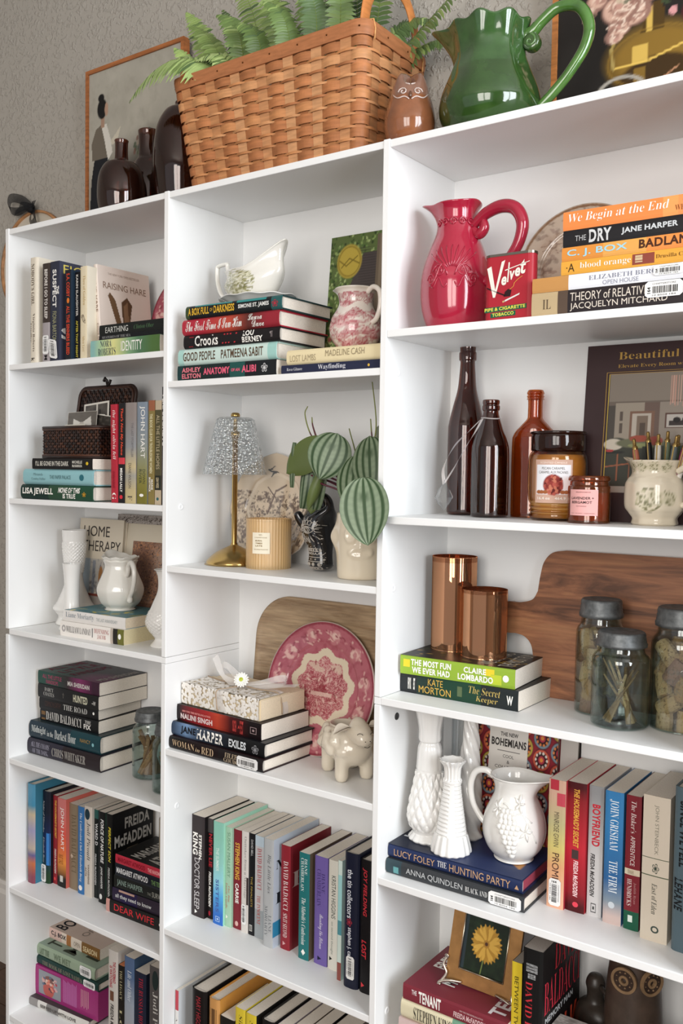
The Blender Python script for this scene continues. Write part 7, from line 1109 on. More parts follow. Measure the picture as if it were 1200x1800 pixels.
# ------------------------------------------------------------------ second right shelf: bottles, candles, crystal, mug
ZC2 = -.5992+Z0
glassy('amber_dark', 'b87a50', '6a3418', base=.02, body=('4a2412', .06)); glassy('amber', 'ecb070', 'b86a28', base=.02, body=('b06a28', .08))
gB = 'amber bottles on the second right shelf'
def bottle(label, x, y, prof, m, wall=.0035, mod=None): return lathe_obj('bottle', label, 'bottle', (x, y, ZC2), prof, '8a4a1a', m, 72, gB, wall=wall, mod=mod)
bt = bottle('tallest brown glass beer bottle, nearest the left wall', 1.0745, .170, [(.026, 0), (.0305, .003), (.0315, .02), (.0315, .135), (.030, .158), (.024, .185), (.0165, .215), (.0135, .245), (.0125, .262), (.0135, .264), (.0148, .266), (.0148, .277), (.0135, .279), (.0135, .284), (.0138, .288)], 'amber_dark')
bt2 = bottle('shorter brown glass bottle with crown top, second from the left', 1.146, .120, [(.025, 0), (.0295, .003), (.0305, .015), (.0305, .10), (.028, .122), (.020, .145), (.0142, .163), (.0122, .172), (.0132, .174), (.0142, .176), (.0142, .181), (.013, .183), (.0138, .186), (.0138, .190)], 'amber_dark')
bt3 = bottle('orange amber flask bottle with screw neck behind the caramel candle', 1.200, .172, [(.030, 0), (.036, .004), (.037, .01), (.037, .115), (.034, .137), (.022, .152), (.0135, .162), (.0122, .17), (.0122, .192), (.0145, .194), (.0132, .196), (.0142, .199), (.0130, .201), (.0142, .204), (.0128, .208)], 'amber', mod=lambda a, r, z, k: (r*math.cos(a)*(1 if z > .15 else 1.0), r*math.sin(a)*(1 if z > .16 else .62+.38*max(0, (z-.14)/.02)), z))
bt3.rotation_euler = (0, 0, .35)
CR = thing('crystal_pendant', 'faceted clear crystal hanging on a sheer ribbon from the second bottle', 'ornament', (1.094, .062, ZC2+.0005)); CR.location.z = ZC2+.010
b = MB(); n = 8; pr = [(.0002, .0), (.0115, .014), (.0155, .022), (.010, .034), (.003, .043), (.0002, .0445)]
b.lathe(pr, n, 'ffffff'); b.build('crystal', 'glass', CR)
b = MB(); nk = Vector((1.146-1.094, .120-.062, .163-.0))
ribbon(b, [(0, 0, .044), (-.004, .004, .07), (.006, .02, .105), (.022, .04, .13), (.038, .05, .15)], .006, 'd9d2cf', (.5, 0, .5)); ribbon(b, [(0, 0, .044), (.012, .01, .07), (.022, .025, .1), (.034, .038, .128), (.044, .043, .150)], .006, 'd9d2cf', (.5, 0, .5))
b.tube([(.038+.0165*math.cos(a), .0585+.0165*math.sin(a), .152) for a in [i*.3-.2 for i in range(14)]] if 0 else [(.052+.0155*math.cos(t_), .058+.0155*math.sin(t_), .151+.001*math.sin(t_*2)) for t_ in [i*PI/8 for i in range(17)]], .0012, 6, 'd9d2cf'); b.tube([(0, 0, .0435), (0, .001, .050)], .001, 6, 'b0b0b0'); b.build('ribbon', 'ribbon', CR, True)
BG = thing('candle', 'large amber jar candle with caramel label and dark glass lid', 'candle', (1.262, .122, ZC2), (0, 0, face(1.262, .122)))
b = MB(); b.lathe(shell([(.036, 0), (.041, .003), (.042, .009), (.0405, .0115), (.0425, .015), (.0405, .0185), (.0425, .022), (.041, .026), (.0445, .034), (.0455, .06), (.0455, .085), (.044, .1), (.0395, .108), (.0395, .110)], .0025), 72, 'd0a060'); 
glassy('jar_amber', 'f4e6cc', 'c09a68'); b.build('jar', 'jar_amber', BG, True)
b = MB(); b.lathe([(.0005, .004), (.038, .004), (.039, .02), (.042, .035), (.0425, .09), (.038, .102), (.0005, .102)], 48, 'd0ac78'); b.build('wax', 'wax', BG, True)
glassy('lid_glass', '8a5a48', '3a1c14', body=('3a2018', .3)); b = MB(); b.lathe([(.0005, .133), (.040, .133), (.0425, .1345), (.0435, .136), (.0425, .138), (.040, .1385), (.0005, .1385)][::1], 64, '4a2a22'); b.lathe([(.0405, .108), (.0415, .110), (.0415, .130), (.0405, .133)], 64, '4a2a22'); b.build('lid', 'lid_glass', BG, True)
c = Cv(80, 90, 'c9a593'); c.rect(.04, .2, .96, .88, 'e4e4e8'); c.ell(.5, .42, .26, .24, '8f3a34'); r_ = random.Random(3)
for k in range(45): a, q = r_.random()*6.3, r_.random()**.5; c.ell(.5+.24*q*math.cos(a), .42+.22*q*math.sin(a), .05, .035, r_.choice(['b0564a', '7a2c2a', 'c4785f', '9a443c', '5a201f']), r_.random()*3, .9)
for x in (.12, .2, .3, .75, .85): c.ell(x, .25, .07, .045, 'a0603a')
clabel(BG, .0456, -.78, .50, .028, .094, cv=c, texts=[('PECAN CARAMEL', 'T', '6a6460', .2, .8, .77, .83), ('CARAMEL AUX PACANES', 'T', '6a6460', .12, .88, .68, .74), ('16.4 oz    464.9 g', 'N', 'e8ddd2', .08, .92, .06, .14), ('SCENTED CANDLE', 'T', 'efe4da', .15, .85, .91, .95)])
SM_ = thing('candle', 'small amber jar candle with pink paper label, in front', 'candle', (1.329, .082, ZC2), (0, 0, face(1.329, .082)))
b = MB(); b.lathe(shell([(.027, 0), (.0305, .002), (.031, .006), (.031, .05), (.0285, .056), (.0282, .0615), (.0305, .0635), (.0305, .067), (.0295, .069)], .002), 72, 'b8742a'); b.build('jar', 'amber', SM_, True)
b = MB(); b.lathe([(.0005, .004), (.0285, .004), (.0285, .045), (.0005, .045)], 48, 'a05e20'); b.build('wax', 'wax', SM_, True)
clabel(SM_, .0311, -.98, .42, .012, .050, c='e0a8a4', texts=[('WILLOW & OAK CO', 'N', '8a5a58', .25, .75, .88, .92), ('LAVENDER +', 'B', '3a2a2a', .08, .86, .62, .72), ('BERGAMOT', 'B', '3a2a2a', .1, .8, .46, .56), ('SOY CANDLE', '', '6a4444', .28, .62, .34, .38), ('9 OZ  |  255 GRAMS  |  HAND POURED', '', '6a4444', .08, .9, .06, .1)])
c = Cv(300, 120, 'ddd2bd'); r_ = random.Random(12)
def spray(cx, cy, sx, sy, n, s):
    for k in range(n):
        a, q = r_.random()*6.3, r_.random()**.6; c.ell(cx+sx*q*math.cos(a), cy+sy*q*math.sin(a), .008, .016, r_.choice(['8a8560', '9f9a78', '6d6a48', 'c4bd9e']), a, .85)
    for k in range(4): c.flower(cx+sx*.6*math.cos(k*1.7+s), cy+sy*.6*math.sin(k*1.7+s), .028, 'd0c8ae', '7a7652', 6, k+s, .95, 2.4)
for cx in (.86, .36): spray(cx-.05, .38, .07, .2, 90, 1); spray(cx+.06, .42, .03, .12, 40, 5)
for k in range(12): spray(k/12, .9, .03, .06, 12, k)
sf = samp(c); MUG = lathe_obj('pitcher', 'cream floral transfer creamer full of pens, right edge of second shelf', 'pitcher', (1.418, .110, ZC2), [(.03, 0), (.0325, .003), (.0315, .010), (.037, .018), (.0425, .028), (.0425, .056), (.039, .066), (.034, .074), (.034, .082), (.038, .093)], 'ddd2bd', 'ceramic', 120, mod=lambda a, r, z, k: (lambda o: (r*o*(1+.45*math.exp(-((abs(a-PI))/.4)**2)*max(0, (z-.07)/.023)**1.5)*math.cos(a), r*o*math.sin(a), z+.005*math.exp(-((a-PI)/.4)**2)*max(0, (z-.07)/.023)))(1+(.022*math.cos(8*a) if z < .07 else 0)), rot=-.3, cf=lambda u, k, r, z: sf(u, z/.094) if k < 76 else lin('d5cab5'))
handle(MUG, [(.035, 0, .078), (.052, 0, .086), (.068, 0, .078), (.07, 0, .055), (.06, 0, .035), (.043, 0, .03)], .0045, 'ddd2bd', 'ceramic')
gP = 'pens standing in the cream creamer'
for i, (x, zt_, cc, lb, lean) in enumerate([(-.022, .129, 'a8604a', 'copper brown pen with gold tip leaning left in the creamer', -.22), (-.010, .139, '1b1a1c', 'black pen with gold clip, second from the left', -.12), (.004, .134, 'cfc9bf', 'ivory pen with gold clip in the middle', .02), (.013, .139, '5f6a54', 'sage green pen with gold tip', .05), (.021, .133, '57605f', 'slate grey pen leaning right', .2), (.026, .134, '4a5540', 'dark olive pen behind the wine red one', .14), (.031, .131, '7a2a48', 'wine red pen with gold trim', .3), (.027, .128, 'd9d4cc', 'white pen at the right edge of the frame', .38)]):
    T_n = thing('pen', lb, 'pen', (1.418+x*.55, .110+(.012 if i in (1, 3, 5) else -.006), ZC2+.006), (0, lean*.75, 0), gP); L_n = zt_-.008
    b = MB(); b.lathe([(.0005, 0), (.0015, .002), (.0042, .012), (.0046, .03), (.0046, L_n-.022), (.0040, L_n-.016)], 14, cc); b.build('barrel', 'cover', T_n, True)
    b = MB(); b.lathe([(.0041, L_n-.016), (.0041, L_n-.012), (.0026, L_n-.011), (.0026, L_n-.002), (.0018, L_n), (.0002, L_n)], 14, 'c9a04a'); b.box((-.0009, -.0062, L_n-.045), (.0009, -.0052, L_n-.014), 'c9a04a'); b.build('clip', 'brass', T_n, True)
c = Cv(190, 230, '3d2c2d'); c.rect(.105, 0, .1, 1, '2f2122')
X0, Y0, X1, Y1 = .17, .20, .99, .83
def q(x0, y0, x1, y1, col, al=1): c.rect(X0+(X1-X0)*x0, Y0+(Y1-Y0)*y0, X0+(X1-X0)*x1, Y0+(Y1-Y0)*y1, col, al)
def ee(x, y, rx, ry, col, al=1, soft=.15): c.ell(X0+(X1-X0)*x, Y0+(Y1-Y0)*y, rx*(X1-X0), ry*(Y1-Y0), col, 0, al, soft)
q(0, 0, 1, 1, '6d6259'); q(0, .75, 1, 1, '857b70'); q(0, .4, .16, .72, '4f4a44'); q(.06, .36, .3, .74, '9a9082'); q(.3, .36, .42, .74, '6a5850'); q(.42, .38, 1, .74, '8f857a'); q(.18, .42, .38, .66, '7a5c4c'); q(.2, .44, .36, .645, 'b5aca0'); q(.24, .44, .33, .62, '7a6a5c'); q(.27, .44, .31, .56, '54483f')
q(.47, .51, .7, .64, '5a4038'); q(.48, .52, .69, .63, 'b5afa8'); q(.5, .53, .68, .575, '3a3230'); ee(.56, .58, .03, .025, '241f1e'); ee(.63, .58, .03, .03, '241f1e'); q(.82, .5, .9, .66, '8a6a54'); q(.1, .47, .125, .56, '5a5048'); q(.1, .58, .125, .66, '5a5048')
for k in range(26): x = .5+.24*k/25; q(x, .71+.02*math.sin(k), x+.006, .97, ['c49a8a', 'b58676', 'd4ab9a'][k % 3], .9)
q(.6, .96, .64, 1, '3a2420'); q(0, 0, .62, .36, '3f4038'); ee(.09, .38, .09, .05, '4a4a40'); ee(.06, .37, .08, .05, 'c9c0b0'); ee(.28, .38, .2, .045, '6a6c54'); ee(.27, .42, .08, .03, '9a4a38'); ee(.4, .4, .06, .04, '8f4034'); ee(.27, .36, .09, .02, '8a8f60'); q(.3, 0, .36, .35, '35362f'); q(.62, 0, 1, .3, '55504a'); q(0, -.06, 1, 0, 'a39a90'); ee(.06, .3, .1, .012, '2f2f2b'); ee(.03, .315, .035, .012, 'a8383a')
for (a, b_) in (((.0, .17), (.2, .2)), ((.2, .2), (.2, .02)), ((.1, .28), (.1, .05))): c.line([(X0+(X1-X0)*a[0], Y0+(Y1-Y0)*a[1]), (X0+(X1-X0)*b_[0], Y0+(Y1-Y0)*b_[1])], .005, '9a5c40')
frontbook('decor_book', 'large dark brown decorating book with gold title behind the creamer', (1.286, .148, ZC2+.0003), .229, .276, .024, c, '3a2a2b', tilt=.10,
   texts=[('Beautiful Living', 'R', 'b5914c', .22, .93, .90, .955), ('Elevate Every Room with Your Signature', 'R', 'b5914c', .22, 1.0, .86, .885)],
   extra=[(.145, .99, .84, .842, 'b5914c'), (.145, .149, .17, .84, 'b5914c'), (.166, .99, .83, .832, 'b5914c'), (.164, .169, .17, .83, 'c9b050')])
# ------------------------------------------------------------------ middle right shelf: copper glass, board, jars
ZM = -.8946+Z0; zb = BOOKTOP['lime green spine']
glassy('copper_glass', 'd9b090', 'b07a50', base=.46, body=('d8a078', .12)); MATS['copper_glass'].node_tree.nodes['Glossy BSDF'].inputs[0].default_value = lin('e0a880')+(1,)
for lb, x, y, r, h in (('taller of the two copper tinted glass candle holders, behind', 1.066, .154, .0385, .151), ('shorter copper tinted glass candle holder, in front', 1.138, .128, .0375, .106)):
    lathe_obj('candle_holder', lb, 'candle holder', (x, y, zb), [(r-.003, 0), (r, .002), (r, .004), (r, h-.002), (r, h)], 'c08a60', 'copper_glass', 72, 'copper glass candle holders', wall=.0018)
CB = thing('cutting_board', 'dark walnut cutting board lying on its side against the back', 'board', (1.158, .176, ZM+.0003), (-.10, 0, 0))
arcA = smooth([(.09, .243), (.066, .238), (.052, .222), (.047, .2), (.044, .172)], 5); arcB = smooth([(.044, .172), (.036, .158), (.02, .152), (.004, .15), (-.01, .15), (-.028, .14), (-.034, .125), (-.028, .108), (-.01, .098), (.01, .098), (.026, .094), (.038, .082), (.044, .06)], 5)
ol = [(.046, 0), (.40, 0), (.40, .243)]+arcA[:-1]+arcB
b = MB(); n = len(ol)
b.add([(x, 0.0015, z) for x, z in ol]+[(x, .0175, z) for x, z in ol]+[(x*.998+.0004, 0, z*.992+.001) for x, z in ol], [(i, (i+1) % n, n+(i+1) % n, n+i) for i in range(n)], '8a5a3a')
mid = [(.046, 0), (.40, 0), (.40, .243)]+arcA+[(.044, .06)]
def fan(poly, y, fl): 
    k = len(poly); b.add([(x, y, z) for x, z in poly], [tuple(range(k)) if fl else tuple(range(k))[::-1]], '8a5a3a')
fan(mid, .0015, True); fan(mid, .0175, False); hd = arcB; fan(hd, .0015, True); fan(hd, .0175, False); b.build('board_body', 'walnut_grain', CB)
b = MB()
for x in (.282, .305): b.box((x, .0006, .02), (x+.0008, .0016, .236), 'b58c68')
for k in range(9): b.lathe([(.0042, 0), (.0042, .0008), (.0034, .0008), (.0034, 0)], 14, 'b58c68'); b.v[-56:] = [(x+.294, .0015-z, y+.03+.024*k) for x, y, z in b.v[-56:]]
b.build('burned_pattern', 'matt_print', CB)
glassy('aqua_glass', 'f4f9f8', 'c2d2d0', base=.01)
def jarlid(par, r, z, h): 
    b = MB(); b.lathe([(r*.96, z), (r*1.03, z+.001), (r*1.04, z+h*.22), (r*.99, z+h*.32), (r*1.0, z+h*.4), (r*.965, z+h*.5), (r*.985, z+h*.58), (r*.95, z+h*.68), (r*.965, z+h*.8), (r*.93, z+h*.95), (r*.88, z+h), (r*.84, z+h*.97), (.0005, z+h*.97)], 64, '76797a'); return b.build('lid', 'zinc', par, True)
rj = random.Random(21)
def stick(par, p0, p1, r, c, nm, m, n=9, flat=None, taper=.8): 
    b = MB(); b.tube([p0, tuple((Vector(p0)+Vector(p1))/2+Vector((rj.uniform(-.001, .001), rj.uniform(-.001, .001), 0))), p1], [r, r*1.05, r*taper], n, c, flat=flat); return b.build(nm, m, par, False)
def jar(label, x, y, z, r, h, kind, group):
    J = thing('glass_jar', label, 'jar', (x, y, z), (0, 0, face(x, y)), group); hs = h*.80
    b = MB(); b.lathe(shell([(r*.86, 0), (r*.97, .003), (r, .012), (r, hs*.80), (r*.95, hs*.92), (r*.80, hs), (r*.80, h*.96)], .0022), 64, 'e6efee'); b.build('jar_glass', 'aqua_glass', J, True); jarlid(J, r*.86, h-h*.16, h*.16)
    if kind == 'corks' or kind == 'labels':
        k = 0
        for lay in range(5):
            for j in range(4):
                a = j*PI/2+lay*.8+rj.random()*.5; q = r*.52; cx, cy, cz = q*math.cos(a), q*math.sin(a), .014+lay*(hs-.03)/4.6; t = rj.uniform(-1, 1) if (lay+j) % 3 else rj.uniform(.0, .3); d = Vector((-math.sin(a)*math.sin(t), math.cos(a)*math.sin(t), math.cos(t))).normalized()*r*.42
                c_ = rj.choice(['c09c70', 'b48c62', 'c9a678', 'a88258', 'bfa07c', '9a7460']); p = Vector((cx, cy, cz)); stick(J, tuple(p-d), tuple(p+d), r*.29, c_, 'cork', 'cork', 12, taper=.97)
    if kind == 'sticks':
        for k in range(12):
            a = rj.random()*6.28; q = r*.55; p0 = (q*math.cos(a), q*math.sin(a), .006); a2 = a+PI+rj.uniform(-.9, .9); p1 = (r*.62*math.cos(a2), r*.62*math.sin(a2), hs*rj.uniform(.6, .88)); stick(J, p0, p1, r*.09, rj.choice(['9a815c', '8a7250', 'a8906c', 'b59c74']), 'driftwood', 'cork', 6, flat=(1, .6), taper=.5)
    if kind == 'pins':
        for k in range(12):
            a = k*.53; q = r*.6; p0 = (q*math.cos(a), q*math.sin(a), .008); p1 = (r*.62*math.cos(a+rj.uniform(1.6, 3)), r*.62*math.sin(a+2.4), hs*rj.uniform(.7, .86)); stick(J, p0, p1, r*.14, rj.choice(['8f6a48', '9c7650', '7a5638', 'a5825c']), 'clothes_peg', 'cork', 8, flat=(1, .75))
    b = MB(); 
    for s, z_ in (('AMERICAN', .50), ('HOME', .60), ('BRAND', .4)): put(b, s, 'N', 'dfe9e8', lambda u, v: ((r+.0005)*math.cos(-.1-.55+.9*u), (r+.0005)*math.sin(-.1-.55+.9*u), hs*(z_+.06*v)))
    b.build('embossing', 'aqua_glass', J); return J
gJ = 'glass jars in front of the walnut board'
jar('tall glass jar of corks with zinc lid, rearmost by the board', 1.331, .142, ZM, .0375, .176, 'corks', gJ)
jar('short aqua glass jar of driftwood sticks, in front', 1.382, .088, ZM, .0415, .139, 'sticks', gJ)
jar('tall jar of corks cut off by the right edge', 1.458, .125, ZM, .0425, .177, 'corks', gJ)
# ------------------------------------------------------------------ left bay: wicker box, vases, pitcher, frames, jars
zw = BOOKTOP['directly under wicker']
WB = thing('wicker_box', 'dark brown open wicker box of old photographs on three books', 'box', (.082, .040, zw), (0, 0, .0))
ww, wd_, wh = .190, .088, .071; rw = random.Random(9); DK = ['2a1a14', '33201a', '1f1512', '3d2418', '4a2a1a']
def wicksheet(par, fn, nu, nv, nm, hgt=.0016):
    """over-under strips; fn(u,v,h)"""
    b = MB()
    for i in range(nu):
        for j in range(nv):
            hz = (i+j) % 2 == 0; c_ = rw.choice(DK); u0, u1, v0, v1 = i/nu, (i+1)/nu, j/nv, (j+1)/nv; e = .12
            if hz: A = [fn(u0-e/nu, v0+.15/nv, 0), fn(u0+.5/nu, v0+.15/nv, hgt), fn(u1+e/nu, v0+.15/nv, 0), fn(u1+e/nu, v1-.15/nv, 0), fn(u0+.5/nu, v1-.15/nv, hgt), fn(u0-e/nu, v1-.15/nv, 0)]; F = [(0, 1, 4, 5), (1, 2, 3, 4)]
            else: A = [fn(u0+.2/nu, v0-e/nv, 0), fn(u1-.2/nu, v0-e/nv, 0), fn(u1-.2/nu, v0+.5/nv, hgt), fn(u1-.2/nu, v1+e/nv, 0), fn(u0+.2/nu, v1+e/nv, 0), fn(u0+.2/nu, v0+.5/nv, hgt)]; F = [(0, 1, 2, 5), (5, 2, 3, 4)]
            b.add(A, F, c_)
    o = b.build(nm, 'wicker', par); o['kind'] = 'stuff'; return o
wicksheet(WB, lambda u, v, h: (ww*u, -h, .005+(wh-.01)*v), 26, 10, 'front_weave'); wicksheet(WB, lambda u, v, h: (ww+h, wd_*u, .005+(wh-.01)*v), 12, 10, 'side_weave'); wicksheet(WB, lambda u, v, h: (-h, wd_*(1-u), .005+(wh-.01)*v), 12, 10, 'side_weave')
b = MB(); b.box((.001, .001, .001), (ww-.001, .0025, wh-.002), '1c1210'); b.box((.001, wd_-.0025, .001), (ww-.001, wd_-.001, wh-.002), '1c1210'); b.box((.001, .001, .001), (.0025, wd_-.001, wh-.002), '1c1210'); b.box((ww-.0025, .001, .001), (ww-.001, wd_-.001, wh-.002), '1c1210'); b.box((.001, .001, .0003), (ww-.001, wd_-.001, .002), '1c1210'); b.build('lining', 'fabric', WB)
for z_ in (.003, wh-.003):
    b = MB(); b.tube([(x, y, z_) for x, y in [(0, 0), (ww/2, -.001), (ww, 0), (ww, wd_/2), (ww, wd_), (ww/2, wd_), (0, wd_), (0, wd_/2), (0, 0)]], .0032, 8, '2c1a14'); b.tube([(x, y, z_+.004*(1 if z_ < .01 else -1)) for x, y in [(0, -.001), (ww, -.001), (ww+.001, wd_), (0, wd_)]], .0022, 6, '54301f'); b.build('rim', 'wicker', WB, True)
LD_ = bpy.data.objects.new('lid', None); COL.objects.link(LD_); LD_.parent = WB; LD_.location = (.0, wd_+.001, wh-.004); LD_.rotation_euler = (-.16, 0, 0)
lo = rrect(ww, .098, .022, 6)
b = MB(); b.tube([(x, 0, z) for x, z in lo+lo[:2]], .0045, 8, '2c1a14'); b.tube([(x*.95+.005, -.004, z*.93+.003) for x, z in lo+lo[:2]], .003, 6, '3d2418'); b.build('lid_rim', 'wicker', LD_, True)
wicksheet(LD_, lambda u, v, h: (.008+(ww-.016)*u, -h-.001, .006+.086*v), 24, 11, 'lid_weave'); b = MB(); b.box((.006, .0005, .006), (ww-.006, .002, .092), '1c1210'); b.build('lid_lining', 'fabric', LD_)
b = MB(); b.tube([(.095, -.002, .098), (.095, -.008, .112), (.092, -.01, .116), (.086, -.008, .110)], .0035, 7, '1f1512'); b.tube([(.095, -.002, .098), (.104, -.006, .106), (.106, -.006, .113)], .003, 7, '1f1512'); b.build('latch', 'wicker', LD_, True)
gF = 'old black and white photographs in the wicker box'
def photo(label, x, y, z, w, h, roll, tilt, cv, border=.06):
    P_ = thing('photograph', label, 'photograph', (x, y, z), (-tilt, roll, 0), gF); b = MB(); b.box((0, 0, 0), (w, .0006, h), 'ddd8ce'); b.build('print_paper', 'matt_print', P_); b = MB(); b.canvas(lambda U, V: (w*(border+(1-2*border)*U), -.0002+0*U, h*(border+(1-2*border)*V)), cv.a); b.build('photo_image', 'cover', P_)
c = Cv(60, 50, '4a4440'); c.put(c.noise(6, 2)-.3, '7a746c', .8); c.rect(.5, 0, .56, 1, 'cfc9bf'); c.rect(.62, .1, .7, .8, '2a2624')
photo('grey photograph of a wall and post, tilted at the back of the box', .135, .108, zw+.052, .085, .072, -.08, .1, c); 
c = Cv(60, 50, 'b5afa5'); c.rect(0, .35, 1, .4, '6a645c'); c.rect(.45, 0, .49, 1, '5a544c'); c.ell(.85, .8, .1, .1, '2c2826'); c.ell(.88, .3, .08, .12, '2c2826')
photo('pale photograph with a dark cross line, standing upright in the middle', .125, .100, zw+.05, .085, .055, .07, .06, c)
c = Cv(60, 60, '6a645d'); c.put(c.noise(5, 7)-.4, '4a4540', .8); c.poly([(.2, .35), (.2, .75), (.5, .58), (.8, .82), (.85, .4), (.52, .5)], 'd8d4cc'); c.ell(.5, .55, .08, .07, 'b8b2a8'); c.ell(.5, .2, .3, .18, '9a948a')
photo('photograph of a white bow, front of the box', .104, .085, zw+.045, .1, .060, -.02, .12, c, .01)
c = Cv(50, 50, '3a3531'); c.put(c.noise(12, 7)-.45, '8a8278', .8); photo('dark photograph at the right of the box, behind the white bow one', .175, .096, zw+.04, .075, .062, .12, .1, c, .03)
b_ = None; c = Cv(40, 30, 'cfc8b8'); photo('small white photograph corner in front of the white bow', .108, .075, zw+.04, .07, .036, -.03, .1, c, .03)
# white vases and pitcher
mg = 'milk glass vases on the third left shelf'
def hob(n, m_, amp, z0, z1):
    def f(a, r, z, k):
        h = 1 if z0 < z < z1 else 0; bump = amp*abs(math.sin(n*a*.5+(z-z0)/(z1-z0)*m_*PI))*abs(math.sin(n*a*.5-(z-z0)/(z1-z0)*m_*PI)); rr = r+h*bump; return (rr*math.cos(a), rr*math.sin(a), z)
    return f
def densify(prof, k=16): return smooth(prof, k)
def vase(label, x, y, z, prof, mod, group, n=120, wall=.0028, c='e6e4e0', m='milk_glass', k=16):
    b = MB(); o = densify(prof, k); t = o[-1]; inn = [(max(r-wall, .0006), zz) for r, zz in smooth(prof, 4)[::-1] if zz > prof[-1][1]*.35]
    pr = [(.0005, .0015), (prof[0][0]*.9, .0015)]+o+[(t[0]-wall*.5, t[1]+.0008)]+inn; b.lathe(pr, n, c, mod=lambda a, r, zz, q: mod(a, r, zz, q) if q < len(o)+2 else (r*math.cos(a), r*math.sin(a), zz)); o_ = b.build('vase', m, None, True, (x, y, z)); tag(o_, label, 'vase', group); return o_
vase('tall milk glass vase with diamond cut cup top, at the left back', .0665, .138, ZM, [(.038, 0), (.042, .004), (.036, .018), (.042, .030), (.048, .040), (.038, .056), (.024, .09), (.0195, .115), (.0215, .14), (.0245, .165), (.0265, .19), (.0285, .221)], hob(20, 9, .0028, .12, .193), mg)
vase('plain white trumpet vase in front of the diamond cut one', .132, .080, ZM, [(.026, 0), (.028, .005), (.022, .022), (.0175, .05), (.0165, .085), (.0175, .12), (.0205, .147), (.0212, .151)], lambda a, r, z, k: (r*(1+.02*math.cos(10*a)*(z < .03))*math.cos(a), r*(1+.02*math.cos(10*a)*(z < .03))*math.sin(a), z), mg)
vase('milk glass bulb vase with flared rim beside the partition', .432, .078, ZM, [(.026, 0), (.028, .004), (.019, .016), (.025, .026), (.036, .045), (.036, .06), (.024, .09), (.014, .115), (.013, .14), (.017, .155), (.022, .160)], hob(18, 6, .002, .03, .075), mg)
zp = BOOKTOP['teal and yellow front']
WP = lathe_obj('pitcher', 'white paneled ironstone pitcher on two paperbacks', 'pitcher', (.262, .108, zp), [(.032, 0), (.034, .002), (.0315, .005), (.044, .018), (.052, .04), (.0505, .055), (.042, .075), (.036, .09), (.035, .1), (.038, .108), (.037, .110), (.041, .116)], 'e0ddd5', 'ceramic', 120, wall=.003, rot=-.35, mod=lambda a, r, z, k: (lambda g, h, fl: (r*fl*(1+.45*g*h)*math.cos(a), r*fl*(1+.45*g*h)*math.sin(a), z+.009*g*h+.0012*math.cos(10*a)*max(0, (z-.1)/.016)))(math.exp(-((a-PI)/.5)**2), max(0, (z-.095)/.021)**1.5, 1-.03*abs(math.cos(5*a))*(1 if .006 < z < .1 else .3)))
handle(WP, [(.036, 0, .085, .0035), (.04, 0, .079, .005), (.045, 0, .088, .0055), (.05, 0, .102, .0055), (.064, 0, .109, .0055), (.078, 0, .098, .0055), (.081, 0, .075, .005), (.072, 0, .05, .0045), (.06, 0, .036, .005), (.056, 0, .026, .0065), (.052, 0, .024, .003)], .005, 'e0ddd5', 'ceramic')
c = Cv(90, 130, 'd0c5b2'); c.rect(.0, .3, 1, .62, 'b5b0a8'); c.rect(.02, .1, .3, .62, '9aa5ae'); c.rect(.35, .15, .42, .6, '8a8f98'); c.put((c.noise(30, 4)-.55)*8*(c.V < .62)*(c.U > .3)*1.0, '6a6a72', .8); c.ell(.55, .45, .05, .1, '9a6a3a'); c.rect(.0, .26, 1, .28, '8a4438'); c.rect(0, 0, 1, .26, 'a8a09a')
frontbook('decor_book', 'cream cover home decorating book standing half behind the white frame', (.025, .170, ZM+.0003), .155, .247, .012, c, 'd0c5b2', tilt=.08, texts=[('HOME', '', '3f3a38', .1, .70, .83, .93), ('THERAPY', '', '3f3a38', .1, 1.25 if 0 else .96, .69, .79)])
c = Cv(150, 170, '8a6a5a'); c.put(c.noise(10, 3)-.35, '5a3a30', .9); c.put((c.noise(40, 5)-.5)*5, 'a5765a', .8); c.ell(.75, .75, .35, .25, 'b5a294', 0, .7, .9); c.put((c.noise(60, 8)-.58)*9, 'c08a60', .8); c.put((c.noise(50, 9)-.6)*9, '3a2a28', .9); c.rect(0, 0, 1, .12, '6a4a3a', .8); c.ell(.2, .6, .2, .3, '4f332b', 0, .6, .6)
WF = thing('framed_picture', 'whitewashed carved frame with a cream mat and brown autumn tree print', 'picture', (.148, .168, ZM+.0003), (-.12, 0, 0))
fw_, fh_ = .30, .262; b = MB(); b.box((.016, .006, .016), (fw_-.016, .010, fh_-.016), 'cfc5b2'); b.build('mat_board', 'matt_print', WF)
b = MB(); b.canvas(lambda U, V: (.055+(fw_-.11)*U, .0052+0*U, .045+(fh_-.105)*V), c.a); b.build('picture', 'matt_print', WF)
mat('distressed', .7, spec=.2, mix=('4a403a', 190, .52, .62, 6, 1.5), bump=(90, .8, (1, 1, 1), .004), col='a8a09a')
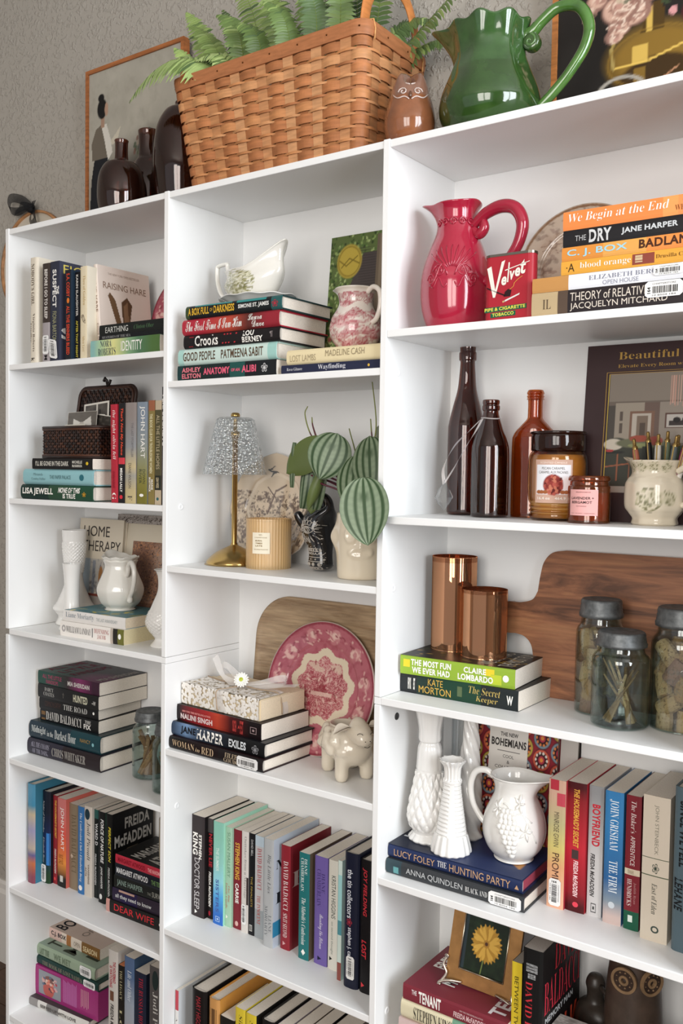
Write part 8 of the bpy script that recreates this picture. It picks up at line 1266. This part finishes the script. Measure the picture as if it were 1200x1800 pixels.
for (a, q_) in (((0, 0, 0), (fw_, .016, .020)), ((0, 0, fh_-.020), (fw_, .016, fh_)), ((0, 0, .020), (.018, .016, fh_-.020)), ((fw_-.018, 0, .020), (fw_, .016, fh_-.020))):
    b = MB(); b.box(a, q_, 'a8a09a'); o = b.build('frame_side', 'distressed', WF)
    hz_ = q_[0]-a[0] > .1; b = MB(); r_ = random.Random(int(a[2]*1000)+int(a[0]*1000))
    for k in range(22):
        t = (k+.5)/22; px_ = a[0]+(q_[0]-a[0])*(t if hz_ else .5); pz_ = a[2]+(q_[2]-a[2])*(.5 if hz_ else t); b.tube([(px_-.004*(1 if hz_ else .4), -.0005, pz_-.004*(.4 if hz_ else 1)), (px_, -.003, pz_+.002), (px_+.004*(1 if hz_ else .4), -.0005, pz_+.004*(.4 if hz_ else 1))], .0018, 6, 'b8b0a8')
    o2 = b.build('carving', 'distressed', o, True); o2['kind'] = 'stuff'
Z4 = -1.1913+Z0; gJ2 = 'glass jars at the right of the dark book stack'
jar('glass jar of wooden clothes pegs with dark zinc lid', .350, .118, Z4, .0385, .143, 'pins', gJ2)
jar('glass jar of sticks half hidden behind the partition', .452, .078, Z4, .036, .14, 'sticks', gJ2)
c = Cv(50, 90, '93a79c'); c.put(c.noise(10, 4)-.4, '6f8a6c', .8); c.rect(0, .0, 1, .3, 'a5ad80', .5); c.rect(.15, .3, .85, .33, '5f7a60')
Q_ = thing('picture_card', 'pale green printed card with a dark letter standing behind the jars', 'card', (.305, .196, Z4+.0003), (-.09, 0, 0)); b = MB(); b.box((0, 0, 0), (.12, .0015, .253), 'b5bdb0'); b.build('card_stock', 'matt_print', Q_); b = MB(); b.canvas(lambda U, V: (.12*U, -.0003+0*U, .253*V), c.a); b.build('card_picture', 'matt_print', Q_); b = MB(); put(b, 'P', 'R', '23241f', lambda u, v: (.012+.014*u, -.0006, .222+.022*v)); put(b, 'OPEN', 'N', '4a5a40', lambda u, v: (.01+.05*u, -.0006, .1+.014*v)); b.build('lettering', 'matt_print', Q_)
zc = BOOKTOP['crimson spined']
lathe_obj('cup', 'cream ceramic beaker on the dark stack beside the partition', 'cup', (.425, .112, zc), [(.022, 0), (.026, .003), (.0275, .02), (.0275, .085), (.027, .09)], 'b5a890', 'stoneware', 48)
# ------------------------------------------------------------------ lower right: milk glass, grape pitcher, books behind
zv = BOOKTOP['navy hardcover with copper']; gM = 'milk glass vases on the navy book'
def dia(a, r, z, k):
    if .02 < z < .115:
        q = (z-.02)/.095; bump = .0045*(abs(math.sin(7*a+q*PI*3.0))*abs(math.sin(7*a-q*PI*3.0)))**.6-.002; r = r+bump
    elif z >= .12: r = r*(1+.03*abs(math.cos(6*a)))
    elif z < .012: r = r*(1+.06*abs(math.cos(7*a)))
    return (r*math.cos(a), r*math.sin(a), z)
vase('tallest milk glass vase with quilted diamond body, nearest the left wall', 1.062, .088, zv, [(.030, 0), (.032, .004), (.026, .014), (.033, .028), (.035, .045), (.030, .075), (.0235, .105), (.0215, .125), (.0195, .155), (.016, .165), (.0185, .170), (.019, .19), (.026, .225)], dia, gM, 140)
def rib(a, r, z, k):
    s = .0014*math.sin(z*2*PI/.0065)*(abs(math.cos(2*a+.6)) > .55)*(.03 < z < .115); p = .0010*math.cos(16*a)*((z < .03) or z > .118); rr = r+s+p; e = .0016*math.cos(9*a)*max(0, (z-.143)/.008); return (rr*math.cos(a), rr*math.sin(a), z+e)
vase('short milk glass bud vase with ribbed panels, in front of the tall one', 1.118, .066, zv, [(.031, 0), (.033, .003), (.0315, .012), (.027, .028), (.0255, .032), (.021, .06), (.0165, .09), (.014, .112), (.0155, .114), (.0155, .118), (.0125, .122), (.0135, .138), (.0185, .147), (.021, .151)], rib, gM, 128, k=20)
def leafy(a, r, z, k): return ((r+.0016*math.sin(3*a+z*60)*math.cos(z*160+a*4))*math.cos(a), (r+.0016*math.sin(3*a+z*60)*math.cos(z*160+a*4))*math.sin(a), z)
vase('milk glass vase with leafy relief behind the bud vase', 1.112, .139, zv, [(.022, 0), (.0235, .004), (.019, .015), (.0215, .04), (.0205, .08), (.0175, .12), (.0145, .16), (.012, .19), (.011, .2)], leafy, gM, 96, m='milk_glass')
lathe_obj('glass_tumbler', 'tall clear glass cylinder between the milk glass vases at the back', 'glass', (1.070, .186, zv), [(.017, 0), (.018, .002), (.018, .215), (.018, .22)], 'f0f4f5', 'glass', 48, wall=.0015)
GR_ = lathe_obj('pitcher', 'white pitcher embossed with a bunch of grapes on the navy book', 'pitcher', (1.211, .105, zv), [(.028, 0), (.0315, .002), (.031, .005), (.044, .022), (.0505, .045), (.048, .07), (.039, .092), (.033, .106), (.033, .118), (.037, .13), (.040, .134)], 'e9e7e2', 'ceramic', 110, mod=spoutmod(0, .5, .75, .005, .1, .134, back=(0, 0)), rot=.10)
handle(GR_, [(-.034, 0, .125, .005), (-.05, 0, .134, .0055), (-.068, 0, .128, .0055), (-.076, 0, .105, .0055), (-.072, 0, .078, .005), (-.06, 0, .058, .005), (-.047, 0, .045, .005)], .005, 'e9e7e2', 'ceramic')
b = MB(); tg_ = [(0, .028), (.005, .031), (.022, .044), (.045, .0505), (.07, .048), (.092, .039), (.106, .033), (.13, .037)]
def ong(a, z, h=0): R = np.interp(z, [q_[0] for q_ in tg_], [q_[1] for q_ in tg_])+h; return Vector((R*math.cos(a), R*math.sin(a), z))
fa = face(1.211, .105)-.10
ic = bmesh.new(); bmesh.ops.create_icosphere(ic, subdivisions=2, radius=1); IV = [v.co.copy() for v in ic.verts]; IF = [tuple(v.index for v in f.verts) for f in ic.faces]; ic.free()
for row, cnt in enumerate((3, 4, 4, 5, 4, 3, 3, 2, 2, 1)):
    for j in range(cnt):
        p = ong(fa-.28+(j-(cnt-1)/2)*.145+.04*row*.6, .088-.0075*row); b.add([tuple(p+v*.0052) for v in IV], IF, 'e9e7e2')
b.build('grapes', 'ceramic', GR_, True)['kind'] = 'stuff'
b = MB()
for t0, z0_ in ((.35, .06), (-.7, .09), (.2, .1)):
    for k in range(5): b.tube([tuple(ong(fa+t0, z0_, .0005)), tuple(ong(fa+t0+.13*math.cos(k*1.25), z0_+.008*math.sin(k*1.25), .002)), tuple(ong(fa+t0+.25*math.cos(k*1.25), z0_+.016*math.sin(k*1.25), .0003))], [.001, .0028, .0006], 6, 'e9e7e2')
b.tube([tuple(ong(fa-.5+.1*i, .098-.002*i+.003*math.sin(i), .0008)) for i in range(12)], .0013, 6, 'e9e7e2'); b.tube([tuple(ong(fa+.2+.06*i, .095-.006*i, .0008)) for i in range(10)], .0012, 6, 'e9e7e2'); b.build('vine_relief', 'ceramic', GR_, True)['kind'] = 'stuff'
c = Cv(160, 240, '8a1c2a'); r_ = random.Random(5)
for i in range(6):
    for j in range(8):
        x, y = .02+.2*i, .02+.135*j+(.06 if i % 2 else 0)
        c.ell(x, y, .1, .07, '3a1820'); c.ring(x, y, .085, .057, .12, ['c9553a', '7d8f9a', 'b8a03c'][(i+j) % 3])
        for k in range(10): a = k*.628; c.ell(x+.065*math.cos(a), y+.044*math.sin(a), .012, .009, 'ddd0c4' if (i+j) % 2 else 'd9803a')
        c.ell(x, y, .035, .025, 'b03040'); c.ell(x, y, .018, .013, 'd98a30')
c.rect(.2, .52, .66, 1, 'ddd8d0'); c.rect(.3, .705, .57, .711, '3a3634')
frontbook('decor_book', 'red patterned cover book with white title panel behind the grape pitcher', (1.092, .172, .6761), .155, .27, .016, c, '7a1a28', tilt=.08, texts=[('THE NEW', 'B', '3a3634', .33, .54, .80, .825), ('BOHEMIANS', 'N', '3a3634', .225, .64, .735, .785), ('COOL', '', '4a4644', .37, .5, .665, .685), ('&', '', '4a4644', .42, .45, .63, .65), ('COLLECTED', '', '4a4644', .28, .59, .595, .615)])
c = Cv(30, 60, 'c9c4bd'); frontbook('white_book', 'white book edge showing right of the red patterned book', (1.248, .186, .6761), .03, .262, .014, c, '2a2626', tilt=.06)
# ------------------------------------------------------------------ lowest right: flower picture, owl jar, shell bowl
zt_ = BOOKTOP['white block lettering, topmost']
FP = thing('framed_picture', 'small gilt frame with a yellow gerbera photo standing on the dark red book', 'picture', (1.112, .066, zt_+.006), (-.13, .075, .10))
pw, ph = .118, .135
mat('gilt', .35, metal=.6, noise=(50, .2), col=None)
b = MB(); 
for (a, q_) in (((0, 0, 0), (pw, .008, .024)), ((0, 0, ph-.02), (pw, .008, ph)), ((0, 0, .024), (.021, .008, ph-.02)), ((pw-.021, 0, .024), (pw, .008, ph-.02))):
    b = MB(); b.box(a, q_, 'b98a55'); b.build('frame_side', 'gilt', FP)
c = Cv(110, 110, '202a20'); c.put(c.noise(6, 4)-.45, '354a30', .9); c.rect(0, 0, .08, 1, '3a4650', .6); c.line([(.52, .5), (.46, 0)], .015, '7a8a4a')
for lay in range(2):
    for k in range(24): a = k*2*PI/24+lay*.13+.05*math.sin(k*5); L_p = .34-.04*lay; c.ell(.52+math.cos(a)*L_p*.6, .55+math.sin(a)*L_p*.6, L_p*.42, .033, ('c99a3a', 'dcae48')[lay] if k % 3 else 'b88a30', a)
c.ell(.52, .55, .07, .07, 'b58430'); c.ell(.52, .55, .035, .035, '5a3a28')
b = MB(); b.canvas(lambda U, V: (.021+(pw-.042)*U, .003+0*U, .024+(ph-.044)*V), c.a); b.build('flower_photo', 'cover', FP)
b = MB(); b.box((.002, .006, .002), (pw-.002, .009, ph-.002), '3a2c22'); b.build('backing', 'cover', FP)
b = MB()
for (p0, p1) in (((.021, .024), (pw-.021, .024)), ((pw-.021, .024), (pw-.021, ph-.02)), ((pw-.021, ph-.02), (.021, ph-.02)), ((.021, ph-.02), (.021, .024))): b.tube([(p0[0], -.0005, p0[1]), (p1[0], -.0005, p1[1])], .0012, 6, 'd0c4b0')
b.build('inner_bead', 'metal', FP, True)
for sg, x0 in ((-1, .0), (1, pw)):
    b = MB(); b.tube(smooth([(x0-sg*.03, -.003, .004), (x0-sg*.012, -.006, .002), (x0+sg*.003, -.008, -.004), (x0+sg*.007, -.010, -.009), (x0+sg*.002, -.014, -.0065)], 6), [.0018+.001*math.sin(i/24*PI) for i in range(25)], 8, 'c9beb0'); b.tube(smooth([(x0+sg*.001, -.002, .034), (x0+sg*.004, -.004, .022), (x0-sg*.003, -.005, .010), (x0+sg*.003, -.008, -.003), (x0+sg*.006, -.010, -.0095)], 6), .0022, 8, 'c9beb0'); b.tube([(x0+sg*(.001+.003*math.cos(t)), -.003, .036+.003*math.sin(t)) for t in [i*.7 for i in range(9)]], .0012, 6, 'c9beb0'); b.build('foot', 'metal', FP, True)
b = MB(); b.tube([(.04, -.002, ph-.004), (.05, -.004, ph-.001), (.06, -.003, ph), (.07, -.004, ph-.001), (.08, -.002, ph-.004)], .0022, 8, 'c9beb0'); b.build('crest', 'metal', FP, True)
Z5 = -1.4902+Z0
OP = thing('owl_jar', 'dark brown stoneware owl jar with ringed eyes in shadow, lowest right', 'jar', (1.400, .135, Z5), (0, 0, face(1.4, .135)+.15))
b = MB(); b.lathe(shell([(.038, 0), (.042, .01), (.044, .08), (.043, .14), (.040, .19), (.036, .225), (.034, .24)], .004), 64, '4a3c33'); b.build('body', 'unglazed', OP, True)
b = MB()
for sg in (-1, 1):
    for (ro, ri, hh, cc) in ((.0195, .0155, .004, '8a6f52'), (.0155, .0075, .0025, '3a2c24'), (.0075, .004, .004, '8a6f52')):
        k0 = len(b.v); b.lathe([(ri, 0), (ri, hh), (ro, hh), (ro, 0)], 28, cc); a = sg*.50; R_ = Matrix.Rotation(a, 3, 'Z') @ Matrix.Rotation(PI/2, 3, 'Y'); b.v[k0:] = [tuple(R_ @ Vector(v)+Vector((.0395*math.cos(a), .0395*math.sin(a), .212))) for v in b.v[k0:]]
    for k in range(9): a2 = k*.7; pz = .212+.0115*math.sin(a2); pa = sg*.5+.0115*math.cos(a2)/.041; b.lathe([(.0005, .002), (.0018, .0)], 6, '8a6f52', (.0425*math.cos(pa), .0425*math.sin(pa), pz))
b.build('eyes', 'unglazed', OP)
def a_marble(root, L, W, T):
    c = Cv(90, 60, 'a39c95'); n = c.noise(5, 3); c.put((np.abs(((n*14) % 1)-.5) < .1)*1.0, 'd5d0ca', .9); c.put((c.noise(8, 7)-.5)*3, '5a544e', .7); coverart(root, c, T, L, W)
ART['marble'] = a_marble
for B2 in (dict(k='h', P=[1.303, .005, Z5], L=.21, W=.082, T=.052, yaw=0, c='3a3a40', lab='thick dark book at the bottom of the stack before the owl jar', g=None), dict(k='h', P=[1.304, .006, Z5+.0523], L=.208, W=.080, T=.046, yaw=0, c='6a2a50', lab='plum purple book in front of the owl jar', g=None), dict(k='h', P=[1.304, .004, Z5+.0986], L=.205, W=.082, T=.032, yaw=0, c='6a2a50', f='a9a39c', lab='book with grey marbled cover on top of the plum one', g=None, art='marble')):
    book(B2)
LBk = thing('bird_figurine', 'small dark bird figurine in shadow left of the owl jar', 'figurine', (1.335, .15, Z5), (0, 0, -.6))
b = MB(); b.lathe(smooth([(.0005, 0), (.016, .002), (.014, .012), (.012, .05), (.022, .07), (.028, .095), (.024, .12), (.014, .135), (.013, .15), (.015, .162), (.010, .174), (.0005, .177)], 5), 32, '3a332d', mod=lambda a, r, z, k: (r*math.cos(a)*(1.35 if .06 < z < .13 else 1), r*math.sin(a), z)); b.tube([(.012, 0, .162), (.026, 0, .158), (.034, 0, .153)], [.005, .003, .0006], 8, '3a332d'); b.tube([(-.025, 0, .1), (-.045, 0, .085), (-.06, 0, .065)], [.012, .008, .003], 8, '3a332d'); b.build('body', 'unglazed', LBk, True)
